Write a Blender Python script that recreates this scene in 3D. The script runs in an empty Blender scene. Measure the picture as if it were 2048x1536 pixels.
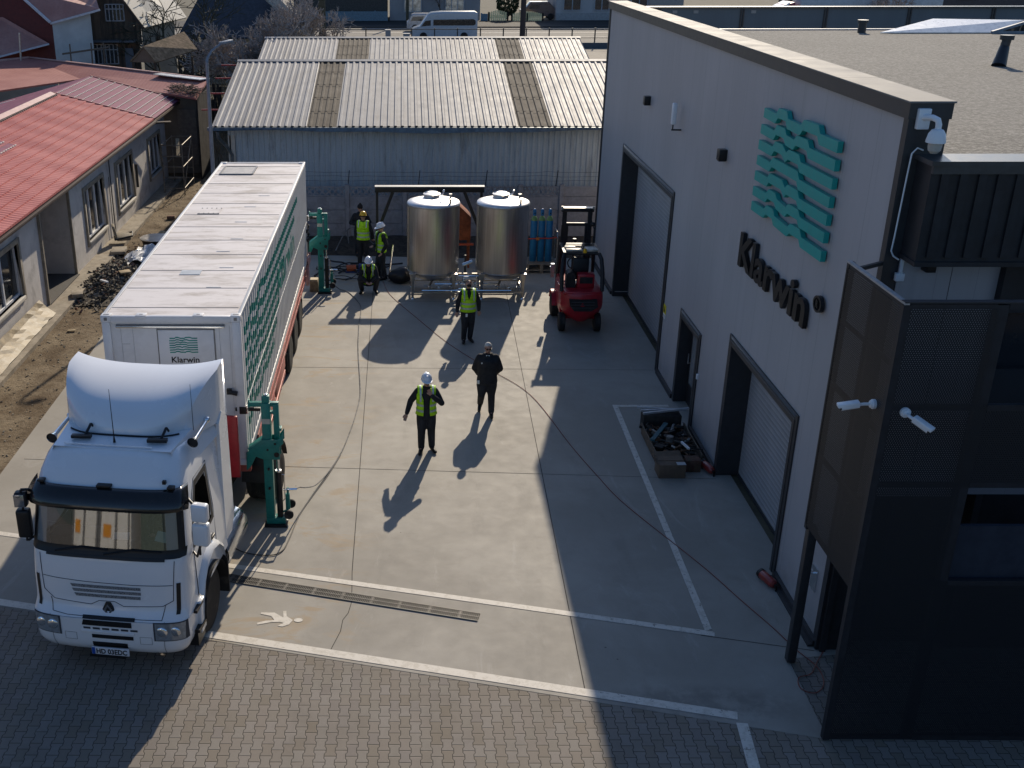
import bpy, bmesh, math, random
from mathutils import Vector, Matrix
from math import sin, cos, pi, radians, sqrt, atan2
random.seed(7)
SC = bpy.context.scene
COL = SC.collection
# ------------------------------------------------------------------ camera
cam_d = bpy.data.cameras.new('camera'); cam = bpy.data.objects.new('camera', cam_d); COL.objects.link(cam)
RX = (0.999964646581928, 0.008230018310978655, -0.0017240606)
RD = (0.0015672901327, -0.3838644874677, -0.9233881084695)
RF = (-0.0082613066714, 0.9233527614405, -0.3838638153725)   # RX right, -RD up, RF forward
RF = RD and (RX[1]*RD[2]-RX[2]*RD[1], RX[2]*RD[0]-RX[0]*RD[2], RX[0]*RD[1]-RX[1]*RD[0])
cam.matrix_world = Matrix(((RX[0], -RD[0], -RF[0], 0.0), (RX[1], -RD[1], -RF[1], 0.0), (RX[2], -RD[2], -RF[2], 10.3), (0, 0, 0, 1)))
cam_d.sensor_width = 36.0; cam_d.lens = 2174.63/2048*36
cam_d.shift_x = (1024-785.5)/2048
cam_d.clip_start = 0.1; cam_d.clip_end = 2000
SC.camera = cam
# ------------------------------------------------------------------ light
SUN_EL = radians(27.8); SUN_AZ = atan2(0.235, 1.0)
W = bpy.data.worlds.new('World'); SC.world = W; W.use_nodes = True
nt = W.node_tree; nt.nodes.clear()
sky = nt.nodes.new('ShaderNodeTexSky'); sky.sky_type = 'NISHITA'; sky.sun_disc = False
sky.sun_elevation = SUN_EL; sky.ozone_density = 6.0; sky.sun_rotation = SUN_AZ
bg = nt.nodes.new('ShaderNodeBackground'); bg.inputs[1].default_value = 0.12
wo = nt.nodes.new('ShaderNodeOutputWorld')
nt.links.new(sky.outputs[0], bg.inputs[0]); nt.links.new(bg.outputs[0], wo.inputs[0])
sd = bpy.data.lights.new('sun', 'SUN'); sd.energy = 4.9; sd.angle = radians(0.53); sd.color = (1.0, 0.87, 0.69)
so = bpy.data.objects.new('sun', sd); COL.objects.link(so)
sdir = Vector((sin(SUN_AZ)*cos(SUN_EL), cos(SUN_AZ)*cos(SUN_EL), sin(SUN_EL)))
so.rotation_euler = (-sdir).to_track_quat('-Z', 'Y').to_euler()
SC.view_settings.view_transform = 'Standard'; SC.view_settings.look = 'None'
SC.view_settings.gamma = 1.0; SC.view_settings.exposure = 0.07
SC.view_settings.use_curve_mapping = False
# ------------------------------------------------------------------ materials
class NG:
    """tiny helper round a node tree"""
    def __init__(s, m):
        s.t = m.node_tree; s.N = s.t.nodes; s.L = s.t.links
        s.b = s.N['Principled BSDF']
    def val(s, sock, v):
        if isinstance(v, (int, float)): sock.default_value = v
        elif isinstance(v, (tuple, list)): sock.default_value = tuple(v)
        else: s.L.new(v, sock)
    def m(s, op, a, b=0.0, c=0.0):
        n = s.N.new('ShaderNodeMath'); n.operation = op
        s.val(n.inputs[0], a); s.val(n.inputs[1], b)
        if op in ('SMOOTH_MIN', 'MULTIPLY_ADD', 'COMPARE'): s.val(n.inputs[2], c)
        return n.outputs[0]
    def clamp(s, a, lo=0.0, hi=1.0): return s.m('MINIMUM', s.m('MAXIMUM', a, lo), hi)
    def ss(s, a, e0, e1):
        n = s.N.new('ShaderNodeMapRange'); n.interpolation_type = 'SMOOTHSTEP'
        s.val(n.inputs[0], a); n.inputs[1].default_value = e0; n.inputs[2].default_value = e1
        return n.outputs[0]
    def co(s, kind='Object'):
        return s.N.new('ShaderNodeTexCoord').outputs[kind]
    def pos(s): return s.N.new('ShaderNodeNewGeometry').outputs['Position']
    def xyz(s, v):
        n = s.N.new('ShaderNodeSeparateXYZ'); s.L.new(v, n.inputs[0]); return n.outputs
    def comb(s, x, y, z=0.0):
        n = s.N.new('ShaderNodeCombineXYZ')
        for i, q in enumerate((x, y, z)): s.val(n.inputs[i], q)
        return n.outputs[0]
    def scale(s, v, sc):
        n = s.N.new('ShaderNodeMapping'); s.L.new(v, n.inputs[0]); n.inputs['Scale'].default_value = sc; return n.outputs[0]
    def noise(s, v, sc, det=4.0, rough=0.6, dist=0.0):
        n = s.N.new('ShaderNodeTexNoise'); s.L.new(v, n.inputs['Vector']); n.inputs['Scale'].default_value = sc
        n.inputs['Detail'].default_value = det; n.inputs['Roughness'].default_value = rough; n.inputs['Distortion'].default_value = dist
        return n.outputs['Fac']
    def white(s, v):
        n = s.N.new('ShaderNodeTexWhiteNoise'); s.L.new(v, n.inputs['Vector']); return n.outputs['Value']
    def voro(s, v, sc, feat='F1', out='Distance'):
        n = s.N.new('ShaderNodeTexVoronoi'); n.feature = feat; s.L.new(v, n.inputs['Vector']); n.inputs['Scale'].default_value = sc
        return n.outputs[out]
    def mix(s, f, a, b, mode='MIX'):
        n = s.N.new('ShaderNodeMix'); n.data_type = 'RGBA'; n.blend_type = mode
        s.val(n.inputs[0], f)
        for sock, v in ((n.inputs[6], a), (n.inputs[7], b)):
            if isinstance(v, (tuple, list)) and len(v) == 3: v = (*v, 1)
            s.val(sock, v)
        return n.outputs[2]
    def bump(s, h, st=0.3, dist=0.01):
        n = s.N.new('ShaderNodeBump'); s.val(n.inputs['Height'], h); n.inputs['Strength'].default_value = st; n.inputs['Distance'].default_value = dist
        s.L.new(n.outputs[0], s.b.inputs['Normal']); return n.outputs[0]
    def color(s, c):
        if isinstance(c, (tuple, list)) and len(c) == 3: c = (*c, 1)
        s.val(s.b.inputs['Base Color'], c)
    def rough(s, r): s.val(s.b.inputs['Roughness'], r)
MATS = {}
def newmat(name):
    m = bpy.data.materials.new(name); m.use_nodes = True; MATS[name] = m; return m, NG(m)
def mat(name, c, rough=0.6, metal=0.0, var=0.12, vs=6.0, dirt=None, da=0.0, ds=1.5, bump=0.0, bs=60.0, coat=0.0, spec=0.33, stretch=(1, 1, 1)):
    """plain surface with tone variation, optional dirt colour and fine bump"""
    if name in MATS: return MATS[name]
    m, g = newmat(name)
    v = g.scale(g.co(), stretch)
    n = g.noise(v, vs, 5.0, 0.65)
    lo = tuple(q*(1-var) for q in c); hi = tuple(min(1, q*(1+var)) for q in c)
    col = g.mix(g.ss(n, 0.3, 0.7), lo, hi)
    if dirt:
        d = g.noise(v, ds, 6.0, 0.7, 0.4)
        col = g.mix(g.m('MULTIPLY', g.ss(d, 0.48, 0.72), da), col, dirt)
    g.color(col); g.b.inputs['Metallic'].default_value = metal
    g.rough(g.m('ADD', rough, g.m('MULTIPLY', g.m('SUBTRACT', n, 0.5), 0.25)))
    g.b.inputs['Specular IOR Level'].default_value = spec
    if coat: g.b.inputs['Coat Weight'].default_value = coat; g.b.inputs['Coat Roughness'].default_value = 0.08
    if bump: g.bump(g.noise(g.co(), bs, 3.0), bump, 0.01)
    return m
# ------------------------------------------------------------------ mesh builder
class MB:
    def __init__(s): s.v = []; s.f = []; s.mi = []; s.cur = 0
    def add(s, vs, fs):
        o = len(s.v); s.v += [tuple(p) for p in vs]
        for f in fs: s.f.append([i+o for i in f]); s.mi.append(s.cur)
        return s
    def bx(s, x0, x1, y0, y1, z0, z1):
        vs = [(x, y, z) for z in (z0, z1) for y in (y0, y1) for x in (x0, x1)]
        return s.add(vs, [(0, 2, 3, 1), (4, 5, 7, 6), (0, 1, 5, 4), (2, 6, 7, 3), (0, 4, 6, 2), (1, 3, 7, 5)])
    def box(s, c, d, rot=None):
        """box centred at c with size d, rot = euler tuple or matrix"""
        R = Matrix.Identity(3) if rot is None else (rot if isinstance(rot, Matrix) else __import__('mathutils').Euler(rot).to_matrix())
        C = Vector(c); vs = []
        for z in (-.5, .5):
            for y in (-.5, .5):
                for x in (-.5, .5): vs.append(C + R @ Vector((x*d[0], y*d[1], z*d[2])))
        return s.add(vs, [(0, 2, 3, 1), (4, 5, 7, 6), (0, 1, 5, 4), (2, 6, 7, 3), (0, 4, 6, 2), (1, 3, 7, 5)])
    def bar(s, p0, p1, w, h=None, up=(0, 0, 1)):
        """rectangular bar from p0 to p1"""
        h = h or w; a = Vector(p0); b = Vector(p1); d = (b-a); L = d.length
        if L < 1e-6: return s
        d /= L; u = Vector(up)
        if abs(d.dot(u)) > .98: u = Vector((0, 1, 0))
        sx = d.cross(u).normalized(); uz = sx.cross(d).normalized()
        vs = [q + sx*(i*w/2) + uz*(j*h/2) for q in (a, b) for j in (-1, 1) for i in (-1, 1)]
        return s.add(vs, [(0, 1, 3, 2), (4, 6, 7, 5), (0, 4, 5, 1), (2, 3, 7, 6), (0, 2, 6, 4), (1, 5, 7, 3)])
    def tube(s, p0, p1, r0, r1=None, n=14, caps=True):
        r1 = r0 if r1 is None else r1
        return s.path([p0, p1], [r0, r1], n, caps)
    def path(s, pts, r, n=8, caps=True):
        P = [Vector(p) for p in pts]; k = len(P)
        rr = r if isinstance(r, (list, tuple)) else [r]*k
        u = None; vs = []
        for i, p in enumerate(P):
            d = (P[min(i+1, k-1)]-P[max(i-1, 0)]).normalized()
            if u is None:
                u = Vector((0, 0, 1)) if abs(d.z) < .9 else Vector((1, 0, 0))
            u = (u-d*u.dot(d)).normalized(); w = d.cross(u)
            for j in range(n):
                a = 2*pi*j/n; vs.append(p+(u*cos(a)+w*sin(a))*rr[i])
        fs = [(i*n+j, i*n+(j+1) % n, (i+1)*n+(j+1) % n, (i+1)*n+j) for i in range(k-1) for j in range(n)]
        if caps: fs += [tuple(range(n-1, -1, -1)), tuple(range((k-1)*n, k*n))]
        return s.add(vs, fs)
    def lathe(s, prof, c=(0, 0, 0), n=32, axis='z'):
        vs = []
        for r, z in prof:
            for j in range(n):
                a = 2*pi*j/n; x, y = r*cos(a), r*sin(a)
                q = (x, y, z) if axis == 'z' else ((z, x, y) if axis == 'x' else (y, z, x))
                vs.append((q[0]+c[0], q[1]+c[1], q[2]+c[2]))
        k = len(prof)
        fs = [(i*n+j, i*n+(j+1) % n, (i+1)*n+(j+1) % n, (i+1)*n+j) for i in range(k-1) for j in range(n)]
        if prof[0][0] > 1e-4: fs.append(tuple(range(n-1, -1, -1)))
        if prof[-1][0] > 1e-4: fs.append(tuple(range((k-1)*n, k*n)))
        return s.add(vs, fs)
    def prism(s, poly, f, a, b):
        """poly: 2-D points, f(u,v,w)->3-D; extruded from w=a to w=b"""
        n = len(poly); vs = [f(u, v, a) for u, v in poly]+[f(u, v, b) for u, v in poly]
        return s.add(vs, [tuple(range(n-1, -1, -1)), tuple(range(n, 2*n))]+[(i, (i+1) % n, n+(i+1) % n, n+i) for i in range(n)])
    def poly(s, pts): return s.add(pts, [tuple(range(len(pts)))])
    def slab(s, pts, t):
        """polygon with thickness t along its own normal (downwards)"""
        P = [Vector(p) for p in pts]; nr = (P[1]-P[0]).cross(P[2]-P[0]).normalized()
        if nr.z < 0: nr = -nr
        n = len(P); vs = P+[p-nr*t for p in P]
        return s.add(vs, [tuple(range(n)), tuple(range(2*n-1, n-1, -1))]+[(i, n+i, n+(i+1) % n, (i+1) % n) for i in range(n)])
    def loft(s, rings, closed=True, caps=True):
        n = len(rings[0]); vs = [p for r in rings for p in r]; m = n if closed else n-1
        fs = [(i*n+j, i*n+(j+1) % n, (i+1)*n+(j+1) % n, (i+1)*n+j) for i in range(len(rings)-1) for j in range(m)]
        if caps: fs += [tuple(range(n-1, -1, -1)), tuple(range((len(rings)-1)*n, len(rings)*n))]
        return s.add(vs, fs)
    def grid(s, rows):
        return s.loft(rows, closed=False, caps=False)
    def sph(s, c, r, n=12, m=8, sq=(1, 1, 1)):
        vs = []
        for i in range(m+1):
            th = pi*i/m
            for j in range(n):
                a = 2*pi*j/n; vs.append((c[0]+r*sq[0]*sin(th)*cos(a), c[1]+r*sq[1]*sin(th)*sin(a), c[2]-r*sq[2]*cos(th)))
        return s.add(vs, [(i*n+j, i*n+(j+1) % n, (i+1)*n+(j+1) % n, (i+1)*n+j) for i in range(m) for j in range(n)])
    def build(s, name, m, parent=None, smooth=False, bevel=0.0, seg=2, local=False, sub=0, angle=30):
        """one mesh object. Unless local, vertices are in world space and are moved into the parent's space"""
        vs = s.v
        if parent is not None and not local:
            o = Vector((0, 0, 0)); q = parent
            while q is not None: o += q.location; q = q.parent
            vs = [(p[0]-o.x, p[1]-o.y, p[2]-o.z) for p in vs]
        me = bpy.data.meshes.new(name); me.from_pydata(vs, [], s.f)
        ms = m if isinstance(m, (list, tuple)) else [m]
        for q in ms: me.materials.append(q)
        if len(ms) > 1: me.polygons.foreach_set('material_index', s.mi)
        bm = bmesh.new(); bm.from_mesh(me)
        bmesh.ops.remove_doubles(bm, verts=bm.verts, dist=1e-5)
        bmesh.ops.recalc_face_normals(bm, faces=bm.faces)
        if bevel:
            es = [e for e in bm.edges if len(e.link_faces) == 2 and e.calc_face_angle(0) > radians(25)]
            bmesh.ops.bevel(bm, geom=es, offset=bevel, offset_type='OFFSET', segments=seg, profile=.5, affect='EDGES', clamp_overlap=True)
        if sub:
            bmesh.ops.subdivide_edges(bm, edges=bm.edges, cuts=sub, use_grid_fill=True)
        bm.to_mesh(me); bm.free()
        if smooth or bevel:
            me.polygons.foreach_set('use_smooth', [True]*len(me.polygons))
            me.set_sharp_from_angle(angle=radians(angle))
        me.update()
        o = bpy.data.objects.new(name, me); COL.objects.link(o)
        if parent is not None: o.parent = parent
        return o
def tag(o, label=None, cat=None, group=None, kind=None):
    if label: o['label'] = label
    if cat: o['category'] = cat
    if group: o['group'] = group
    if kind: o['kind'] = kind
    return o
def thing(name, label, cat, loc=(0, 0, 0), rz=0.0, group=None):
    o = bpy.data.objects.new(name, None); COL.objects.link(o); o.location = loc; o.rotation_euler = (0, 0, rz)
    o.empty_display_size = 0.2
    return tag(o, label, cat, group)
def copy_tree(o, parent=None):
    kids = [c for c in bpy.data.objects if c.parent == o]
    c = o.copy(); COL.objects.link(c); c.parent = parent
    for k in kids: copy_tree(k, c)
    return c
def mesh_of(ob):
    """bake an object's modifiers into a plain mesh"""
    dg = bpy.context.evaluated_depsgraph_get(); ev = ob.evaluated_get(dg)
    me = bpy.data.meshes.new_from_object(ev)
    ob.modifiers.clear(); ob.data = me; return ob
def text_obj(txt, name, m, size, ext, parent=None, offset=0.0, loc=(0, 0, 0), rot=(0, 0, 0), sx=1.0, align='LEFT', space=1.0):
    c = bpy.data.curves.new(name, 'FONT'); c.body = txt; c.size = size; c.extrude = ext; c.offset = offset; c.align_x = align; c.space_character = space
    c.resolution_u = 4
    t = bpy.data.objects.new(name+'_tmp', c); COL.objects.link(t)
    dg = bpy.context.evaluated_depsgraph_get(); dg.update()
    me = bpy.data.meshes.new_from_object(t.evaluated_get(dg)); me.name = name
    bpy.data.objects.remove(t); bpy.data.curves.remove(c)
    me.materials.clear(); me.materials.append(m)
    me.transform(Matrix.Diagonal((sx, 1, 1, 1)))
    o = bpy.data.objects.new(name, me); COL.objects.link(o)
    if parent: o.parent = parent
    o.location = loc; o.rotation_euler = rot
    return o
def lerp(a, b, t): return a+(b-a)*t
tks = mat('steel_dull', (.50, .47, .43), .38, 1.0, var=.15)
# ------------------------------------------------------------------ ground materials
def concrete_mat():
    m, g = newmat('concrete'); p = g.pos()
    c = g.mix(g.ss(g.noise(p, 0.35, 6, .62, .3), .35, .68), (.27, .250, .214), (.345, .322, .280))
    c = g.mix(g.m('MULTIPLY', g.ss(g.noise(p, 1.7, 7, .7, .6), .52, .74), .38), c, (.22, .20, .17))
    c = g.mix(g.m('MULTIPLY', g.ss(g.noise(g.scale(p, (1.6, .45, 1)), .8, 6, .75, 1.2), .57, .7), .45), c, (.40, .38, .345))
    # rusty, oily run-off near the trailer and darker damp stain by the screen
    xs = g.xyz(p)
    near = g.m('SUBTRACT', 1.0, g.ss(g.m('ABSOLUTE', g.m('SUBTRACT', xs[0], -1.9)), .4, 1.8))
    st = g.m('MULTIPLY', g.ss(g.noise(g.scale(p, (.5, 1.4, 1)), 1.3, 5, .7, .8), .52, .66), near)
    c = g.mix(g.m('MULTIPLY', st, .6), c, (.33, .235, .13))
    for tx in (-.35, .95, 1.9, 3.4):
        wob = g.m('ADD', xs[0], g.m('MULTIPLY', g.m('SINE', g.m('MULTIPLY', xs[1], .21+.02*tx)), .55))
        tr_m = g.m('MULTIPLY', g.ss(g.m('ABSOLUTE', g.m('SUBTRACT', wob, tx)), .20, .11), g.ss(g.noise(g.scale(p, (1, .35, 1)), 1.6, 6, .75), .46, .66))
        c = g.mix(g.m('MULTIPLY', tr_m, .22), c, (.15, .14, .125))
    dx = g.m('SUBTRACT', xs[0], 4.3); dy = g.m('SUBTRACT', xs[1], 12.75)
    rr = g.m('ADD', g.m('MULTIPLY', g.m('MULTIPLY', dx, dx), .45), g.m('MULTIPLY', g.m('MULTIPLY', dy, dy), 5.5))
    w = g.m('MULTIPLY', g.m('SUBTRACT', 1.0, g.ss(rr, .1, 1.5)), g.ss(g.noise(p, 2.6, 6, .7), .36, .6))
    c = g.mix(g.m('MULTIPLY', w, .55), c, (.13, .12, .11))
    f = g.noise(p, 55, 4, .7)
    c = g.mix(g.m('MULTIPLY', g.ss(f, .45, .75), .22), c, (.21, .19, .16))
    sp = g.m('MULTIPLY', g.ss(g.voro(p, 2.3), .05, .028), g.ss(g.noise(p, .9), .5, .6))
    c = g.mix(g.m('MULTIPLY', sp, .8), c, (.09, .08, .07))
    g.color(c); g.rough(g.m('ADD', .62, g.m('MULTIPLY', g.noise(p, 3), .25))); g.b.inputs['Specular IOR Level'].default_value = .35
    g.bump(g.m('ADD', g.m('MULTIPLY', f, .3), g.noise(p, 6, 4)), .22, .01)
    return m
def paver_mat():
    m, g = newmat('paver'); p = g.pos(); xs = g.xyz(p)
    PX, PY = .145, .233
    u = g.m('DIVIDE', g.m('ADD', xs[0], .02), PX); yv = g.m('DIVIDE', xs[1], PY)
    wv = g.clamp(g.m('MULTIPLY', g.m('COSINE', g.m('MULTIPLY', yv, 2*pi)), 2.6), -1.0, 1.0)
    u2 = g.m('SUBTRACT', u, g.m('MULTIPLY', g.m('MULTIPLY', wv, .075), g.m('COSINE', g.m('MULTIPLY', u, pi))))
    col = g.m('FLOOR', u2); fu = g.m('FRACT', u2)
    half = g.m('MULTIPLY', g.m('FLOORED_MODULO', col, 2.0), .5)
    v2 = g.m('ADD', g.m('ADD', yv, .5), half); row = g.m('FLOOR', v2); fv = g.m('FRACT', v2)
    eu = g.m('MULTIPLY', g.m('MINIMUM', fu, g.m('SUBTRACT', 1.0, fu)), PX)
    ev = g.m('MULTIPLY', g.m('MINIMUM', fv, g.m('SUBTRACT', 1.0, fv)), PY)
    e = g.m('MINIMUM', eu, ev); j = g.ss(e, .0025, .007)
    wn = g.white(g.comb(col, row)); wn2 = g.white(g.comb(row, g.m('ADD', col, 77.0)))
    c = g.mix(wn, (.185, .155, .118), (.22, .20, .17))
    c = g.mix(g.m('MULTIPLY', g.ss(wn2, .93, .96), .5), c, (.12, .105, .09))
    c = g.mix(g.m('MULTIPLY', wn2, .4), c, (.27, .24, .225))
    c = g.mix(g.m('MULTIPLY', g.ss(g.noise(p, 1.1, 6, .7), .45, .7), .35), c, (.13, .115, .095))
    c = g.mix(g.m('MULTIPLY', g.ss(g.noise(p, 90, 3, .7), .4, .7), .2), c, (.12, .10, .08))
    sand = g.ss(g.noise(p, 1.7, 5, .7), .55, .7)
    c = g.mix(j, g.mix(sand, (.030, .027, .022), (.13, .115, .085)), c)
    g.color(c); g.rough(.8); g.b.inputs['Specular IOR Level'].default_value = .3
    g.bump(g.m('ADD', g.ss(e, .0, .014), g.m('MULTIPLY', g.noise(p, 90, 2), .12)), .55, .006)
    return m
def dirt_mat():
    m, g = newmat('dirt'); p = g.pos()
    c = g.mix(g.ss(g.noise(p, .7, 8, .7, .3), .35, .65), (.125, .088, .053), (.27, .215, .145))
    c = g.mix(g.m('MULTIPLY', g.ss(g.noise(p, 5, 6, .75), .5, .68), .7), c, (.08, .058, .036))
    v = g.voro(p, 26); c = g.mix(g.m('MULTIPLY', g.ss(v, .22, .12), g.ss(g.noise(p, 1.6, 4), .42, .6)), c, (.36, .33, .28))
    g.color(c); g.rough(.95); g.b.inputs['Specular IOR Level'].default_value = .15
    g.bump(g.m('ADD', g.noise(p, 14, 7, .75), g.m('MULTIPLY', g.ss(v, .3, .1), .4)), .9, .05)
    return m
def asphalt_mat(name, a, b):
    m, g = newmat(name); p = g.pos()
    c = g.mix(g.ss(g.noise(g.scale(p, (.15, 1.2, 1)), .8, 6, .65), .35, .65), a, b)
    g.color(c); g.rough(.85); g.b.inputs['Specular IOR Level'].default_value = .15; g.bump(g.noise(p, 30, 3), .3, .01)
    return m
def paint_mat():
    m, g = newmat('white_road_paint'); p = g.pos()
    c = g.mix(g.ss(g.noise(p, 7, 6, .75), .47, .6), (.62, .58, .51), (.52, .48, .41))
    g.color(c); g.rough(.7)
    xs = g.xyz(p)
    # worn through towards the right and in specks everywhere
    wear = g.m('ADD', g.m('MULTIPLY', g.ss(xs[0], 1.5, 4.0), .06), .0)
    a = g.ss(g.m('ADD', g.noise(p, 9, 7, .8, .5), wear), .665, .64)
    a = g.m('MULTIPLY', a, g.ss(g.noise(g.scale(p, (1, 2.2, 1)), 30, 3, .7), .75, .69))
    g.val(g.b.inputs['Alpha'], a)
    return m
concrete = concrete_mat(); paver = paver_mat(); dirt = dirt_mat(); paint = paint_mat()
asph = asphalt_mat('asphalt', (.16, .145, .125), (.24, .22, .19))
verge = mat('verge_soil', (.10, .085, .055), .95, var=.4, vs=.8, dirt=(.05, .055, .025), da=.6, ds=.5)
# ground sheet, rising gently towards the road behind the sheds
def gz(y): 
    t = min(1, max(0, (y-50)/30)); return -.03+1.13*t*t*(3-2*t)
b = MB(); ys = [-40, 0, 20, 35, 45]+[50+2*i for i in range(18)]+[95, 130, 170, 230, 320, 500, 900]
b.grid([[(x, y, gz(y)) for x in (-400, -150, -60, -30, -15, 0, 15, 30, 60, 150, 400)] for y in ys])
tag(b.build('ground', verge, smooth=True), kind='structure')
# dirt yard on the left and along the rear fence
b = MB()
b.poly([(-60, 5, -.022), (-8.2, 5, -.022), (-8.2, 36.6, -.022), (-60, 36.6, -.022)])
b.poly([(-60, 36.6, -.022), (12, 36.6, -.022), (12, 49.5, -.022), (-60, 49.5, -.022)])
tag(b.build('dirt_yard', dirt), kind='structure')
# concrete slab
def fe(x): return 15.17-(x+6.65)*.2424     # front edge of the slab
b = MB(); b.slab([(-8.28, fe(-8.28), 0), (5.89, 12.03, 0), (5.93, 13.82, 0), (6.75, 13.95, 0), (6.75, 36.0, 0), (2.0, 36.0, 0), (-2.0, 36.3, 0), (-8.6, 36.6, 0), (-8.25, 27, 0)], .15)
tag(b.build('concrete_slab', concrete), kind='structure')
# block paving
b = MB(); b.poly([(-60, fe(-8.28)+4, -.004), (-8.28, fe(-8.28), -.004), (5.89, 12.03, -.004), (5.93, 13.82, -.004), (6.6, 14.3, -.004), (40, 14.3, -.004), (40, -30, -.004), (-60, -30, -.004)])
tag(b.build('block_paving', paver), kind='structure')
# slab joints
jm = mat('joint_black', (.045, .04, .035), .9, var=.3)
b = MB(); jl = [((-.9, 36), (-.86, 16.25), .014), ((3.25, 33), (2.70, 13.0), .014), ((-8, 25.98), (6.4, 25.72), .012), ((-8, 20.6), (6.4, 19.76), .012), ((4.75, 14.42), (6.4, 14.03), .014), ((-8.2, 31.4), (6.4, 31.2), .012)]
for (x0, y0), (x1, y1), w in jl:
    d = Vector((x1-x0, y1-y0)).normalized(); n = Vector((-d.y, d.x))*w/2
    b.poly([(x0+n.x, y0+n.y, .003), (x1+n.x, y1+n.y, .003), (x1-n.x, y1-n.y, .003), (x0-n.x, y0-n.y, .003)])
pts = [(-.86, 16.25), (-.84, 15.7), (-.83, 15.3), (-.87, 15.0), (-.95, 14.8), (-.97, 14.5), (-1.02, 14.3), (-1.1, 14.0), (-1.12, 13.85)]
for (x0, y0), (x1, y1) in zip(pts, pts[1:]):
    b.poly([(x0-.006, y0, .003), (x0+.006, y0, .003), (x1+.006, y1, .003), (x1-.006, y1, .003)])
tag(b.build('slab_joints', jm), kind='structure')
# painted lines
def strip(mb, p, q, w, z=.006, n=1):
    d = Vector((q[0]-p[0], q[1]-p[1])).normalized(); m = Vector((-d.y, d.x))*w/2
    mb.poly([(p[0]+m.x, p[1]+m.y, z), (q[0]+m.x, q[1]+m.y, z), (q[0]-m.x, q[1]-m.y, z), (p[0]-m.x, p[1]-m.y, z)])
b = MB()
strip(b, (-8.25, fe(-8.25)+.10), (4.78, fe(4.78)+.10), .17)
tag(b.build('front_edge_line', paint), kind='structure')
b = MB(); strip(b, (-8.2, 17.70), (4.97, 14.45), .13)
tag(b.build('drain_side_line', paint), kind='structure')
b = MB(); strip(b, (4.90, 14.55), (5.02, 23.50), .12, .0085); strip(b, (4.962, 23.44), (6.27, 23.46), .11, .0065)
tag(b.build('bay_line', paint), kind='structure')
b = MB(); strip(b, (4.80, 12.35), (4.62, 10.6), .16, .003)
tag(b.build('paving_line', paint), kind='structure')
b = MB()
fig = [(-2.3, 15.0), (-2.08, 15.0), (-1.92, 14.86), (-1.94, 15.04), (-1.89, 15.05), (-1.87, 14.9), (-1.76, 14.79), (-1.81, 14.67), (-1.91, 14.61), (-1.99, 14.63), (-1.9, 14.71), (-1.97, 14.74), (-2.1, 14.73), (-2.32, 14.66), (-2.33, 14.71), (-2.2, 14.77), (-2.06, 14.79), (-2.12, 14.9), (-2.3, 14.96)]
b.poly([(x, y, .006) for x, y in fig])
b.poly([(-1.67+.072*cos(a*pi/8), 14.79+.055*sin(a*pi/8), .006) for a in range(16)])
tag(b.build('walking_man_marking', paint), kind='structure')
# drain
dr = thing('drain_grate', 'long slotted steel drain grate set in the concrete beside the worn white line', 'drain', (-.87, 15.5, 0))
steel_d = mat('drain_steel', (.13, .12, .105), .6, .2, var=.3)
blk = mat('void_black', (.012, .012, .012), .9)
A = Vector((-3.9, 16.28, 0)); B = Vector((1.26, 14.88, 0)); d = (B-A).normalized(); n = Vector((-d.y, d.x, 0)); L = (B-A).length
q = MB(); q.poly([A+n*.11+Vector((0, 0, .004)), B+n*.11+Vector((0, 0, .004)), B-n*.11+Vector((0, 0, .004)), A-n*.11+Vector((0, 0, .004))]); q.build('channel', blk, dr)
q = MB()
k = 0; t = 0.02
while t < L:
    c = A+d*t; mod = int(t/.5)
    w = .010 if (t % .5) > .03 else .03
    q.bar(c-n*.105+Vector((0, 0, .010)), c+n*.105+Vector((0, 0, .010)), w, .010); t += .030
for o_, w_ in ((-.105, .016), (0, .014), (.105, .016)):
    q.bar(A+n*o_+Vector((0, 0, .0125)), B+n*o_+Vector((0, 0, .0125)), w_, .010)
q.build('grating', steel_d, dr)
# left kerb strip of the house
cc = mat('old_concrete', (.31, .27, .21), .9, var=.25, vs=3, dirt=(.16, .12, .08), da=.6, bump=.5, bs=20)
b = MB(); b.slab([(-10.55, 12, .10), (-9.88, 12, .10), (-9.83, 30.6, .10), (-9.9, 49, .10), (-10.55, 49, .10)], .18)
tag(b.build('footpath_strip', cc), kind='structure')
# road and pavements behind
b = MB(); b.poly([(-300, 103.5, 1.14), (300, 103.5, 1.14), (300, 118, 1.14), (-300, 118, 1.14)]); tag(b.build('road', asph), kind='structure')
dk = asphalt_mat('dark_asphalt', (.035, .034, .033), (.06, .056, .052))
b = MB(); b.bx(-300, 300, 118, 126.5, 1.0, 1.26); tag(b.build('far_pavement', dk), kind='structure')
b = MB(); b.bx(-300, 300, 99, 103.4, 1.0, 1.25); tag(b.build('near_pavement', asph), kind='structure')
b = MB(); b.poly([(10.2, 60, 1.13), (60, 60, 1.13), (60, 97.5, 1.13), (10.2, 97.5, 1.13)]); tag(b.build('neighbour_yard', cc), kind='structure')
b = MB(); b.bx(-300, 300, 112.2, 112.45, 1.145, 1.15); b.bx(-300, 300, 107.4, 107.55, 1.145, 1.15); tag(b.build('road_lines', paint), kind='structure')
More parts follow.
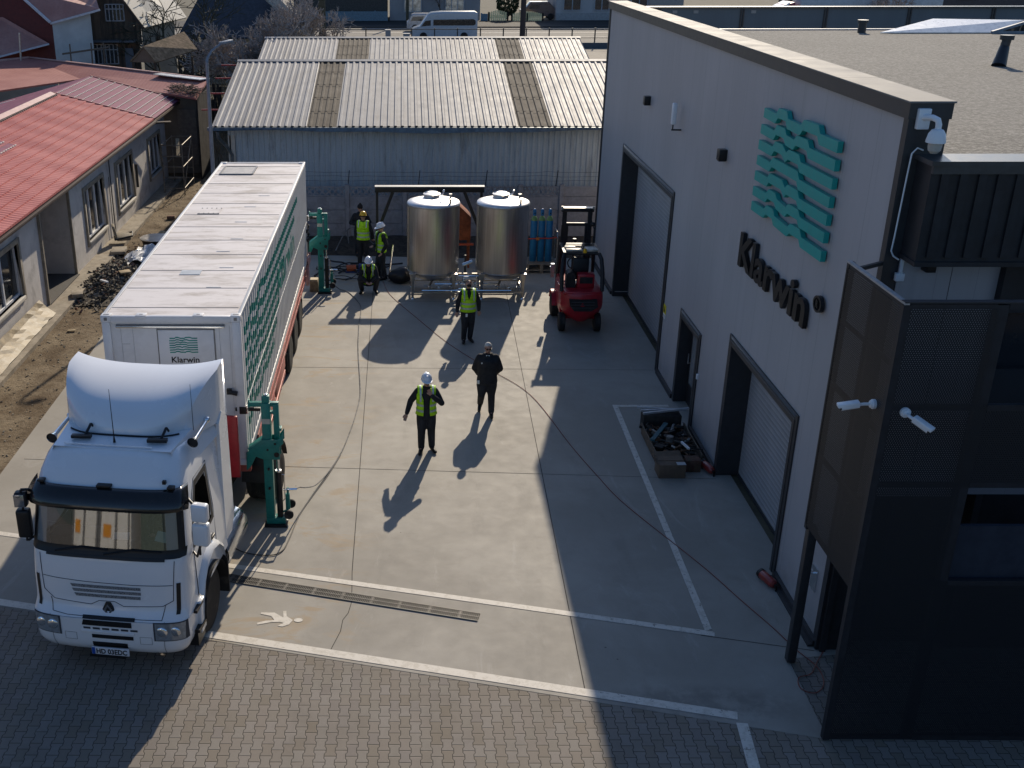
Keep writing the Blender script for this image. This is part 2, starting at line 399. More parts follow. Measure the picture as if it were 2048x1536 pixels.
# ================================================================== grey production hall
def panel_mat(name, c, axis=1, pitch=1.0, rough=.5):
    m, g = newmat(name); p = g.pos(); xs = g.xyz(p)
    n = g.noise(g.scale(p, (1, .6, .25)), .9, 5, .6)
    cc_ = g.mix(g.ss(n, .3, .7), tuple(q*.93 for q in c), tuple(q*1.06 for q in c))
    st = g.noise(g.scale(p, (5, 5, .22)), 1.3, 6, .7)
    cc_ = g.mix(g.m('MULTIPLY', g.ss(st, .5, .72), .22), cc_, tuple(q*.62 for q in c))
    base_ = g.m('MULTIPLY', g.ss(xs[2], .9, .05), g.ss(g.noise(p, 3, 5, .7), .35, .6))
    cc_ = g.mix(g.m('MULTIPLY', base_, .4), cc_, (.20, .185, .165))
    k = g.m('FLOOR', g.m('DIVIDE', xs[axis], pitch))
    cc_ = g.mix(g.m('MULTIPLY', g.white(g.comb(k, 3.0)), .12), cc_, tuple(q*.8 for q in c))
    fr = g.m('FRACT', g.m('DIVIDE', xs[axis], pitch)); e = g.m('MINIMUM', fr, g.m('SUBTRACT', 1.0, fr))
    cc_ = g.mix(g.ss(e, .006, .0015), cc_, tuple(q*.55 for q in c))
    g.color(cc_); g.rough(rough)
    fine = g.m('SINE', g.m('MULTIPLY', xs[axis], 260.0))
    g.bump(g.m('ADD', g.m('MULTIPLY', fine, .2), g.ss(e, .0, .01)), .25, .003)
    return m
wallm = panel_mat('grey_panel', (.385, .37, .378))
wallx = panel_mat('grey_panel_front', (.40, .38, .385), 0, .55)
anth = mat('anthracite', (.030, .031, .034), .45, var=.15, spec=.5)
anth2 = mat('dark_cladding', (.024, .024, .027), .5, var=.2)
coping = mat('coping_metal', (.17, .163, .158), .7, .0, spec=.18, var=.2, vs=2, dirt=(.10, .095, .09), da=.5, ds=1)
def roof_mat():
    m, g = newmat('roof_gravel_felt'); p = g.pos()
    c = g.mix(g.ss(g.noise(p, .5, 5), .35, .65), (.125, .117, .10), (.16, .148, .128))
    c = g.mix(g.ss(g.noise(p, 16, 3, .8), .44, .62), c, (.28, .265, .235))
    c = g.mix(g.m('MULTIPLY', g.ss(g.noise(p, 9, 4, .8), .5, .62), .6), c, (.07, .064, .055))
    xs = g.xyz(p); fr = g.m('FRACT', g.m('DIVIDE', g.m('ADD', xs[1], g.m('MULTIPLY', g.noise(p, 1.5), .05)), 2.2))
    c = g.mix(g.m('MULTIPLY', g.ss(fr, .012, .004), .7), c, (.05, .045, .04))
    g.color(c); g.rough(.95); g.bump(g.noise(p, 60, 3, .8), .6, .012); return m
roofm = roof_mat()
hall = thing('production_hall', 'grey panelled industrial hall with anthracite door frames and flat gravelled roof', 'building', (6.47, 25, 0))
def wall_cells(mb, x0, x1, ys, zs, holes):
    ys = sorted(set(ys)); zs = sorted(set(zs))
    for a, b_ in zip(ys, ys[1:]):
        for c, d in zip(zs, zs[1:]):
            ym, zm = (a+b_)/2, (c+d)/2
            if any(h[0] < ym < h[1] and h[2] < zm < h[3] for h in holes): continue
            mb.bx(x0, x1, a, b_, c, d)
D1 = (25.66, 31.90, 0, 4.50); D2 = (22.20, 23.82, 0, 2.17); D3 = (16.27, 20.03, 0, 2.92)
b = MB(); wall_cells(b, 6.47, 6.93, [14.12, 35.6, *D1[:2], *D2[:2], *D3[:2]], [0, 8.10, D1[3], D2[3], D3[3]], [D1, D2, D3])
b.build('side_wall', wallm, hall)
b = MB(); b.bx(6.42, 6.93, 14.06, 14.12, 0, 8.10); b.bx(6.455, 6.47, 14.12, 14.28, 0, 8.1); b.bx(6.44, 6.95, 35.6, 35.68, 0, 8.10); b.bx(6.455, 6.47, 35.52, 35.6, 0, 8.1); b.build('corner_trim', anth, hall)
b = MB(); b.bx(6.40, 6.95, 14.04, 35.70, 8.10, 8.30); b.build('parapet', anth, hall)
b = MB()
for i in range(9):
    y0 = 14.02+i*2.412; b.bx(6.38, 6.97, y0, y0+2.406, 8.30, 8.325)
b.build('parapet_coping', coping, hall, bevel=.004, seg=1)
b = MB(); b.bx(6.95, 30, 14.5, 35.6, 7.30, 7.46); b.build('roof', roofm, hall)
b = MB(); b.bx(6.93, 30, 35.5, 35.65, 0, 7.50); b.bx(6.93, 30, 14.12, 14.5, 2.7, 7.55); b.build('end_wall', wallx, hall)
b = MB(); b.bx(8.5, 30, 14.12, 14.5, 0, 2.7); b.build('lower_wall', anth2, hall)
b = MB(); b.bx(6.40, 6.469, 14.14, D3[0]-.14, 0, .11); b.bx(6.40, 6.469, D3[1]+.1, D2[0]-.1, 0, .11); b.bx(6.40, 6.469, D2[1]+.1, D1[0]-.12, 0, .11); b.bx(6.40, 6.469, D1[1]+.1, 35.5, 0, .11)
b.bx(6.33, 6.398, 14.14, D3[0]-.14, .0, .035); b.bx(6.33, 6.398, D3[1]+.1, D2[0]-.1, .0, .035); b.build('plinth', anth, hall)
def door(name, D, depth, fw, kind):
    y0, y1, z0, z1 = D; d = bpy.data.objects.new(name, None); COL.objects.link(d); d.parent = hall; d.location = (0, (y0+y1)/2-25, 0)
    q = MB(); q.bx(6.43, 6.93+depth-.45, y0-.001, y0+fw, 0, z1); q.bx(6.43, 6.93+depth-.45, y1-fw, y1+.001, 0, z1); q.bx(6.43, 6.93+depth-.45, y0+fw, y1-fw, z1-fw, z1+.001)
    q.bx(6.44, 6.4695, y0-.10, y0-.001, 0, z1+.10); q.bx(6.44, 6.4695, y1+.001, y1+.10, 0, z1+.10); q.bx(6.44, 6.4695, y0-.001, y1+.001, z1+.001, z1+.10)
    q.build('frame', anth, d, bevel=.004, seg=1)
    return d
d1 = door('roller_door', D1, .5, .10, 0); tag(d1, 'tall roller door with dark frame')
def shutter_mat():
    m, g = newmat('shutter_slats'); p = g.pos(); xs = g.xyz(p)
    fr = g.m('FRACT', g.m('DIVIDE', xs[2], .105))
    c = g.mix(g.ss(g.noise(p, 1.2), .3, .7), (.30, .30, .31), (.36, .355, .365))
    c = g.mix(g.ss(g.m('ABSOLUTE', g.m('SUBTRACT', fr, .5)), .40, .48), c, (.50, .50, .51))
    g.color(c); g.rough(.45); g.bump(g.m('ABSOLUTE', g.m('SUBTRACT', fr, .5)), .8, .02); return m
shut = shutter_mat()
q = MB(); q.bx(6.90, 6.95, D1[0]+.1, D1[1]-.1, .06, D1[3]-.1); q.build('shutter', shut, d1)
q = MB(); q.bx(6.87, 6.96, D1[0]+.1, D1[1]-.1, .0, .06); q.build('bottom_seal', anth, d1)
q = MB(); q.bx(6.50, 6.89, D1[1]-.101, D1[1]-.104, .14, .16); q.build('guide_mark', mat('pale_strip', (.5, .5, .5), .5), d1)
d3 = door('roller_door', D3, .5, .10, 0)
q = MB(); q.bx(6.90, 6.95, D3[0]+.1, D3[1]-.1, .06, D3[3]-.1); q.build('shutter', shut, d3)
q = MB(); q.bx(6.87, 6.96, D3[0]+.1, D3[1]-.1, .0, .06); q.build('bottom_seal', anth, d3)
glass_d = mat('dark_glass', (.02, .025, .03), .06, 0, var=.1, spec=.9)
pane_g = mat('pale_door_pane', (.26, .27, .28), .15, 0, var=.1, spec=.8)
d2 = door('side_door', D2, .35, .09, 1)
q = MB(); q.bx(6.72, 6.78, D2[0]+.09, D2[1]-.09, .02, D2[3]-.09); q.build('leaf', anth2, d2)
q = MB(); q.bx(6.705, 6.719, D2[0]+.22, D2[1]-.25, .55, D2[3]-.25); q.build('pane', pane_g, d2)
q = MB(); q.bar((6.66, D2[1]-.2, 1.0), (6.66, D2[1]-.2, 1.25), .02); q.bar((6.66, D2[1]-.2, 1.02), (6.72, D2[1]-.2, 1.02), .02); q.build('handle', mat('door_steel', (.6, .6, .6), .3, .8), d2)
# front cladding box above the entrance
b = MB()
b.bx(6.62, 30, 13.62, 14.05, 6.36, 7.60)
x = 6.74; k = 0
while x < 14: b.bx(x, x+.10, 13.585, 13.62, 6.42, 7.50); x += .235
b.build('cladding_box', anth2, hall)
b = MB(); b.bx(6.58, 30, 13.56, 14.08, 7.60, 7.66); b.bx(6.61, 30, 13.57, 13.62, 7.50, 7.60); b.build('cladding_trim', mat('dark_trim', (.07, .072, .075), .35, .3), hall)
b = MB(); b.bx(6.60, 30, 13.58, 14.05, 6.30, 6.36); b.build('soffit', anth2, hall)
b = MB(); b.bx(6.63, 7.98, 14.04, 14.058, 2.7, 6.3); b.build('front_panel', wallx, hall)
b = MB(); b.bx(7.34, 7.346, 14.036, 14.04, 2.7, 6.3); b.build('panel_seam', anth, hall)
b = MB(); b.bx(7.98, 8.08, 13.9, 14.12, 2.7, 6.3); b.bx(8.08, 14, 13.95, 14.12, 5.55, 6.3); b.build('window_surround', anth2, hall)
b = MB(); b.bx(8.08, 14, 14.04, 14.10, 2.9, 5.55); b.build('front_window', glass_d, hall)
# entrance recess under the screen
b = MB(); b.bx(6.93, 7.0, 14.12, 15.2, 0, 2.7); b.bx(6.47, 6.56, 14.0, 14.06, 0, 2.6); b.bx(7.35, 7.44, 14.4, 14.5, 0, 2.7); b.bx(8.4, 8.5, 14.12, 15.2, 0, 2.7); b.bx(6.93, 8.5, 14.5, 15.2, 2.6, 2.7); b.build('entrance_frame', anth, hall)
b = MB(); b.bx(7.0, 8.4, 14.62, 14.66, 0.02, 2.6); b.build('entrance_door', mat('bronze_glass', (.10, .085, .07), .2, .1), hall)
# ------------------------------------------------------------------ perforated screen
def perf_mat():
    m, g = newmat('perforated_sheet'); p = g.pos(); xs = g.xyz(p)
    P = .030
    hx = g.m('ADD', xs[0], xs[1])      # works on both faces (they are constant in x or in y)
    a = g.m('DIVIDE', hx, P); r = g.m('DIVIDE', xs[2], P*.866)
    row = g.m('FLOOR', r); off = g.m('MULTIPLY', g.m('FLOORED_MODULO', row, 2.0), .5)
    u = g.m('SUBTRACT', g.m('FRACT', g.m('ADD', a, off)), .5); v = g.m('MULTIPLY', g.m('SUBTRACT', g.m('FRACT', r), .5), .866)
    d = g.m('SQRT', g.m('ADD', g.m('MULTIPLY', u, u), g.m('MULTIPLY', v, v)))
    al = g.ss(d, .27, .33)
    g.color((.017, .018, .021)); g.rough(.45); g.val(g.b.inputs['Alpha'], al); return m
perf = perf_mat()
scr = thing('perforated_screen', 'black perforated metal screen wrapping the entrance corner beside the grey hall', 'screen', (5.82, 12.02, 0))
b = MB()
YF = 12.02
for (x0, x1, z0, z1) in ((5.90, 6.93, 0.04, 6.25), (6.93, 12, 3.92, 5.03), (6.93, 12, .04, 2.56)): b.bx(x0, x1, YF, YF+.006, z0, z1)
b.build('front_sheet', perf, scr)
b = MB(); b.bx(5.82, 5.826, YF+.08, 13.74, 2.42, 6.25); b.build('side_sheet', perf, scr)
b = MB()
b.bx(5.81, 5.90, YF-.01, YF+.08, 0, 6.30)                       # corner post
b.bx(6.90, 7.04, YF+.007, YF+.09, 0, 6.30)
for z in (0.0, 2.50, 3.92, 4.97, 6.25): b.bx(5.90, 6.90, YF+.007, YF+.06, z, z+.06); b.bx(7.04, 12, YF-.002, YF+.06, z, z+.07)
for z in (2.40, 3.5, 4.6, 5.5, 6.25): b.bx(5.827, 5.87, YF+.08, 13.70, z, z+.05)
b.bx(5.82, 5.90, 13.70, 13.78, 2.35, 6.32); b.bx(5.827, 5.86, 12.9, 12.94, 2.4, 6.25)
for y in (12.3, 13.4):
    b.bx(5.87, 6.47, y, y+.05, 5.9, 5.95) if y > 14 else None
b.build('frame', anth2, scr)
b = MB(); b.bx(5.87, 6.00, 13.70, 13.83, 0.02, 2.36); b.build('post', anth, scr, bevel=.006)
b = MB(); b.bx(5.815, 5.875, YF-.01, 13.79, 6.305, 6.33); b.build('top_rail', mat('galv', (.42, .43, .44), .4, .5), scr)
b = MB(); b.bx(5.82, 12, YF-.012, YF+.09, 6.325, 6.34); b.build('top_cap', anth, scr)
b = MB()
for y in (13.6,): b.bar((5.85, 13.72, 6.2), (6.42, 14.1, 6.2), .05)
b.build('bracket', anth, scr)
# building volume behind the screen: floor slab and inner wall
b = MB(); b.bx(7.04, 12, 12.12, 12.18, 2.50, 3.32); b.build('inner_parapet', mat('inner_blue_grey', (.03, .036, .05), .4), scr)
# ------------------------------------------------------------------ sign on the wall
teal = mat('teal_sign', (.018, .34, .30), .45, var=.06); teal_b = mat('teal_paint', (.012, .20, .165), .42, var=.12, dirt=(.01, .08, .07), da=.4, ds=9)
sign_k = mat('sign_black', (.014, .014, .015), .4, var=.1)
LOGO = [[(19.56, 7.44), (18.95, 7.43), (18.78, 7.54), (18.52, 7.55), (18.2, 7.44), (17.73, 7.44), (17.53, 7.54), (17.03, 7.56), (16.71, 7.45), (16.07, 7.46)],
[(19.62, 7.15), (18.95, 7.15), (18.77, 7.26), (18.49, 7.27), (18.19, 7.18), (17.95, 7.17), (17.75, 7.26), (17.42, 7.27), (17.05, 7.17), (16.07, 7.19)],
[(19.64, 6.87), (18.93, 6.88), (18.75, 6.99), (18.48, 7.0), (18.22, 6.91), (18.04, 6.98), (17.69, 6.99), (17.35, 6.89), (16.07, 6.92)],
[(19.63, 6.60), (18.93, 6.61), (18.79, 6.71), (17.63, 6.73), (17.33, 6.62), (16.07, 6.64)],
[(19.64, 6.32), (18.95, 6.34), (18.85, 6.43), (18.3, 6.45), (18.01, 6.36), (17.92, 6.43), (17.56, 6.44), (17.17, 6.34), (16.07, 6.37)],
[(19.64, 6.04), (18.93, 6.07), (18.79, 6.16), (18.51, 6.17), (18.26, 6.09), (17.87, 6.07), (17.73, 6.15), (17.39, 6.16), (17.05, 6.07), (16.07, 6.10)],
[(19.62, 5.77), (18.93, 5.79), (18.79, 5.88), (18.56, 5.89), (18.24, 5.80), (17.65, 5.79), (17.54, 5.87), (17.23, 5.89), (16.84, 5.79), (16.07, 5.81)]]
def _crisp(row):
    out = [row[0]]
    for i in range(1, len(row)):
        (a, za), (c, zc) = row[i-1], row[i]
        if abs(zc-za) > .06:
            m = (a+c)/2; h = min(abs(a-c)/2, .055); s_ = 1 if c > a else -1
            out[-1] = (m-s_*h, za); out.append((m+s_*h, zc))
        else: out.append((c, zc))
    return out
def logo_bars(f, w0, w1, th=.15):
    """yield one builder per wavy bar; f(u,v,w) maps wall coordinates"""
    for row in map(_crisp, LOGO):
        q = MB(); n = len(row)
        for (a, za), (c, zc) in zip(row, row[1:]):
            pass
        q.prism(list(row)+[(u_, v_-th-.015) for u_, v_ in reversed(row)], f, w0, w1); yield q
sign = thing('company_sign', 'raised teal wavy bars over black lettering fixed high on the grey hall wall', 'sign', (6.38, 18, 4.4))
for q in logo_bars(lambda u, v, w: (w, u+.12*(19.64-u)/3.57*0, v), 6.37, 6.45): q.build('logo_bar', teal, sign)
t = text_obj('Klarwin', 'lettering', sign_k, .88, .035, sign, offset=.022, loc=(6.42-6.38, 20.12-18, 4.46-4.4), rot=(pi/2, 0, -pi/2), sx=1.0)
wd = max(v.co.x for v in t.data.vertices); t.data.transform(Matrix.Diagonal((3.70/wd, 1, 1, 1)))
q = MB(); ring = [(.13*cos(a*pi/12), .13*sin(a*pi/12)) for a in range(24)]; ri = [(.095*u/.13, .095*v/.13) for u, v in ring]
for i in range(24):
    j = (i+1) % 24; q.prism([ring[i], ring[j], ri[j], ri[i]], lambda u, v, w: (w, 15.98+u*1.3, 5.0+v), 6.385, 6.45)
q.build('registered_ring', sign_k, sign)
t = text_obj('R', 'registered_letter', sign_k, .17, .03, sign, offset=.006, loc=(6.42-6.38, 16.06-18, 4.94-4.4), rot=(pi/2, 0, -pi/2))
# ------------------------------------------------------------------ small fittings on the hall
whitep = mat('white_plastic', (.72, .74, .76), .35, var=.05)
def wall_lamp(y, z):
    l = thing('wall_lamp', 'small black box lamp on the grey wall '+('between the tall door and the sign' if y < 25 else 'above the far tall door'), 'wall lamp', (6.40, y, z), group='black box lamps on the hall wall')
    q = MB(); q.bx(6.31, 6.469, y-.10, y+.10, z-.11, z+.11); q.build('housing', sign_k, l, bevel=.008)
    q = MB(); q.bx(6.32, 6.46, y-.07, y+.07, z-.125, z-.111); q.build('lens', glass_d, l)
wall_lamp(29.11, 6.23); wall_lamp(21.87, 6.18)
an = thing('wall_antenna', 'slim white sector antenna on a black bracket on the grey wall', 'antenna', (6.40, 25.6, 6.4))
q = MB(); q.bx(6.22, 6.32, 25.52, 25.66, 6.18, 6.66); q.build('radome', whitep, an, bevel=.02)
q = MB(); q.bar((6.47, 25.6, 6.05), (6.27, 25.6, 6.05), .03); q.bar((6.27, 25.6, 6.04), (6.27, 25.6, 6.2), .025); q.bar((6.46, 25.6, 6.05), (6.30, 25.8, 6.02), .035); q.build('bracket', sign_k, an)
ws = thing('warning_sign', 'small yellow and white warning sign beside the tall door frame', 'sign', (6.46, 25.45, 1.7))
q = MB(); q.bx(6.458, 6.468, 25.33, 25.55, 1.62, 1.84); q.build('yellow_panel', mat('sign_yellow', (.75, .60, .02), .5), ws)
q = MB(); q.bx(6.458, 6.468, 25.33, 25.55, 1.50, 1.615); q.build('white_panel', mat('sign_white', (.75, .75, .75), .5), ws)
q = MB(); q.prism([(25.37, 1.66), (25.51, 1.66), (25.44, 1.81)], lambda u, v, w: (w, u, v), 6.455, 6.4575); q.bx(6.455, 6.4575, 25.38, 25.5, 1.56, 1.575); q.bx(6.455, 6.4575, 25.38, 25.47, 1.53, 1.54); q.build('pictogram', sign_k, ws)
cb = thing('call_box', 'tiny white switch box on the wall beside the side door', 'switch', (6.45, 22.02, 1.35)); q = MB(); q.bx(6.42, 6.469, 21.97, 22.03, 1.28, 1.40); q.build('box', whitep, cb, bevel=.006)
tp = thing('wall_tap', 'chrome wall tap bracket on the grey wall behind the black post', 'tap', (6.42, 14.55, .9))
cr = mat('chrome', (.7, .72, .74), .18, 1.0, var=.05)
q = MB(); q.path([(6.47, 14.6, 1.05), (6.36, 14.6, 1.05), (6.34, 14.6, .95), (6.34, 14.6, .8)], .018, 8); q.bar((6.40, 14.55, 1.1), (6.40, 14.7, 1.1), .02); q.build('spout', cr, tp, smooth=True)
q = MB(); q.bx(6.45, 6.469, 14.5, 14.72, .75, 1.15); q.build('back_plate', cr, tp)
# dome camera
dc = thing('dome_camera', 'large white dome security camera on a bracket at the roof corner', 'camera', (6.62, 14.0, 7.9))
q = MB(); q.bx(6.50, 6.66, 13.98, 14.059, 7.98, 8.24); q.build('mount_plate', whitep, dc, bevel=.015)
q = MB(); q.path([(6.57, 14.0, 8.13), (6.62, 13.85, 8.15), (6.655, 13.78, 8.13), (6.665, 13.76, 8.08), (6.665, 13.76, 8.02)], .038, 12); q.build('arm', whitep, dc, smooth=True)
q = MB(); q.lathe([(.036, .17), (.07, .155), (.102, .105), (.116, .035), (.119, 0), (.098, -.007), (.0, -.007)], (6.665, 13.76, 7.86), 28); q.build('sunshield', whitep, dc, smooth=True)
q = MB(); q.lathe([(.084, 0), (.084, -.042), (.074, -.091), (.042, -.126), (0, -.136)], (6.665, 13.76, 7.85), 24); q.build('lens_dome', mat('dome_grey', (.45, .44, .40), .2), dc, smooth=True)
cd_ = thing('cable_conduit', 'thin white cable running down the dark corner from the dome camera', 'cable', (6.5, 13.98, 7))
q = MB(); q.path([(6.64, 13.99, 7.72), (6.56, 13.985, 7.75), (6.50, 13.985, 7.68), (6.49, 13.985, 7.4), (6.47, 13.985, 6.6), (6.46, 13.985, 6.40), (6.50, 13.985, 6.33), (6.58, 13.985, 6.28)], .011, 6); q.build('cable', whitep, cd_, smooth=True)
jb = thing('junction_box', 'white square junction box on the panel below the cladding box', 'box', (6.64, 14.0, 6.05)); q = MB(); q.bx(6.585, 6.70, 13.98, 14.05, 5.98, 6.09); q.build('cover', whitep, jb, bevel=.008); q = MB(); q.bar((6.64, 14.0, 6.09), (6.64, 14.0, 6.3), .035); q.build('conduit', whitep, jb)
sl = thing('soffit_lamp', 'small black cube lamp under the cladding box', 'wall lamp', (6.98, 13.95, 6.2)); q = MB(); q.bx(6.92, 7.05, 13.88, 14.04, 6.13, 6.295); q.build('housing', sign_k, sl, bevel=.006)
def bullet(name_lab, base, nrm, aim, parent=None):
    c = thing('bullet_camera', name_lab, 'camera', base, group='white bullet cameras on the black screen')
    B0 = Vector(base); N = Vector(nrm).normalized(); Aim = Vector(aim).normalized()
    q = MB(); q.tube(B0, B0+N*.035, .062, .062, 24); q.tube(B0+N*.035, B0+N*.06, .056, .045, 24); q.build('mount', whitep, c, smooth=True)
    K = B0+N*.13; q = MB(); q.path([B0+N*.05, K, K+Aim*.07], .02, 10); q.build('arm', whitep, c, smooth=True)
    S = K+Aim*.06; E_ = K+Aim*.27
    q = MB(); q.tube(S, E_, .042, .046, 20); q.build('body', whitep, c, smooth=True)
    q = MB(); q.bar(S+Vector((0, 0, .03)), E_+Aim*.05+Vector((0, 0, .03)), .10, .05); q.build('hood', whitep, c, bevel=.012)
    q = MB(); q.tube(E_, E_+Aim*.01, .038, .038, 18); q.build('lens', glass_d, c)
bullet('white bullet camera on the narrow side face of the black screen', (5.818, 12.30, 4.93), (-1, 0, 0), (-1, .12, -.22))
bullet('white bullet camera on the broad front face of the black screen', (6.06, 12.018, 4.95), (0, -1, 0), (.75, -.85, -.42))
# roof pieces
vp = thing('roof_vent', 'bent black vent pipe standing alone on the gravel roof', 'vent', (13.7, 26.0, 7.46), group='black vent pipes on the hall roof')
q = MB(); q.tube((13.55, 25.7, 7.46), (13.7, 25.9, 7.85), .16, .11, 14); q.tube((13.7, 25.9, 7.85), (13.72, 25.9, 8.02), .10, .10, 14); q.build('pipe', anth, vp, smooth=True)
q = MB(); q.tube((13.72, 25.9, 8.02), (13.72, 25.9, 8.12), .15, .15, 14); q.build('cap', anth, vp)
vp = thing('roof_vent', 'short black vent pipe at the far roof edge next to the skylight', 'vent', (13.9, 34.6, 7.46), group='black vent pipes on the hall roof')
q = MB(); q.tube((13.9, 34.6, 7.46), (13.9, 34.6, 7.75), .12, .12, 14); q.build('pipe', anth, vp, smooth=True)
q = MB(); q.tube((13.9, 34.6, 7.75), (13.9, 34.6, 7.83), .16, .16, 14); q.build('cap', anth, vp)
sk = thing('roof_skylight', 'low faceted white skylight on the far edge of the hall roof', 'skylight', (17, 34.8, 7.46))
wsk = mat('skylight_white', (.85, .84, .80), .3, var=.1)
q = MB(); q.slab([(14.3, 34.2, 7.5), (17.6, 34.2, 7.5), (18.9, 34.9, 7.80), (16.4, 35.5, 7.80)], .03); q.slab([(19.3, 34.2, 7.80), (25, 34.2, 7.80), (25, 35.2, 7.86), (19.3, 35.2, 7.86)], .03); q.build('panel', wsk, sk)
q = MB(); q.bar((17.6, 34.15, 7.5), (18.95, 34.6, 7.80), .08); q.bar((18.95, 34.6, 7.80), (18.95, 34.6, 7.46), .08); q.bar((19.2, 34.3, 7.80), (19.1, 34.3, 7.46), .08); q.bar((17.6, 34.15, 7.5), (25, 34.15, 7.5), .07); q.bar((19.2, 34.2, 7.80), (25, 34.2, 7.80), .07); q.build('frame', mat('skylight_frame', (.20, .23, .26), .4), sk)
q = MB(); q.poly([(17.8, 34.3, 7.5), (18.9, 34.65, 7.76), (18.9, 34.65, 7.48)]); q.poly([(19.3, 34.3, 7.48), (25, 34.3, 7.48), (25, 34.3, 7.76), (19.3, 34.3, 7.76)]); q.build('glazing', glass_d, sk)
# ================================================================== corrugated sheds
def shed_roof_mat(name, c, c2, rough, metal, dirt, da):
    m, g = newmat(name); p = g.pos()
    col = g.mix(g.ss(g.noise(g.scale(p, (1.0, .12, .12)), 1.2, 6, .7), .3, .7), c, c2)
    col = g.mix(g.m('MULTIPLY', g.ss(g.noise(g.scale(p, (3, .5, .5)), 1.1, 7, .75, .4), .48, .72), da), col, dirt)
    col = g.mix(g.m('MULTIPLY', g.ss(g.noise(p, 30, 3, .7), .5, .7), .25), col, dirt)
    g.color(col); g.b.inputs['Metallic'].default_value = metal; g.rough(g.m('ADD', rough, g.m('MULTIPLY', g.noise(p, 2.0), .2))); return m
galv = shed_roof_mat('corrugated_zinc', (.150, .153, .168), (.215, .22, .235), .55, .10, (.12, .105, .09), .6)
fibre = shed_roof_mat('weathered_rooflight', (.050, .036, .022), (.095, .070, .044), .75, 0, (.06, .045, .03), .8)
shedw = shed_roof_mat('shed_wall_zinc', (.36, .40, .42), (.46, .50, .51), .55, .05, (.15, .15, .15), .6)
capm = shed_roof_mat('ridge_zinc', (.26, .26, .26), (.32, .32, .32), .5, .2, (.2, .2, .2), .3)
gutm = mat('gutter_zinc', (.13, .15, .16), .45, .5, var=.3, dirt=(.08, .07, .05), da=.6, ds=3)
def ribbed(mb, x0, x1, pitch, P0, P1, h=.035, nrm=None, top=.06, side=.035):
    """trapezoid ribs running from P0(y,z) to P1(y,z), repeated along x"""
    y0, z0 = P0; y1, z1 = P1
    d = Vector((0, y1-y0, z1-z0)).normalized(); n = Vector((0, -d.z, d.y))
    if nrm is not None: n = Vector(nrm)
    prof = []; x = x0
    while x < x1-1e-6:
        prof += [(x, 0), (x+side*.0+pitch*.18, 0), (x+pitch*.18+side, h), (x+pitch*.18+side+top, h), (x+pitch*.18+2*side+top, 0)]; x += pitch
    prof.append((x1, 0)); prof = [q for q in prof if q[0] <= x1+1e-6]
    rows = [[(u, y0+n.y*v, z0+n.z*v) for u, v in prof], [(u, y1+n.y*v, z1+n.z*v) for u, v in prof]]
    mb.grid(rows)
def shed(label, xl, xr, yg, zg, yr, zr, strips, ybk, zbk, walltop):
    s = thing('corrugated_shed', label, 'shed', ((xl+xr)/2, yg, 0), group='corrugated metal sheds behind the yard')
    edges = [xl]; 
    for a, c in strips: edges += [a, c]
    edges.append(xr)
    b = MB()
    for i in range(0, len(edges)-1, 2): ribbed(b, edges[i], edges[i+1], .25, (yg, zg), (yr, zr))
    b.poly([(xl, yr, zr), (xr, yr, zr), (xr, ybk, zbk), (xl, ybk, zbk)])
    b.build('roof', galv, s)
    for a, c in strips:
        b = MB(); ribbed(b, a, c, .25, (yg, zg-.012), (yr, zr-.012)); 
        for k in range(1, 5):
            t = k/5; b.bar((a+.02, lerp(yg, yr, t), lerp(zg, zr, t)+.03), (c-.02, lerp(yg, yr, t), lerp(zg, zr, t)+.03), .02, .008)
        b.build('rooflight', fibre, s)
    b = MB(); b.slab([(xl-.05, yr-.18, zr+.01), (xr+.05, yr-.18, zr+.01), (xr+.05, yr, zr+.07), (xl-.05, yr, zr+.07)], .02)
    b.slab([(xl-.05, yr, zr+.07), (xr+.05, yr, zr+.07), (xr+.05, yr+.2, zr+.01), (xl-.05, yr+.2, zr+.01)], .02); b.build('ridge_cap', capm, s)
    b = MB(); ribbed(b, xl+.45, xr, .2, (yg+.45, 0), (yg+.45, zg-.05), h=.03, nrm=(0, -1, 0), top=.05, side=.02); b.bx(xl+.45, xr, yg+.46, yg+.5, 0, zg+.0)
    b.build('wall', shedw, s)
    b = MB(); b.poly([(xl+.45, yg+.5, 0), (xl+.45, yr, 0), (xl+.45, yr, zr-.12), (xl+.45, yg+.5, zg-.1)]); b.poly([(xl+.45, yr, 0), (xl+.45, ybk-.3, 0), (xl+.45, ybk-.3, zbk-.1), (xl+.45, yr, zr-.12)]); b.bx(xl+.45, xr, ybk-.35, ybk-.3, 0, zbk-.1); b.build('side_wall', shedw, s)
    return s
s1 = shed('large corrugated metal shed with two brown rooflight strips, nearest the tanks', -6.78, 10.2, 39.4, 3.88, 46.8, 5.36, [(-3.41, -2.35), (4.15, 5.35)], 53, 4.4, 3.7)
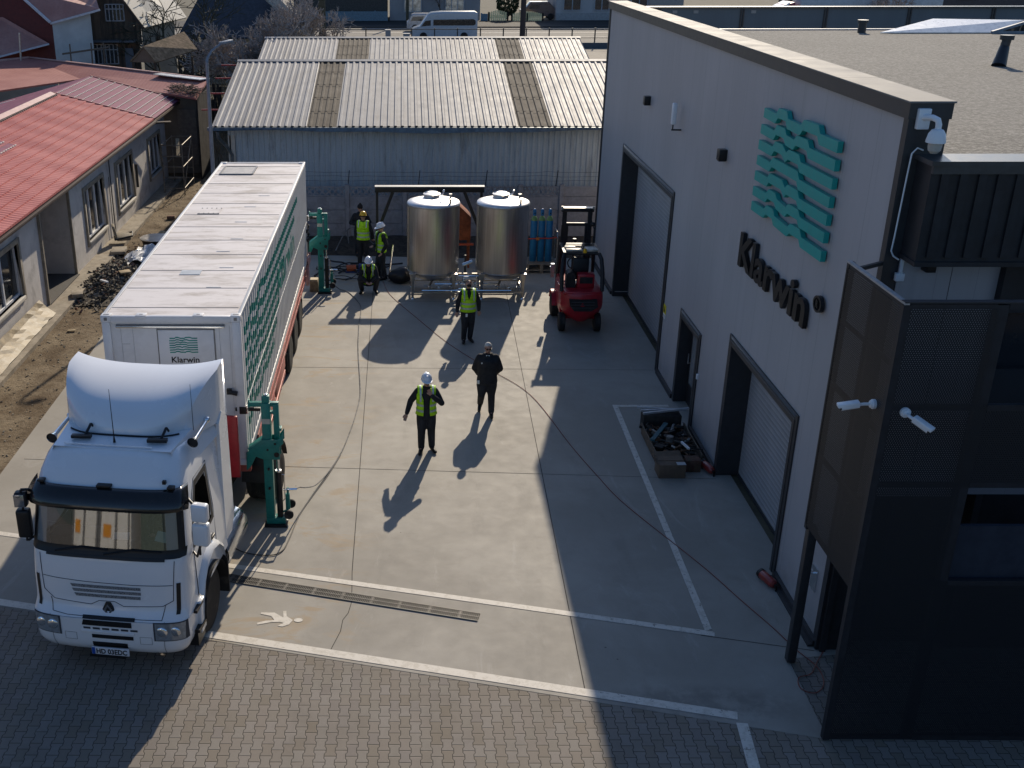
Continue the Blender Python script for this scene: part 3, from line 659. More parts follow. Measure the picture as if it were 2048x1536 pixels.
# gutter with sagging facia, down pipe
b = MB(); 
for i in range(34):
    x0 = -6.95+i*.5; sg = lambda x: .10+.05*sin(x*.45+1.0)+.02*sin(x*1.7)
    b.loft([[(x, 39.30, 3.86), (x, 39.24, 3.83-sg(x)), (x, 39.40, 3.80-sg(x)), (x, 39.44, 3.86)] for x in (x0, x0+.5)], caps=False)
b.build('gutter', gutm, s1)
b = MB(); b.path([(-6.6, 39.3, 3.72), (-6.6, 39.35, 3.5), (-6.35, 39.7, 3.1), (-6.2, 39.78, 2.8), (-6.2, 39.78, .1)], .06, 10); b.build('downpipe', gutm, s1, smooth=True)
b = MB(); b.bar((-6.78, 39.4, 3.84), (-6.78, 46.8, 5.33), .05, .12); b.build('verge_trim', galv, s1)
b = MB(); b.prism([(-6.33, 2.2), (-6.05, 2.2), (-6.05, 3.5), (-6.33, 3.5)], lambda u, v, w: (u, w, v), 39.82, 39.845); b.build('door_edge', mat('pale_flashing', (.5, .45, .38), .6), s1)
s2 = shed('lower corrugated metal shed seen over the ridge of the nearer shed', -7.45, 9.65, 54.4, 3.5, 62, 4.97, [(-3.45, -1.75), (5.0, 6.3)], 68, 4.0, 3.3)
red = mat('red_purlin', (.30, .03, .03), .5)
b = MB()
for t in (.25, .5, .75, .98): b.bar((-7.5, lerp(39.6, 46.8, t), lerp(3.88, 5.30, t)-.06), (-6.75, lerp(39.6, 46.8, t), lerp(3.88, 5.30, t)-.06), .05)
b.build('purlin_end', red, s1)
# ================================================================== precast concrete fence
pre = mat('precast_concrete', (.30, .285, .285), .9, var=.15, vs=4, dirt=(.15, .13, .12), da=.6, ds=2, bump=.4, bs=30)
YFN = 38.9
fence = thing('concrete_fence', 'grey precast concrete panel fence with diamond lattice top along the rear of the yard', 'fence', (1.5, YFN, 0))
xs_ = [-5.9, -4.0, -1.98, .10, 2.18, 4.26, 5.75, 7.6]
for x in xs_:
    b = MB(); b.bx(x-.08, x+.08, YFN-.09, YFN+.07, 0, 1.92); b.build('post', pre, fence, bevel=.012, seg=1)
for i, (x0, x1) in enumerate(zip(xs_, xs_[1:])):
    b = MB()
    for k in range(3): b.bx(x0+.082, x1-.082, YFN-.03, YFN+.03, k*.49+.005, (k+1)*.49-.008)
    if x1 > 5.8: b.bx(x0+.082, x1-.082, YFN-.03, YFN+.03, 1.475, 1.84)
    b.build('panel', pre, fence, bevel=.01, seg=1)
    if x1 < 5.8:
        b = MB(); a0, a1 = x0+.082, x1-.082
        b.bx(a0, a1, YFN-.025, YFN+.025, 1.475, 1.52); b.bx(a0, a1, YFN-.025, YFN+.025, 1.79, 1.84)
        n = 8; w = (a1-a0)/n
        for k in range(n):
            b.bar((a0+k*w, YFN, 1.52), (a0+(k+1)*w, YFN, 1.79), .05, .035, up=(0, 1, 0)); b.bar((a0+k*w, YFN+.012, 1.79), (a0+(k+1)*w, YFN+.012, 1.52), .05, .035, up=(0, 1, 0))
        b.build('lattice', pre, fence)
wire = mat('wire', (.04, .04, .045), .5, .6)
b = MB()
for x in (-1.94, .59, 3.0, 5.53): b.bar((x, YFN, 1.85), (x+.05, YFN-.02, 2.42), .03)
b.build('wire_post', wire, fence)
b = MB(); rnd = random.Random(3)
for z in (2.05, 2.2, 2.35):
    P = [(-3.8+i*.5, YFN+rnd.uniform(-.02, .02), z+rnd.uniform(-.025, .02)) for i in range(23)]; b.path(P, .005, 4)
b.build('barbed_wire', wire, fence)
b = MB(); P = [(3.0+i*.02, YFN+.03+.11*cos(i*.8), 1.78+.11*sin(i*.8)) for i in range(130)]; b.path(P, .004, 4); b.build('razor_coil', wire, fence)
# dirt strip at fence foot
b = MB(); rnd = random.Random(5)
b.grid([[(x*.35-4.2, y, (.04+rnd.uniform(0, .14))*(1 if 36.6 < y < 38.7 else 0)-.01) for x in range(33)] for y in (36.1, 36.5, 37.0, 37.5, 38.0, 38.4, 38.8)])
tag(b.build('earth_strip', mat('dark_earth', (.055, .042, .030), .98, var=.5, vs=6, bump=.8, bs=15), smooth=True), kind='structure')
# ================================================================== black steel frame behind the tanks
fr = thing('steel_portal', 'black steel portal frame with diagonal braces behind the steel tanks', 'frame', (.9, 34.46, 0))
b = MB(); b.bx(-.86, 2.62, 34.36, 34.56, 2.63, 2.80); b.build('beam', sign_k, fr, bevel=.008)
b = MB(); b.bx(-.87, 2.63, 34.34, 34.58, 2.801, 2.82); b.build('beam_cover', capm, fr)
b = MB(); b.bx(-.84, -.76, 34.4, 34.5, 0, 2.63); b.build('upright', sign_k, fr); b = MB(); b.bx(2.5, 2.58, 34.4, 34.5, 0, 2.63); b.build('upright', sign_k, fr)
b = MB(); b.bar((-.78, 34.45, 1.35), (-.3, 34.45, 2.62), .10, .10, up=(0, 1, 0)); b.build('brace', sign_k, fr); b = MB(); b.bar((2.52, 34.45, 1.35), (2.0, 34.45, 2.62), .10, .10, up=(0, 1, 0)); b.build('brace', sign_k, fr)
b = MB(); b.bar((-.8, 34.45, .05), (-.8, 32.6, .05), .08); b.bar((2.54, 34.45, .05), (2.54, 33.4, .05), .08); b.build('foot', sign_k, fr)
# ================================================================== left: long plastered building with red tile-sheet roof
def tile_mat(name, c, c2, course=.35, wave=.19, ax='y', st=.85):
    """pressed metal tiles: waves along the eave (axis ax), steps up the slope"""
    m, g = newmat(name); p = g.pos(); xs = g.xyz(p); u = xs[1] if ax == 'y' else xs[0]; v = xs[0] if ax == 'y' else xs[1]
    fr = g.m('FRACT', g.m('DIVIDE', v, course)); wv = g.m('SINE', g.m('MULTIPLY', u, 2*pi/wave))
    h = g.m('ADD', g.m('MULTIPLY', wv, .35), g.m('MULTIPLY', fr, .9 if ax == 'y' else -.9))
    n = g.noise(p, .6, 6, .65)
    col = g.mix(g.ss(n, .35, .65), c, c2)
    col = g.mix(g.m('MULTIPLY', g.ss(g.noise(p, 7, 5, .7), .48, .7), .3), col, tuple(q*.6 for q in c))
    g.color(col); g.rough(.62); g.b.inputs['Specular IOR Level'].default_value = .25; g.bump(h, st, .05); return m
rt = tile_mat('red_tile_sheet', (.41, .10, .09), (.50, .15, .13), st=.12)
rt2 = tile_mat('faded_red_tile', (.30, .105, .085), (.37, .15, .12), .35, .2, 'x', .10)
pt = mat('purple_sheet', (.20, .065, .105), .75, 0, var=.25, vs=2, spec=.15); ptl, _g = newmat('dashed_batten'); _x = _g.xyz(_g.pos()); _f = _g.m('FRACT', _g.m('DIVIDE', _x[1], .22)); _g.color(_g.mix(_g.ss(_g.m('ABSOLUTE', _g.m('SUBTRACT', _f, .5)), .26, .32), (.72, .68, .60), (.14, .06, .08))); _g.rough(.6)
plas = mat('grey_plaster', (.52, .495, .465), .9, var=.10, vs=1.4, dirt=(.15, .14, .13), da=.5, ds=1.2, bump=.25, bs=25)
plas2 = mat('plaster_beige', (.34, .32, .27), .9, var=.12, vs=1.4, dirt=(.22, .20, .16), da=.6, ds=1.2)
surr = mat('window_surround_stone', (.26, .23, .18), .8, var=.2); upvc = mat('white_frame', (.62, .63, .64), .4, var=.05)
plk = mat('pale_plank', (.36, .28, .17), .8, var=.3, stretch=(1, 5, 1))
lh = thing('plastered_building', 'long low grey plastered building with bright red tile sheet roof along the left edge', 'building', (-10.5, 35, 0))
YW0, YW1 = 14.0, 48.6; DR = (30.65, 33.7, 0, 3.3)
wins = [(35.38, 37.75, .72, 2.42), (39.65, 42.15, .74, 2.42), (45.1, 47.3, .85, 2.34), (25.2, 28.7, 1.02, 2.50), (20.0, 22.5, 1.0, 2.5)]
b = MB(); ys = [YW0, YW1, DR[0], DR[1]]+[w[0] for w in wins]+[w[1] for w in wins]; zs = [0, 3.3]+[w[2] for w in wins]+[w[3] for w in wins]
wall_cells(b, -10.85, -10.5, ys, zs, [DR]+wins); b.build('wall', plas, lh)
b = MB(); b.bx(-10.86, -10.52, YW1, YW1+.15, 0, 3.3); b.bx(-18, -10.86, YW1-.1, YW1+.1, 0, 3.3); b.prism([(-18, 3.3), (-10.5, 3.3), (-14, 4.28)], lambda u, v, w: (u, w, v), YW1-.1, YW1+.1); b.build('end_wall', plas, lh)
for y0, y1, z0, z1 in wins:
    w_ = bpy.data.objects.new('window', None); COL.objects.link(w_); w_.parent = lh; w_.location = (0, (y0+y1)/2-35, z0)
    b = MB(); b.bx(-10.62, -10.44, y0-.14, y0, z0-.14, z1+.14); b.bx(-10.62, -10.44, y1, y1+.14, z0-.14, z1+.14); b.bx(-10.62, -10.44, y0, y1, z1, z1+.14); b.build('surround', surr, w_, bevel=.01)
    b = MB(); b.bx(-10.62, -10.41, y0, y1, z0-.10, z0); b.build('sill', mat('sill_white', (.42, .40, .36), .6), w_, bevel=.01)
    b = MB(); n = 3; a = (y1-y0)/n
    for i in range(n+1): yy = y0+i*a; b.bx(-10.66, -10.57, max(y0, yy-.045), min(y1, yy+.045), z0, z1)
    b.bx(-10.655, -10.575, y0, y1, z0, z0+.08); b.bx(-10.655, -10.575, y0, y1, z1-.08, z1); b.build('frame', upvc, w_, bevel=.006, seg=1)
    b = MB(); b.bx(-10.63, -10.62, y0, y1, z0, z1); b.build('glass', glass_d, w_)
# doorway recess
b = MB(); b.bx(-12.2, -10.851, DR[1]-.001, DR[1]+.1, 0, 3.3); b.bx(-12.2, -10.851, DR[0]-.1, DR[0]+.001, 0, 3.3); b.build('doorway_reveal', plas, lh)
b = MB(); b.bx(-12.3, -12.2, DR[0]-.1, DR[1]+.1, 2.1, 3.3); b.bx(-11.5, -11.42, DR[0], DR[0]+1.7, 1.55, 3.25); b.build('lowered_shutter', mat('dull_grey', (.13, .14, .145), .6, var=.2), lh)
b = MB(); b.bx(-12.25, -12.2, DR[0], DR[1], 0, 2.1); b.build('dark_interior', blk, lh)
b = MB(); b.bx(-12.2, -10.4, DR[0], DR[1], 0.10, .13); b.build('threshold', mat('threshold_dark', (.07, .065, .06), .7), lh)
b = MB(); b.bx(-10.56, -10.42, DR[0]-.08, DR[0]+.01, 0, 3.2); b.bx(-10.55, -10.46, DR[1]-.01, DR[1]+.04, 0, 3.2); b.build('door_jamb', surr, lh)
b = MB(); b.tube((-10.42, 38.6, 0.15), (-10.42, 38.6, 2.9), .02, .02, 6); b.tube((-10.42, 38.3, 0.15), (-10.40, 38.3, 2.3), .012, .012, 6); b.bx(-10.49, -10.40, 42.6, 42.65, 1.0, 1.9); b.build('wall_pipe', anth, lh)
# roof
EX, EZ, RXx, RZ = -10.02, 3.34, -14.0, 4.36
b = MB(); rows = []; ny = 1000; nr = Vector((.25, 0, 1)).normalized()
for k in range(12):
    for t, st_ in ((0, .034), (.5, .017), (.985, .002)):
        s_ = (k+t)/12; rows.append([(lerp(EX, RXx, s_), 13+31.55*j/ny, lerp(EZ, RZ, s_)+st_+.009*sin(2*pi*(13+31.55*j/ny)/.21)) for j in range(ny+1)])
rows.insert(0, [(EX+.0, 13+31.55*j/ny, EZ-.03) for j in range(ny+1)])
b.grid(rows); b.build('tile_roof', rt, lh, smooth=True, angle=50)
b = MB()
N = 132                                                      # scalloped eave edge
b.bx(EX-.20, EX-.02, 13, 44.5, EZ-.08, EZ-.03)
b.build('eave_board', mat('eave_brown', (.10, .07, .05), .8), lh)
b = MB(); b.slab([(EX-.02, 44.55, EZ), (EX-.02, 50.2, EZ), (RXx, 50.2, RZ), (RXx, 44.55, RZ)], .05); b.build('sheet_roof', pt, lh)
b = MB(); b.slab([(-12.35, 31.2, 3.96), (-12.35, 35.2, 3.96), (-13.3, 35.2, 4.21), (-13.3, 31.2, 4.21)], .01)
b.build('sheet_patch', pt, lh)
b = MB()
for i in range(12):
    t = (i+.6)/12; x = lerp(EX, RXx, t); z = lerp(EZ, RZ, t)+.016
    b.box((x, 47.4, z), (.035, 5.4, .025))
for i in range(3):
    t = i/2.2; x = lerp(-12.42, -13.25, t)
    b.box((x, 33.2, lerp(3.99, 4.21, t)+.012), (.035, 3.9, .025))
b.build('sheet_batten', ptl, lh)
b = MB(); b.slab([(RXx, 13, RZ), (RXx, 50.2, RZ), (-19, 50.2, 3.0), (-19, 13, 3.0)], .05); b.build('far_slope', pt, lh)
b = MB(); b.slab([(RXx+.22, 13, RZ+.02), (RXx+.22, 44.3, RZ+.02), (RXx, 44.3, RZ+.10), (RXx, 13, RZ+.10)], .02); b.slab([(RXx, 13, RZ+.10), (RXx, 44.3, RZ+.10), (RXx-.25, 44.3, RZ), (RXx-.25, 13, RZ)], .02); b.build('ridge_cap', mat('ridge_pink', (.50, .30, .25), .5, var=.15), lh)
b = MB()
for i in range(150): b.box((RXx+.26, 13.2+i*.208, RZ-.015), (.07, .09, .05))
b.build('ridge_foam', mat('foam_grey', (.20, .17, .14), .8), lh)
b = MB(); b.bar((EX+.02, 44.6, EZ+.03), (RXx, 44.6, RZ+.03), .06, .04); b.bar((EX, 50.2, EZ+.02), (RXx, 50.2, RZ+.02), .06, .04); b.build('verge_strip', mat('verge_red', (.36, .12, .10), .5), lh)
b = MB(); b.bx(-10.5, -10.02, 13, 50, 3.18, 3.26); b.build('eave_soffit', mat('eave_brown', (.10, .07, .05), .8), lh)
b = MB(); b.bar((-9.97, 13, 3.24), (-9.97, 44.6, 3.24), .10, .09); b.path([(-9.99, 44.5, 3.2), (-9.9, 45.6, 3.05), (-9.8, 46.6, 2.9)], .05, 8); b.build('gutter', mat('gutter_brown', (.055, .04, .035), .75, 0, var=.3, spec=.15), lh, bevel=.015)
# ---------------------------------------------------------------- back outbuilding with broad faded red roof
ob = thing('outbuilding', 'outbuilding with a broad faded red roof behind the long plastered building', 'building', (-12, 53, 0))
b = MB(); b.slab([(-8.99, 51.9, 4.02), (-9.0, 48.5, 3.62), (-15.9, 55.3, 3.62), (-20.3, 61.2, 4.02)], .08); b.slab([(-20.3, 61.2, 4.03), (-15.9, 55.3, 3.62), (-22, 46, 3.55), (-27, 50.5, 4.0)], .08); b.build('roof', rt2, ob)
b = MB(); b.bar((-8.99, 51.9, 4.05), (-20.3, 61.2, 4.06), .14, .05); b.bar((-20.3, 61.2, 4.06), (-27, 50.5, 4.05), .22, .08); b.build('ridge_strip', mat('ridge_pink', (.50, .30, .25), .5), ob)
b = MB(); b.box((-10.4, 52.7, 4.04), (3.4, .6, .04), (0, 0, -.69)); b.build('bright_flashing', mat('flash_white', (.62, .60, .55), .35, .3, var=.2), ob)
b = MB(); b.bx(-12.2, -9.05, 50.2, 50.4, 0, 3.6); b.build('wall', mat('dark_plaster', (.15, .135, .12), .9, var=.2, vs=1.5), ob)
b = MB(); b.bx(-9.06, -9.0, 48.8, 52, 0, 3.6); b.build('shaded_wall', mat('shade_dark_wall', (.045, .04, .036), .95, var=.4, vs=2, spec=.1), ob)  # tree shadow in the gap is painted into this wall's dark colour
b = MB(); b.bx(-10.2, -9.35, 50.12, 50.19, .4, 2.9); b.build('boarded_door', mat('board_grey', (.17, .15, .135), .85, var=.2), ob)
b = MB(); rnd = random.Random(2)
for i in range(240): 
    x, y = rnd.uniform(-10.2, -8.6), 0; x -= .3; y = 48.9+(-9.0-x)*.95+rnd.uniform(-.2, .8); a = rnd.uniform(0, 6); z = 3.66+rnd.uniform(0, .3)
    b.bar((x, y, z), (x+.35*cos(a), y+.35*sin(a), z+rnd.uniform(-.05, .15)), .015)
tag(b.build('dry_twigs', mat('twig_brown', (.10, .08, .06), .9), None), 'dry twigs piled on the corner of the faded red roof', 'twigs', kind='stuff')
# ---------------------------------------------------------------- lamp pole
lp = thing('lamp_pole', 'tall grey street lamp pole rising behind the far left corner of the white container', 'street lamp', (-6.27, 36, 0))
pz = mat('pole_grey', (.22, .235, .26), .5, .3)
b = MB(); b.tube((-6.3, 36, 0), (-6.25, 36, 6.45), .085, .05, 12); b.build('pole', pz, lp, smooth=True)
b = MB(); b.path([(-6.25, 36, 6.45), (-6.22, 36.05, 6.6), (-6.1, 36.2, 6.8), (-5.85, 36.5, 6.98)], [.048, .045, .035, .035], 10); b.build('arm', pz, lp, smooth=True)
b = MB(); b.box((-5.7, 36.68, 7.02), (.20, .48, .09), (.12, 0, -.75)); b.build('lamp_head', pz, lp, bevel=.03)
# ---------------------------------------------------------------- scaffold tower
sf = thing('scaffold_tower', 'small rusty scaffold tower at the far end of the plastered building', 'scaffold', (-9.6, 46.8, 0))
sfm = mat('scaffold_tube', (.24, .21, .17), .6, .3, var=.4)
b = MB()
for x in (-10.05, -9.2):
    for y in (45.6, 47.8): b.tube((x, y, 0), (x, y, 2.15), .025, .025, 6)
b.build('upright', sfm, sf, smooth=True)
b = MB()
for z in (.3, .75, 1.2, 1.65, 2.1):
    b.tube((-10.05, 45.6, z), (-9.2, 45.6, z), .018, .018, 6); b.tube((-10.05, 47.8, z), (-9.2, 47.8, z), .018, .018, 6)
    if z in (.3, 1.2, 2.1): b.tube((-10.05, 45.6, z), (-10.05, 47.8, z), .018, .018, 6); b.tube((-9.2, 45.6, z), (-9.2, 47.8, z), .018, .018, 6)
b.tube((-9.2, 45.6, .3), (-9.2, 47.8, 2.1), .018, .018, 6); b.build('rung', sfm, sf, smooth=True)
b = MB(); b.box((-9.5, 46.3, 1.9), (.15, 1.3, .04), (.4, 0, .2)); b.build('board', plk, sf)
# ================================================================== houses at the upper left
h1 = thing('white_house', 'pale rendered house with tall red gable and pink tiled roof at the top left', 'house', (-19, 62, .3))
wh = mat('house_white', (.50, .51, .50), .85, var=.1, vs=1); rg = mat('gable_red', (.11, .024, .021), .7, var=.15)
pk_ = tile_mat('pink_tile', (.36, .17, .14), (.44, .23, .19), .35, .25, 'x', .15)
# main wing
A = Vector((-19.05, 62.0, 0)); B2 = Vector((-16.9, 63.6, 0))
b = MB(); b.poly([(-19.05, 62, 0), (-17.3, 63.4, 0), (-17.3, 63.4, 6.3), (-19.05, 62, 5.75)]); b.poly([(-17.3, 63.4, 0), (-19.5, 69, 0), (-19.5, 69, 6.4), (-17.3, 63.4, 6.3)]); b.poly([(-22.5, 59.6, 0), (-19.1, 61.95, 0), (-19.1, 61.95, 3.85), (-22.5, 59.6, 3.7)]); b.build('wall', wh, h1)
b = MB(); b.poly([(-19.05, 62.0, 3.6), (-19.05, 62.0, 5.8), (-20.5, 62.4, 7.0), (-23.5, 63, 9), (-26, 62.5, 7), (-24.0, 62.3, 3.6)]); b.build('gable', rg, h1)
b = MB(); b.slab([(-19.1, 61.9, 5.78), (-16.75, 63.3, 6.42), (-18.2, 67, 8.3), (-20.6, 65.4, 7.6), (-21.2, 62.6, 7.55)], .12); b.build('roof', pk_, h1)
b = MB(); b.slab([(-19.3, 61.7, 4.75), (-24.5, 58.0, 3.55), (-27, 62.3, 6.0), (-21.8, 62.3, 6.05)], .1); b.build('lower_roof', pk_, h1)
b = MB(); b.bar((-19.1, 61.85, 5.8), (-21.25, 62.5, 7.6), .14, .10); b.bar((-19.1, 61.85, 5.74), (-16.7, 63.25, 6.36), .12, .10); b.bar((-19.25, 61.65, 4.70), (-24.5, 57.95, 3.5), .12, .08); b.build('fascia', mat('fascia_white', (.55, .54, .56), .5), h1)
b = MB(); b.box((-18.9, 63.6, 6.95), (.35, .9, .08), (.55, .2, .6)); b.build('roof_window', mat('rooflight_white', (.6, .66, .68), .2, .2), h1)
b = MB(); b.tube((-20.4, 60.2, 3.9), (-20.3, 60.2, 5.4), .05, .05, 8); b.build('flue', tks, h1)
sfb = thing('timber_scaffold', 'crooked timber scaffold poles against the pale house wall', 'scaffold', (-17.3, 62, 0)); b = MB()
for x, y in ((-18.2, 61.6), (-17.2, 62.2), (-16.6, 62.5)): b.tube((x, y, 0), (x+.1, y, 4.7), .05, .04, 6)
for z in (2.5, 3.3, 4.2): b.tube((-18.5, 61.4, z), (-16.2, 62.5, z+.25), .05, .05, 6)
b.build('pole', mat('pole_wood', (.16, .12, .09), .9), sfb)
h2 = thing('wooden_house', 'old dark timber gabled house with pale sheet roof behind the outbuilding', 'house', (-16.7, 66, .5))
def plank_mat():
    m, g = newmat('old_planks'); p = g.pos(); xs = g.xyz(p); k = g.m('FLOOR', g.m('DIVIDE', xs[0], .16)); w = g.white(g.comb(k, 1.0))
    c = g.mix(w, (.045, .036, .030), (.15, .105, .075)); c = g.mix(g.m('MULTIPLY', g.ss(g.noise(g.scale(p, (3, 1, .5)), 2, 5, .7), .45, .7), .5), c, (.20, .15, .11)); g.color(c); g.rough(.9); return m
pm = plank_mat()
b = MB(); b.poly([(-18.3, 66, 0), (-15.3, 66, 0), (-15.3, 66, 4.4), (-18.3, 66, 4.4)]); b.poly([(-18.4, 65.8, 4.3), (-15.1, 65.8, 4.3), (-15.1, 65.8, 5.35), (-16.75, 65.8, 7.7), (-18.4, 65.8, 5.35)]); b.build('front_wall', pm, h2)
b = MB(); b.poly([(-15.1, 65.9, 0), (-13.9, 69.5, 0), (-13.9, 69.5, 5.4), (-15.1, 65.9, 5.3)]); b.build('side_wall', plas2, h2)
b = MB(); b.slab([(-14.85, 65.3, 5.25), (-13.2, 70, 5.5), (-15.2, 71, 8.2), (-16.75, 65.3, 7.95)], .1); b.build('roof', mat('pale_sheet', (.42, .39, .33), .6, var=.15, dirt=(.2, .18, .15), da=.5, ds=2, stretch=(4, 1, 1)), h2)
b = MB(); b.slab([(-18.75, 65.3, 5.15), (-16.75, 65.3, 7.95), (-17, 71, 8.2), (-19, 71, 5.3)], .1); b.bar((-18.8, 65.25, 5.1), (-16.75, 65.25, 7.95), .12, .16); b.bar((-14.82, 65.25, 5.2), (-16.75, 65.25, 7.95), .10, .16); b.build('dark_roof', mat('old_wood_dark', (.06, .045, .035), .9), h2)
def gwin(par, x0, x1, z0, z1, y, n=5):
    w_ = bpy.data.objects.new('window', None); COL.objects.link(w_); w_.parent = par; w_.location = (0, 0, 0)
    q = MB(); q.bx(x0, x1, y, y+.04, z0, z1); q.build('glass', glass_d, w_)
    q = MB()
    for i in range(n+1): x = lerp(x0, x1, i/n); q.bx(x-.03, x+.03, y-.03, y, z0, z1)
    for z in (z0, lerp(z0, z1, .72), z1): q.bx(x0, x1, y-.031, y-.001, z-.03, z+.03)
    q.build('frame', mat('old_white', (.35, .36, .38), .6), w_)
gwin(h2, -17.05, -16.0, 5.6, 6.5, 65.74); gwin(h2, -18.0, -16.6, 3.2, 4.3, 65.9, 6)
b = MB(); b.bx(-18.3, -15.4, 65.2, 65.8, 4.45, 4.55); b.bx(-16.1, -15.6, 65.5, 65.6, 2.9, 4.1); b.build('porch_panel', mat('porch_grey', (.12, .13, .15), .7), h2)
b = MB(); b.add([(-14.55, 67.35, 3.7), (-14.42, 67.75, 3.7), (-14.42, 67.75, 4.7), (-14.55, 67.35, 4.7)], [(0, 1, 2, 3)]); b.build('side_window', glass_d, h2)
cn = thing('tiled_canopy', 'small open lean-to with mossy tiled roof beside the timber house', 'shelter', (-12.6, 58, .5))
mt = mat('mossy_tile', (.17, .125, .085), .95, var=.45, vs=5, dirt=(.07, .06, .035), da=.7, ds=2, spec=.1, bump=.6, bs=8)
b = MB(); b.slab([(-13.2, 57.6, 4.95), (-12.55, 57.4, 4.18), (-10.9, 60.2, 4.55), (-11.8, 61.5, 5.35)], .08); b.slab([(-13.2, 57.6, 4.95), (-14.0, 57.8, 4.2), (-12.6, 62, 4.6), (-11.8, 61.5, 5.35)], .08); b.build('roof', mt, cn)
b = MB(); b.poly([(-12.55, 57.5, 4.15), (-13.2, 57.65, 4.9), (-13.95, 57.85, 4.15)]); b.build('gable_board', mat('brown_board', (.16, .11, .08), .85), cn)
b = MB()
for x, y in ((-12.65, 57.6), (-13.85, 57.9), (-11.2, 60.1)): b.bx(x-.05, x+.05, y-.05, y+.05, .2, 4.2)
b.build('post', mat('old_wood_dark', (.06, .045, .035), .9), cn)
h3 = thing('dark_roof_house', 'house with dark slate roof and pale eave band behind the bare tree', 'house', (-11, 82, .9))
b = MB(); b.slab([(-15.5, 78, 3.6), (-7.4, 78, 3.6), (-9.2, 82, 6.8), (-14, 82, 6.8)], .1); b.slab([(-7.4, 78, 3.6), (-6.8, 84, 4.2), (-9.2, 82, 6.8)], .1); b.build('roof', mat('slate_dark', (.045, .048, .058), .7, var=.3, vs=5), h3)
b = MB(); b.slab([(-9.6, 79.8, 6.1), (-7.4, 78.0, 4.35), (-6.9, 78.6, 4.6), (-9.0, 80.6, 6.4)], .08); b.build('pale_eave', mat('pale_old_tile', (.30, .27, .22), .8, var=.4, vs=8), h3)
b = MB(); b.bx(-15, -7.6, 78.6, 84, .5, 3.7); b.build('wall', plas2, h3)
# ================================================================== container on a semitrailer
def white_steel(name, c, dirt, da, rough=.45, str_=(1, .35, 1)):
    m, g = newmat(name); p = g.pos()
    n = g.noise(g.scale(p, str_), 1.3, 7, .7, .5)
    col = g.mix(g.m('MULTIPLY', g.ss(n, .44, .68), da), c, dirt)
    n2 = g.noise(g.scale(p, (.5, 1.6, 1)), 2.6, 7, .75, .5)
    col = g.mix(g.m('MULTIPLY', g.ss(n2, .5, .72), da*.6), col, tuple(q*.6 for q in dirt))
    col = g.mix(g.m('MULTIPLY', g.ss(g.noise(p, 40, 3, .7), .5, .75), .15*da), col, dirt)
    g.color(col); g.rough(g.m('ADD', rough, g.m('MULTIPLY', n, .2))); return m
ctop = white_steel('container_roof_white', (.64, .60, .585), (.33, .285, .25), .8, .6, (.45, 1.5, 1))
cside = white_steel('container_white', (.62, .62, .61), (.40, .38, .35), .30, .4)
cf = white_steel('container_front_white', (.58, .585, .60), (.42, .42, .42), .3, .35)
X0, X1, Y0, Y1, Z0, Z1 = -5.25, -2.81, 17.87, 31.59, 1.25, 4.145
ct = thing('shipping_container', 'long white container with teal wave graphics, carried on the red trailer', 'container', (-4.03, Y0, Z0))
b = MB(); b.bx(X0+.04, X1-.04, Y0+.05, Y1-.03, Z1-.05, Z1-.025); b.build('roof', ctop, ct)
b = MB()
for y in (18.4, 19.55, 20.7, 21.85, 23.0, 24.15, 25.3, 26.45, 27.6, 28.75, 29.9, 31.0): b.bx(X0+.08, X1-.10, y-.008, y+.008, Z1-.025, Z1-.018)
b.build('roof_seam', mat('seam_grey', (.36, .33, .31), .7), ct)
b = MB()
for (x, y) in ((-3.55, 19.6), (-3.5, 20.9), (-3.75, 22.1), (-3.6, 23.1), (-3.72, 24.6), (-3.7, 26.1), (-3.5, 27.3)): b.bx(x-.14, x+.14, y-.012, y+.012, Z1-.025, Z1-.016)
b.build('roof_bracket', cside, ct)
hatch = mat('hatch_grey', (.34, .32, .30), .5, .2, var=.15); hedge = mat('hatch_edge', (.16, .16, .165), .5, .3)
b = MB(); b.bx(-5.02, -4.15, 29.9, 30.95, Z1-.025, Z1-.005); b.build('roof_hatch', hatch, ct)
b = MB()
for (x0, x1, y0, y1) in ((-5.04, -4.13, 29.86, 29.92), (-5.04, -4.13, 30.93, 30.98), (-5.05, -5.0, 29.9, 30.95), (-4.16, -4.11, 29.9, 30.95)): b.bx(x0, x1, y0, y1, Z1-.024, Z1+.008)
b.build('hatch_frame', hedge, ct)
b = MB(); b.bx(-4.85, -4.35, 25.35, 25.95, Z1-.025, Z1-.012)
b.build('roof_cover', ctop, ct)
b = MB(); b.bx(-4.86, -4.34, 25.33, 25.36, Z1-.02, Z1-.004)
for i in range(5):
    for j in (0, 1): b.bx(-4.84+i*.115, -4.815+i*.115, 25.38+j*.5, 25.41+j*.5, Z1-.012, Z1-.004)
b.build('cover_bolt', hedge, ct)
b = MB(); b.bx(-4.35, -3.95, 20.4, 20.7, Z1-.025, Z1-.014); b.build('roof_patch', mat('patch_bluegrey', (.42, .45, .48), .5), ct)
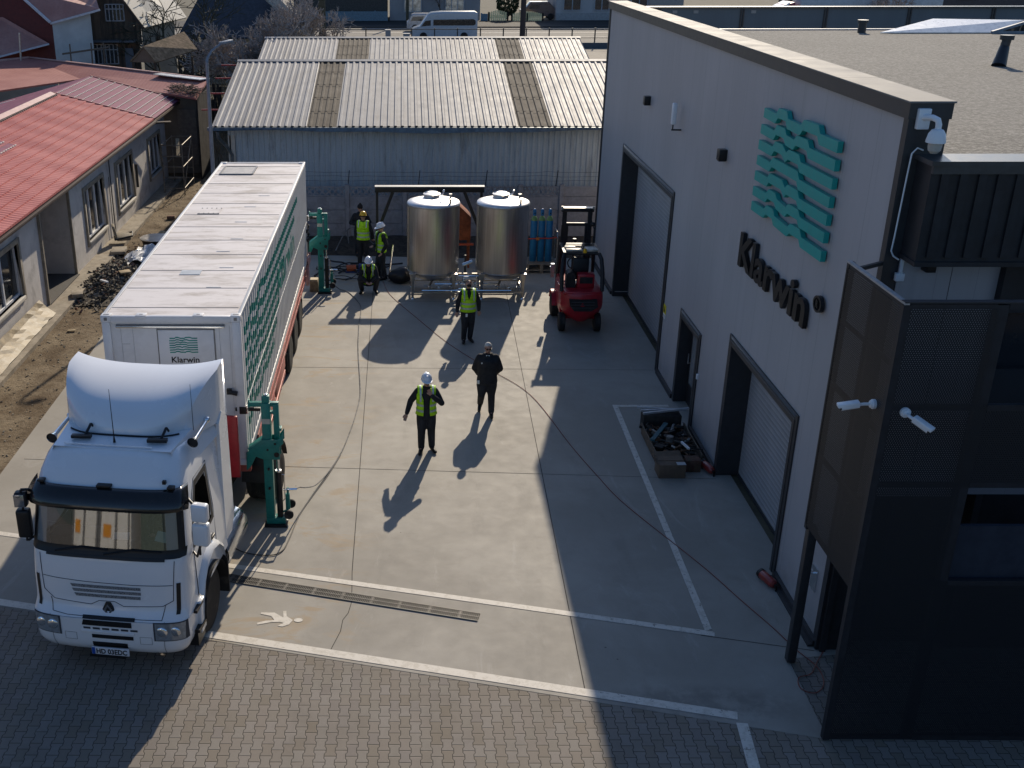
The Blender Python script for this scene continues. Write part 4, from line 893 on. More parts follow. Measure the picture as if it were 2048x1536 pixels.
# rails and posts
b = MB()
for x0, x1 in ((X0, X0+.07), (X1-.07, X1)): b.bx(x0, x1, Y0+.16, Y1-.16, Z1-.10, Z1-.004)
b.build('top_side_rail', cside, ct, bevel=.012)
b = MB()
for x0, x1 in ((X0, X0+.06), (X1-.06, X1)): b.bx(x0, x1, Y0+.16, Y1-.16, Z0, Z0+.17)
b.build('bottom_side_rail', cside, ct, bevel=.008)
b = MB(); b.bx(X0+.17, X1-.17, Y0+.005, Y0+.10, Z1-.14, Z1-.012); b.build('front_top_rail', cf, ct, bevel=.02)
b = MB(); b.bx(X0+.17, X1-.17, Y1-.08, Y1-.005, Z1-.12, Z1-.008); b.bx(X0+.1, X1-.1, Y1-.06, Y1-.03, Z0, Z1-.12); b.build('rear_end', cside, ct)
for x0, x1 in ((X0+.008, X0+.155), (X1-.155, X1-.008)):
    for y0, y1 in ((Y0+.008, Y0+.155), (Y1-.155, Y1-.008)):
        b = MB(); b.bx(x0, x1, y0, y1, Z0+.12, Z1-.12); b.build('corner_post', cf, ct, bevel=.01)
for x0, x1 in ((X0, X0+.175), (X1-.175, X1)):
    for y0, y1 in ((Y0, Y0+.17), (Y1-.17, Y1)):
        b = MB(); b.bx(x0, x1, y0, y1, Z1-.118, Z1); b.bx(x0, x1, y0, y1, Z0, Z0+.118); c_ = b.build('corner_casting', cf, ct, bevel=.006)
        b = MB(); xm, ym = (x0+x1)/2, (y0+y1)/2; b.bx(xm-.05, xm+.05, ym-.03, ym+.03, Z1-.01, Z1+.0015); yy = y0-.0015 if y0 < 20 else y1+.0005
        b.bx(xm-.028, xm+.028, yy, yy+.001, Z1-.09, Z1-.03); b.build('casting_hole', hedge, c_)
for xm in (-4.55, -3.55):
    b = MB(); b.bx(xm-.09, xm+.09, Y0-.004, Y0+.16, Z1-.055, Z1+.006); lb = b.build('lashing_lug', cf, ct, bevel=.005)
    b = MB(); b.bx(xm-.03, xm+.03, Y0+.05, Y0+.09, Z1+.0, Z1+.0075); b.build('lug_hole', hedge, lb)
# front wall
b = MB(); b.bx(X0+.155, X1-.155, Y0+.06, Y0+.09, Z0+.1, Z1-.14); b.build('front_wall', cf, ct)
b = MB(); b.bx(-5.0, -3.1, Y0+.0, Y0+.06, Z1-.225, Z1-.195); b.build('front_gutter', cr, ct, bevel=.004)
b = MB(); b.bx(-5.0, -3.1, Y0+.03, Y0+.06, Z1-.195, Z1-.175); b.build('gutter_shadow_gap', hedge, ct)
b = MB(); b.bx(-4.28, -3.30, Y0+.035, Y0+.06, 1.7, 3.87); dd = b.build('front_door', cf, ct, bevel=.006)
b = MB(); b.bx(-4.30, -4.283, Y0+.05, Y0+.0605, 1.7, 3.89); b.bx(-3.297, -3.28, Y0+.05, Y0+.0605, 1.7, 3.89); b.bx(-4.30, -3.28, Y0+.05, Y0+.0605, 3.872, 3.89); b.build('door_gasket', hedge, dd)
b = MB()
for x in (-4.93, -4.72, -3.20, -3.02): b.bx(x-.003, x+.003, Y0+.055, Y0+.0605, 1.5, 3.95)
b.bx(-4.93, -4.78, Y0+.055, Y0+.0605, 3.60, 3.606); b.bx(-4.93, -4.78, Y0+.055, Y0+.0605, 3.1, 3.106); b.build('panel_seam', mat('seam_light', (.36, .37, .39), .6), ct)
K = .50/3.57
for row in LOGO:
    b = MB()
    for (a, za), (c, zc) in zip(row, row[1:]):
        ux = lambda u: -4.09+(19.64-u)*K; vz = lambda v: 3.74-(7.5-v)*.158
        b.poly([(ux(a), Y0+.033, vz(za)), (ux(c), Y0+.033, vz(zc)), (ux(c), Y0+.033, vz(zc-.15)), (ux(a), Y0+.033, vz(za-.15))])
    b.build('printed_wave', teal_b, dd)
t = text_obj('Klarwin', 'printed_name', sign_k, .155, .001, dd, offset=.003, rot=(pi/2, 0, 0)); wd = max(v.co.x for v in t.data.vertices); t.data.transform(Matrix.Diagonal((.50/wd, 1, 1, 1)))
t.location = Vector((-4.08, Y0+.032, 3.265))-Vector(ct.location)
# corrugated sides
PIT = .278; DEP = .034
def profx(y, X=X1):
    t = ((y-Y0) % PIT)/PIT; s_ = 1 if X == X1 else -1
    if t < .36: d = 0
    elif t < .50: d = (t-.36)/.14
    elif t < .86: d = 1
    else: d = 1-(t-.86)/.14
    return X-s_*(.012+DEP*d)
def brk(y0, y1, extra=()):
    ys = {y0, y1} | {e for e in extra if y0 < e < y1}; k = int((y0-Y0)/PIT)-1
    while Y0+k*PIT < y1:
        for t in (0, .36, .5, .86):
            y = Y0+(k+t)*PIT
            if y0 < y < y1: ys.add(y)
        k += 1
    return sorted(ys)
for X in (X0, X1):
    b = MB(); ys = brk(Y0+.15, Y1-.15)
    b.grid([[(profx(y, X), y, Z0+.15) for y in ys], [(profx(y, X), y, Z1-.095) for y in ys]]); b.build('side_wall', cside, ct)
EXT = [28.9, 27.9, 25.2, 24.4, 23.8, 23.2, 22.6]
for i, row in enumerate(LOGO):
    fy = lambda u: 18.25+(19.64-u)*1.06; fz = lambda v: 3.82-(7.5-v)*1.06
    P = [(fy(u), fz(v)) for u, v in row]; P[-1] = (EXT[i], fz(row[-2][1]))
    ys = brk(P[0][0], P[-1][0], [p[0] for p in P]); b = MB(); top = []; bot = []
    for y in ys:
        for (a, za), (c, zc) in zip(P, P[1:]):
            if a <= y <= c+1e-6: z = lerp(za, zc, (y-a)/(c-a)); break
        top.append((profx(y)+.003, y, z)); bot.append((profx(y)+.003, y, z-.16))
    b.grid([bot, top]); b.build('printed_wave', teal_b, ct)
b = MB(); b.bx(X1-.012, X1-.004, Y0+.16, Y1-.16, 2.39, 2.405); b.build('belt_line', mat('line_white', (.75, .75, .72), .4), ct)
t = text_obj('Klarwin', 'printed_name', teal_b, .95, .001, ct, rot=(pi/2, 0, pi/2)); wd = max(v.co.x for v in t.data.vertices); t.data.transform(Matrix.Diagonal((4.0/wd, 1, 1, 1))); t.location = Vector((X1-.006, 23.6, 2.62))-Vector(ct.location)
b = MB(); b.tube((-3.08, Y0-.05, 2.73), (-2.93, Y0-.05, 2.70), .035, .045, 10); b.bx(-3.12, -3.03, Y0-.05, Y0+.01, 2.68, 2.78); b.build('air_coupling', sign_k, ct)
# semitrailer
tredm = mat('trailer_red', (.33, .075, .06), .45, .1, var=.2, vs=3, dirt=(.36, .22, .18), da=.75, ds=1.4)
rub = mat('tyre_rubber', (.018, .018, .019), .8, var=.3, dirt=(.09, .08, .065), da=.5, ds=5)
rimm = mat('rim_steel', (.42, .42, .43), .35, .7, var=.25, dirt=(.12, .10, .08), da=.5, ds=4)
tr = thing('semitrailer', 'red container chassis semitrailer under the long white container', 'trailer', (-4.03, 25, 0))
b = MB()
b.bx(X1-.10, X1+.02, 19.2, 31.3, 1.06, 1.24); b.bx(X1-.04, X1+.035, 19.2, 31.2, .98, 1.06); b.bx(X0-.02, X0+.10, 19.2, 31.3, 1.06, 1.24)
b.bx(-3.65, -3.5, 18.0, 31.4, .85, 1.24); b.bx(-4.56, -4.41, 18.0, 31.4, .85, 1.24)
for y in (18.1, 20.2, 22.4, 24.6, 27, 29.2, 31.2): b.bx(X0, X1, y, y+.14, 1.0, 1.22)
b.build('chassis_frame', tredm, tr, bevel=.008, seg=1)
b = MB()
for y0, y1 in ((20.2, 22.0), (22.3, 24.2)): b.bx(X1-.02, X1+.02, y0, y1, .70, .96)
b.bx(X1-.02, X1+.02, 20.2, 24.2, .5, .62); b.build('side_guard', tredm, tr, bevel=.01)
b = MB(); b.bx(X1-.05, X1+.06, 31.0, 31.7, 1.15, 1.42); b.bx(X1-.03, X1+.05, 30.9, 31.3, .6, 1.15); b.build('rear_bracket', mat('faded_red', (.55, .30, .27), .5, var=.2), tr, bevel=.015)
def wheel(par, c, r, w, side=1, rimmat=rimm, name='wheel', local=False, hub=True):
    k = bpy.data.objects.new(name, None); COL.objects.link(k); k.parent = par
    o = Vector((0, 0, 0)) if local else Vector(par.location); k.location = Vector(c)-o
    q = MB(); q.lathe([(r*.56, -w*.5), (r*.80, -w*.52), (r*.95, -w*.46), (r, -w*.36), (r, w*.36), (r*.95, w*.46), (r*.80, w*.52), (r*.56, w*.5)], (0, 0, 0), 40, 'x')
    if r > .3:
        for i in range(4): q.lathe([(r*1.001, -w*.33+i*w*.19), (r*1.012, -w*.32+i*w*.19), (r*1.012, -w*.20+i*w*.19), (r*1.001, -w*.19+i*w*.19)], (0, 0, 0), 40, 'x')
    q.build('tyre', rub, k, smooth=True, local=True)
    s_ = side
    q = MB(); q.lathe([(r*.57, -s_*w*.3), (r*.57, s_*w*.46), (r*.54, s_*w*.5), (r*.50, s_*w*.40), (r*.44, s_*w*.20), (r*.24, s_*w*.12), (r*.22, s_*w*.40), (r*.16, s_*w*.46), (0.001, s_*w*.47)], (0, 0, 0), 32, 'x')
    if r > .3:
        for i in range(10): a = 2*pi*i/10; q.tube((s_*w*.14, r*.33*cos(a), r*.33*sin(a)), (s_*w*.24, r*.33*cos(a), r*.33*sin(a)), r*.03, r*.03, 6)
    q.build('rim', rimmat, k, smooth=True, local=True)
    return k
for y in (25.6, 27.0, 28.4):
    wheel(tr, (X1-.16, y, .50), .50, .36, 1); wheel(tr, (X0+.16, y, .50), .50, .36, -1)
    b = MB(); b.tube((X0+.2, y, .5), (X1-.2, y, .5), .07, .07, 10); b.build('axle', blk, tr)
    b = MB(); P = [(X1-.33, y+.62*cos(a), .50+.62*sin(a)) for a in [pi*(.08+.84*i/12) for i in range(13)]]
    b.grid([[(p[0], p[1], p[2]) for p in P], [(X1+.02, p[1], p[2]) for p in P]]); b.build('mudguard', mat('mud_black', (.025, .025, .027), .6, var=.3), tr, smooth=True)
b = MB()
for y in (24.9, 27.7, 29.2): b.bx(X1-.34, X1, y-.01, y+.01, .25, .75)
b.build('mud_flap', rub, tr)
b = MB(); b.bx(-3.2, -3.0, 21.9, 22.1, .0, 1.0); b.bx(-5.0, -4.8, 21.9, 22.1, .0, 1.0); b.bx(-3.3, -2.95, 21.8, 22.2, 0, .04); b.build('landing_leg', hedge, tr)
# strap and hooks hanging at the far end
stp = thing('hanging_strap', 'black strap coil hanging from the far end of the white container side', 'strap', (X1+.05, 30.6, 2.3))
b = MB(); P = [(X1+.03+.03*sin(i*.9), 31.35+.10*cos(i*.7), 2.30-.03*i+.02*sin(i*2.1)) for i in range(16)]; b.path(P, .03, 6); b.path([(X1+.02, 31.4, 2.4), (X1+.02, 31.3, 1.5), (X1+.03, 30.9, 1.25)], .012, 5); b.path([(X1+.02, 31.38, 2.4), (X1+.05, 31.4, 1.3)], .012, 5); b.build('webbing', sign_k, stp, smooth=True)

# ================================================================== tractor unit
cabw = mat('cab_white', (.74, .75, .76), .25, 0, var=.015, vs=1, coat=.6)
blkp = mat('black_plastic', (.014, .014, .015), .4, var=.2)
greyp = mat('grey_seam', (.05, .055, .065), .6)
trk = thing('tractor_truck', 'white cab over tractor truck with black sun visor, parked at the slab edge', 'truck', (-4.36, 13.43, 0), radians(-7.2))
def interp(tab, z):
    if z <= tab[0][0]: return tab[0][1]
    for (a, va), (c, vc) in zip(tab, tab[1:]):
        if z <= c: return lerp(va, vc, (z-a)/(c-a))
    return tab[-1][1]
FT = [(.30, .16), (.38, .05), (.50, 0), (.93, 0.0), (1.0, .06), (1.10, .12), (1.45, .14), (1.70, .17), (1.90, .21), (1.96, .25), (2.74, .44), (2.80, .46), (3.0, .56), (3.18, .72), (3.27, .80), (3.32, .90)]
HT = [(.30, 1.05), (.40, 1.16), (.55, 1.20), (.95, 1.21), (1.05, 1.20), (1.80, 1.19), (2.74, 1.13), (2.95, 1.10), (3.18, 1.03), (3.27, .97), (3.32, .90)]
def F(z): return interp(FT, z)
def HW(z): return interp(HT, z)
CR = .42
def fy_(x, z):
    k = min(1, abs(x)/HW(z)); return F(z)+.03*k*k+CR*(1-(1-k**5)**(1/5.)) if k < 1 else F(z)+.03+CR
def skin(x, z, off=0.0):
    """point on the nose of the cab, pushed outwards by off"""
    e = 1e-3; k = abs(x)/HW(z)
    dydx = (fy_(min(x+e, HW(z)), z)-fy_(max(x-e, -HW(z)), z))/(2*e)
    n = Vector((dydx, -1, 0)); n.normalize()
    return (x+n.x*off, fy_(x, z)+n.y*off, z)
KS = [-1, -.995, -.985, -.965, -.94, -.90, -.85, -.78, -.68, -.55, -.4, -.2, 0, .2, .4, .55, .68, .78, .85, .90, .94, .965, .985, .995, 1]
def ring(z, back, n_side=14):
    h = HW(z); P = [(k*h, fy_(k*h, z), z) for k in KS]
    y0 = F(z)+.03+CR; P2 = [(h, lerp(y0, back, i/n_side), z) for i in range(1, n_side+1)]
    P3 = [(-h, lerp(back, y0, i/n_side), z) for i in range(0, n_side)]
    return P+P2+P3
zs = [.30, .34, .38, .44, .50, .60, .75, .93]
b = MB(); b.loft([ring(z, .92) for z in zs]); b.build('bumper', cabw, trk, smooth=True, local=True, angle=40)
zs = [.94, .97, 1.0, 1.05, 1.10, 1.25, 1.45, 1.6, 1.78, 1.90, 1.96]+[1.96+.078*i for i in range(1, 11)]+[2.80, 2.9, 3.0, 3.1, 3.18, 3.23, 3.27, 3.30, 3.32]
rings = [ring(z, 2.30) for z in zs]
b = MB(); b.loft(rings)
WIN = [(.78, 1.88), (.80, 2.10), (1.12, 2.70), (1.62, 2.70), (1.66, 1.84), (1.2, 1.78)]
def inpoly(px_, py_, P):
    c = False; n = len(P)
    for i in range(n):
        (xa, ya), (xb, yb) = P[i], P[(i+1) % n]
        if (ya > py_) != (yb > py_) and px_ < (xb-xa)*(py_-ya)/(yb-ya)+xa: c = not c
    return c
keep = []
for f in b.f:
    if len(f) == 4:
        c = [sum(b.v[i][k] for i in f)/4 for k in range(3)]
        if 1.99 < c[2] < 2.70 and c[1] < F(c[2])+.05 and abs(c[0]) < 1.02: continue
        if abs(c[0]) > 1.08 and inpoly(c[1], c[2], WIN): continue
    keep.append(f)
b.f = keep; b.mi = [0]*len(keep)
b.build('cab_shell', cabw, trk, smooth=True, local=True, angle=40)
def patch(name, m, x0, x1, z0, z1, off=.006, par=None, nx=16, nz=6, th=0, smooth=True, shape=None):
    q = MB(); rows = []
    for j in range(nz+1):
        z = lerp(z0, z1, j/nz); a, c = (x0, x1) if shape is None else shape(z)
        rows.append([skin(lerp(a, c, i/nx), z, off) for i in range(nx+1)])
    q.grid(rows)
    return q.build(name, m, par or trk, smooth=smooth, local=True, angle=40)
# windscreen
def glass_mat(name, tint, al):
    m, g = newmat(name); g.color(tint); g.rough(.03); g.b.inputs['Specular IOR Level'].default_value = 1.0; g.b.inputs['IOR'].default_value = 2.6
    lw = g.N.new('ShaderNodeLayerWeight'); lw.inputs[0].default_value = .35
    g.val(g.b.inputs['Alpha'], g.m('ADD', al, g.m('MULTIPLY', lw.outputs['Fresnel'], .6)))
    return m
wsg = glass_mat('windscreen_glass', (.02, .035, .032), .42)
ws_ = patch('windscreen', wsg, -1.10, 1.10, 1.99, 2.72, .012, nx=30, nz=10)
patch('screen_surround', blkp, -1.165, 1.165, 1.90, 2.02, .014, nx=34, nz=3)
for s_ in (-1, 1): patch('screen_pillar', blkp, s_*1.06, s_*1.15, 2.0, 2.75, .013, nx=6, nz=10, shape=lambda z, s_=s_: (s_*(HW(z)-.10), s_*(HW(z)-.025)))
b = MB(); b.grid([[skin(x, z, .02) for i, x in enumerate([-.9+.06*k for k in range(31)])] for z in (1.865, 1.95)]); b.build('wiper_cowl', blkp, trk, local=True)
for xa, xb in ((-.75, .05), (.0, .85)):
    b = MB(); b.path([skin(xa, 1.94, .04), skin((xa+xb)/2, 2.02, .035), skin(xb, 2.0, .03)], .014, 6); b.build('wiper', blkp, trk, local=True)
# interior
inn = mat('cab_interior', (.035, .033, .032), .8, var=.3); seatm = mat('seat_fabric', (.05, .055, .07), .9, var=.3)
b = MB(); b.bx(-1.02, 1.02, .62, .95, 1.6, 1.95); b.bx(-.3, .3, .95, 2.2, 1.2, 1.4); b.bx(-1.05, 1.05, .6, 2.25, 1.1, 1.12); b.build('dashboard', inn, trk, local=True, bevel=.03)
b = MB(); b.bx(-1.02, 1.02, 2.15, 2.2, 1.2, 2.75); b.build('rear_trim', inn, trk, local=True)
for s_ in (-1, 1):
    b = MB(); b.box((s_*.62, 1.35, 1.52), (.52, .5, .18)); b.box((s_*.62, 1.66, 1.95), (.5, .16, .8), (-.15, 0, 0)); b.box((s_*.62, 1.72, 2.42), (.28, .12, .2)); b.build('seat', seatm, trk, local=True, bevel=.05)
b = MB(); C = Vector((.62, 1.02, 1.98)); T = Matrix.Rotation(radians(-35), 3, 'X'); P = [C+T @ Vector((.22*cos(a*pi/12), 0, .22*sin(a*pi/12))) for a in range(25)]
T = Matrix.Rotation(radians(55), 3, 'X'); P = [C+T @ Vector((.22*cos(a*pi/12), .22*sin(a*pi/12), 0)) for a in range(25)]
b.path(P, .016, 6); b.path([C+T @ Vector((-.22, 0, 0)), C, C+T @ Vector((.22, 0, 0))], .014, 6); b.path([C, (.62, .85, 1.7)], .02, 6); b.build('steering_wheel', blkp, trk, local=True)
papm = mat('paper_white', (.75, .78, .76), .7); papt = mat('paper_teal', (.35, .60, .62), .7)
b = MB(); b.box((.10, .66, 1.99), (.24, .12, .01), (.5, 0, .1)); b.build('paper', papm, trk, local=True)
b = MB(); b.box((.82, .62, 2.03), (.34, .16, .01), (.7, .1, -.1)); b.build('folder', papt, trk, local=True)
b = MB(); b.box((-.22, .60, 2.47), (.34, .05, .17), (-.3, 0, 0)); b.path([(-.2, .62, 2.52), (.1, .6, 2.62), (.2, .62, 2.7)], .02, 6); b.build('sun_shade', blkp, trk, local=True, bevel=.03)
# visor
b = MB(); rows = []
for t in range(7):
    z = lerp(2.90, 2.62, t/6); rows.append([skin(x, max(z, 2.6), .05+.10*sin(t/6*pi*.55)) for x in [-HW(2.8)*.985+HW(2.8)*1.97*i/30 for i in range(31)]])
b.grid(rows); vz = b.build('sun_visor', mat('visor_black', (.016, .015, .014), .15, var=.1, coat=.5), trk, smooth=True, local=True)
mo = vz.modifiers.new('s', 'SOLIDIFY'); mo.thickness = .012; bpy.context.view_layer.update(); mesh_of(vz)
for x in (-.98, 0, .98):
    b = MB(); b.box((x, F(2.9)-.02+(.06 if x else 0), 2.92), (.22 if x == 0 else .1, .10, .035)); b.build('visor_bracket', blkp, trk, local=True, bevel=.008)
b = MB(); b.box((.88, F(2.95)+.03, 2.99), (.05, .05, .05)); b.build('marker_lamp', blkp, trk, local=True)
# bonnet lines and grilles
def seam(pts, w=.010, off=.004):
    q = MB()
    for (xa, za), (xb, zb) in zip(pts, pts[1:]):
        n = 6; P = [(lerp(xa, xb, i/n), lerp(za, zb, i/n)) for i in range(n+1)]
        q.path([skin(x, z, off-.001) for x, z in P], w*.55, 4, caps=False)
    return q
b = seam([(-1.02, 1.86), (-.98, 1.30), (-.82, 1.16), (-.25, 1.12), (-.12, 1.19), (.12, 1.19), (.25, 1.12), (.84, 1.15), (1.0, 1.24), (1.03, 1.86)])
b2 = seam([(-.98, 1.52), (-.3, 1.49), (.4, 1.48), (1.0, 1.49)]); b.v_off = 0
b.build('bonnet_seam', greyp, trk, local=True); b2.build('bonnet_seam', greyp, trk, local=True)
seam([(-.88, 1.18), (-.84, .99), (-.6, .965), (.84, .965), (.88, 1.17)], .010).build('panel_gap', blkp, trk, local=True)
def mesh_grille():
    m, g = newmat('grille_mesh'); p = g.co(); v = g.voro(p, 55)
    g.color(g.mix(g.ss(v, .25, .42), (.012, .012, .014), (.20, .21, .22))); g.rough(.5); return m
gmm = mesh_grille()
for i, (xa, xb) in enumerate(((-.52, .53), (-.50, .53), (-.47, .52))): patch('grille_slot', gmm, xa, xb, 1.395-i*.075, 1.445-i*.075, .005, nx=12, nz=2, shape=lambda z, xa=xa, xb=xb, i=i: (xa-(z-(1.395-i*.075))*.6, xb))
b = MB()
pts = [(0, .095), (.072, 0), (0, -.095), (-.072, 0)]; hexo = [(-.035, .115), (.035, .115), (.092, 0), (.035, -.115), (-.035, -.115), (-.092, 0)]
b.prism(hexo, lambda u, v, w: (u+.02, w, 1.065+v), .085, .13); em = b.build('emblem', blkp, trk, local=True, bevel=.008)
b = MB(); o4 = [(0, .105), (.072, 0), (0, -.105), (-.072, 0)]; i4 = [(0, .055), (.034, 0), (0, -.055), (-.034, 0)]
for i in range(4):
    j = (i+1) % 4; b.prism([o4[i], o4[j], i4[j], i4[i]], lambda u, v, w: (u+.02, w, 1.065+v), .072, .086)
b.build('diamond', mat('emblem_chrome', (.45, .46, .48), .2, .9), em, local=True)
for s_ in (-1, 1): patch('side_vent', blkp, 0, 0, 1.03, 1.52, .008, nx=4, nz=8, shape=lambda z, s_=s_: (s_*(1.035+.03*(z-1.03)), s_*(1.09+.03*(z-1.03))))
# bumper openings
patch('bumper_opening', blkp, -.36, .44, .94, .985, .012, nx=8, nz=1)
patch('bumper_opening', blkp, -.36, .38, .83, .925, .006, nx=8, nz=2, shape=lambda z: (-.38+(z-.83)*.3, .39))
patch('bumper_opening', blkp, -.24, .40, .615, .68, .006, nx=8, nz=2)
patch('bumper_opening', blkp, -.24, .30, .455, .55, .006, nx=8, nz=2)
b = MB()
for i in range(6): x = -.36+i*.145; b.add([skin(x, .80, .004), skin(x+.11, .80, .004), skin(x+.11, .765, .004), skin(x, .765, .004)], [(0, 1, 2, 3)])
b.build('bumper_slots', greyp, trk, local=True)
b = MB(); b.bx(-.4, .42, -.012, .02, .70, .745); b.build('bumper_bar', cabw, trk, local=True, bevel=.008)
for x in (-.56, .60): seam([(x-.1, .56), (x+.08, .56), (x+.08, .68), (x-.1, .68), (x-.1, .56)], .004).build('hook_cover', greyp, trk, local=True)
seam([(-.82, .31), (-.86, .55), (-.88, .95)], .006).build('bumper_seam', greyp, trk, local=True); seam([(.86, .31), (.86, .55), (.88, .95)], .006).build('bumper_seam', greyp, trk, local=True)
lampg = mat('lamp_lens', (.30, .33, .35), .06, .3, var=.2, vs=10, coat=.8); lampr = mat('lamp_reflector', (.75, .78, .80), .12, .9, var=.1)
for s_ in (-1, 1):
    h = patch('headlight', lampg, 0, 0, .64, .93, .010, nx=18, nz=6, shape=lambda z, s_=s_: (s_*(.74+.0*(z-.6)), s_*(1.15+.05*(z-.6))*(1 if z > .63 else .97)))
    patch('headlight_rim', greyp, 0, 0, .625, .94, .0075, nx=18, nz=4, shape=lambda z, s_=s_: (s_*.715, s_*1.19))
    for x, r in ((.84, .085), (1.03, .08)):
        b = MB(); P = skin(s_*x, .79, .012); b.sph(P, r, 16, 10, (1, .35, 1)); b.build('reflector', lampr, h, smooth=True, local=True)
# number plate
np_ = MB(); np_.bx(-.25, .33, -.055, -.035, .36, .485); np_ = np_.build('number_plate', mat('plate_white', (.62, .63, .66), .4), trk, local=True, bevel=.004)
b = MB(); b.bx(-.245, -.195, -.058, -.0545, .365, .48); b.build('plate_band', mat('plate_blue', (.02, .08, .35), .4), np_, local=True)
t = text_obj('HD 03EDC', 'plate_text', sign_k, .118, .001, np_, offset=.0035, loc=(-.18, -.0565, .38), rot=(pi/2, 0, 0)); wd = max(v.co.x for v in t.data.vertices); t.data.transform(Matrix.Diagonal((.48/wd, 1, 1, 1)))
b = MB(); b.bx(-.3, .26, -.03, .06, .29, .33); b.build('plate_holder', blkp, trk, local=True)
# roof cap lines, spoiler
b = MB(); b.path([(x, F(3.3)+.02+.03*(x/.9)**2+.25*(abs(x)/.95)**6, 3.305) for x in [-.88+.11*i for i in range(17)]], .012, 5); b.build('roof_lip', cabw, trk, local=True, smooth=True)
def cabroof(x, y):  # height of the roof behind the brow
    return 3.32+.04*(y-.9)
b = MB()
rows = []
for y in (.88, 1.2, 1.6, 2.0, 2.32):
    h = lerp(.92, 1.08, (y-.88)/1.44); rows.append([(x*h, y, cabroof(x, y)-(.10 if abs(x) > .99 else 0)-.30*(abs(x) > 1.05)) for x in (-1.1, -1, -.97, -.9, -.5, 0, .5, .9, .97, 1, 1.1)])
b.grid(rows); b.build('roof_panel', cabw, trk, local=True, smooth=True)
SPN = 26
def spo(u, s):    # u -1..1 across, s 0..1 from the foot to the top rear edge
    hw = lerp(.84, 1.20, min(1, s*1.25)); x = u*hw; k = abs(u)
    y = 1.30+.30*k**4*(1-s*.5)+1.35*(1-cos(s*pi/2))*(1-.05*k)
    z = 3.34+(.615+.12*k*k)*sin(s*pi/2)**.92-.05*k**6*(1-s)
    return (x, y, z)
us = [-1+2*i/SPN for i in range(SPN+1)]; ss_ = [i/16 for i in range(17)]
b = MB(); b.grid([[spo(u, s) for u in us] for s in ss_]); sp = b.build('roof_spoiler', cabw, trk, local=True, smooth=True, angle=60)
b = MB()
for e in (-1, 1):
    top = [spo(e, s) for s in ss_]; bot = [(e*lerp(.9, 1.19, min(1, s*1.25)), top[i][1]+.02, lerp(3.30, 3.12, s)) for i, s in enumerate(ss_)]
    b.grid([bot, top])
rear = [spo(u, 1) for u in us]; b.grid([[(p[0], p[1]+.03, 3.15) for p in rear], [(p[0], p[1]+.03, p[2]) for p in rear], rear]); b.build('spoiler_cheek', cabw, trk, local=True, smooth=True, angle=50)
b = MB(); b.path([(x, spo(x, 0)[1]-.02, cabroof(0, spo(x, 0)[1])+.012) for x in [-.85+.085*i for i in range(21)]], .014, 5); b.build('spoiler_seal', blkp, trk, local=True)
for x in (-.55, .62):
    b = MB(); b.box((x, 1.12, 3.38), (.30, .09, .05), (0, 0, .1)); b.bar((x+.05, 1.12, 3.38), (x+.08, 1.32, 3.50), .035); b.bar((x+.08, 1.32, 3.50), (x+.10, 1.36, 3.42), .03); b.build('roof_lamp', blkp, trk, local=True, bevel=.008)
b = MB(); b.lathe([(.022, 0), (.016, .05), (.008, .10), (.004, .85)], (-.02, 1.06, 3.34), 8); b.build('aerial', blkp, trk, local=True)
b = MB(); b.lathe([(.006, 0), (.003, .75)], (1.02, 1.6, 3.35), 6); b.build('aerial', blkp, trk, local=True)
b = MB(); b.bx(-.75, .6, .93, .96, 3.335, 3.352); b.build('roof_trim', cabw, trk, local=True, bevel=.006)
# horns
for x, yy in ((1.10, 1.42), (-1.05, 1.30)):
    b = MB(); b.tube((x+.02, yy+.50, 3.36), (x, yy, 3.30), .028, .035, 14); b.tube((x, yy, 3.30), (x-.005, yy-.12, 3.285), .035, .085, 18, caps=False); b.sph((x+.02, yy+.53, 3.37), .055, 12, 8); b.tube((x, yy, 3.30), (x, yy, 3.2), .02, .02, 8); b.build('air_horn', cr, trk, local=True, smooth=True)
    b = MB(); b.tube((x-.0, yy-.10, 3.287), (x-.0, yy-.105, 3.287), .07, .07, 16); b.build('horn_mouth', blkp, trk, local=True)
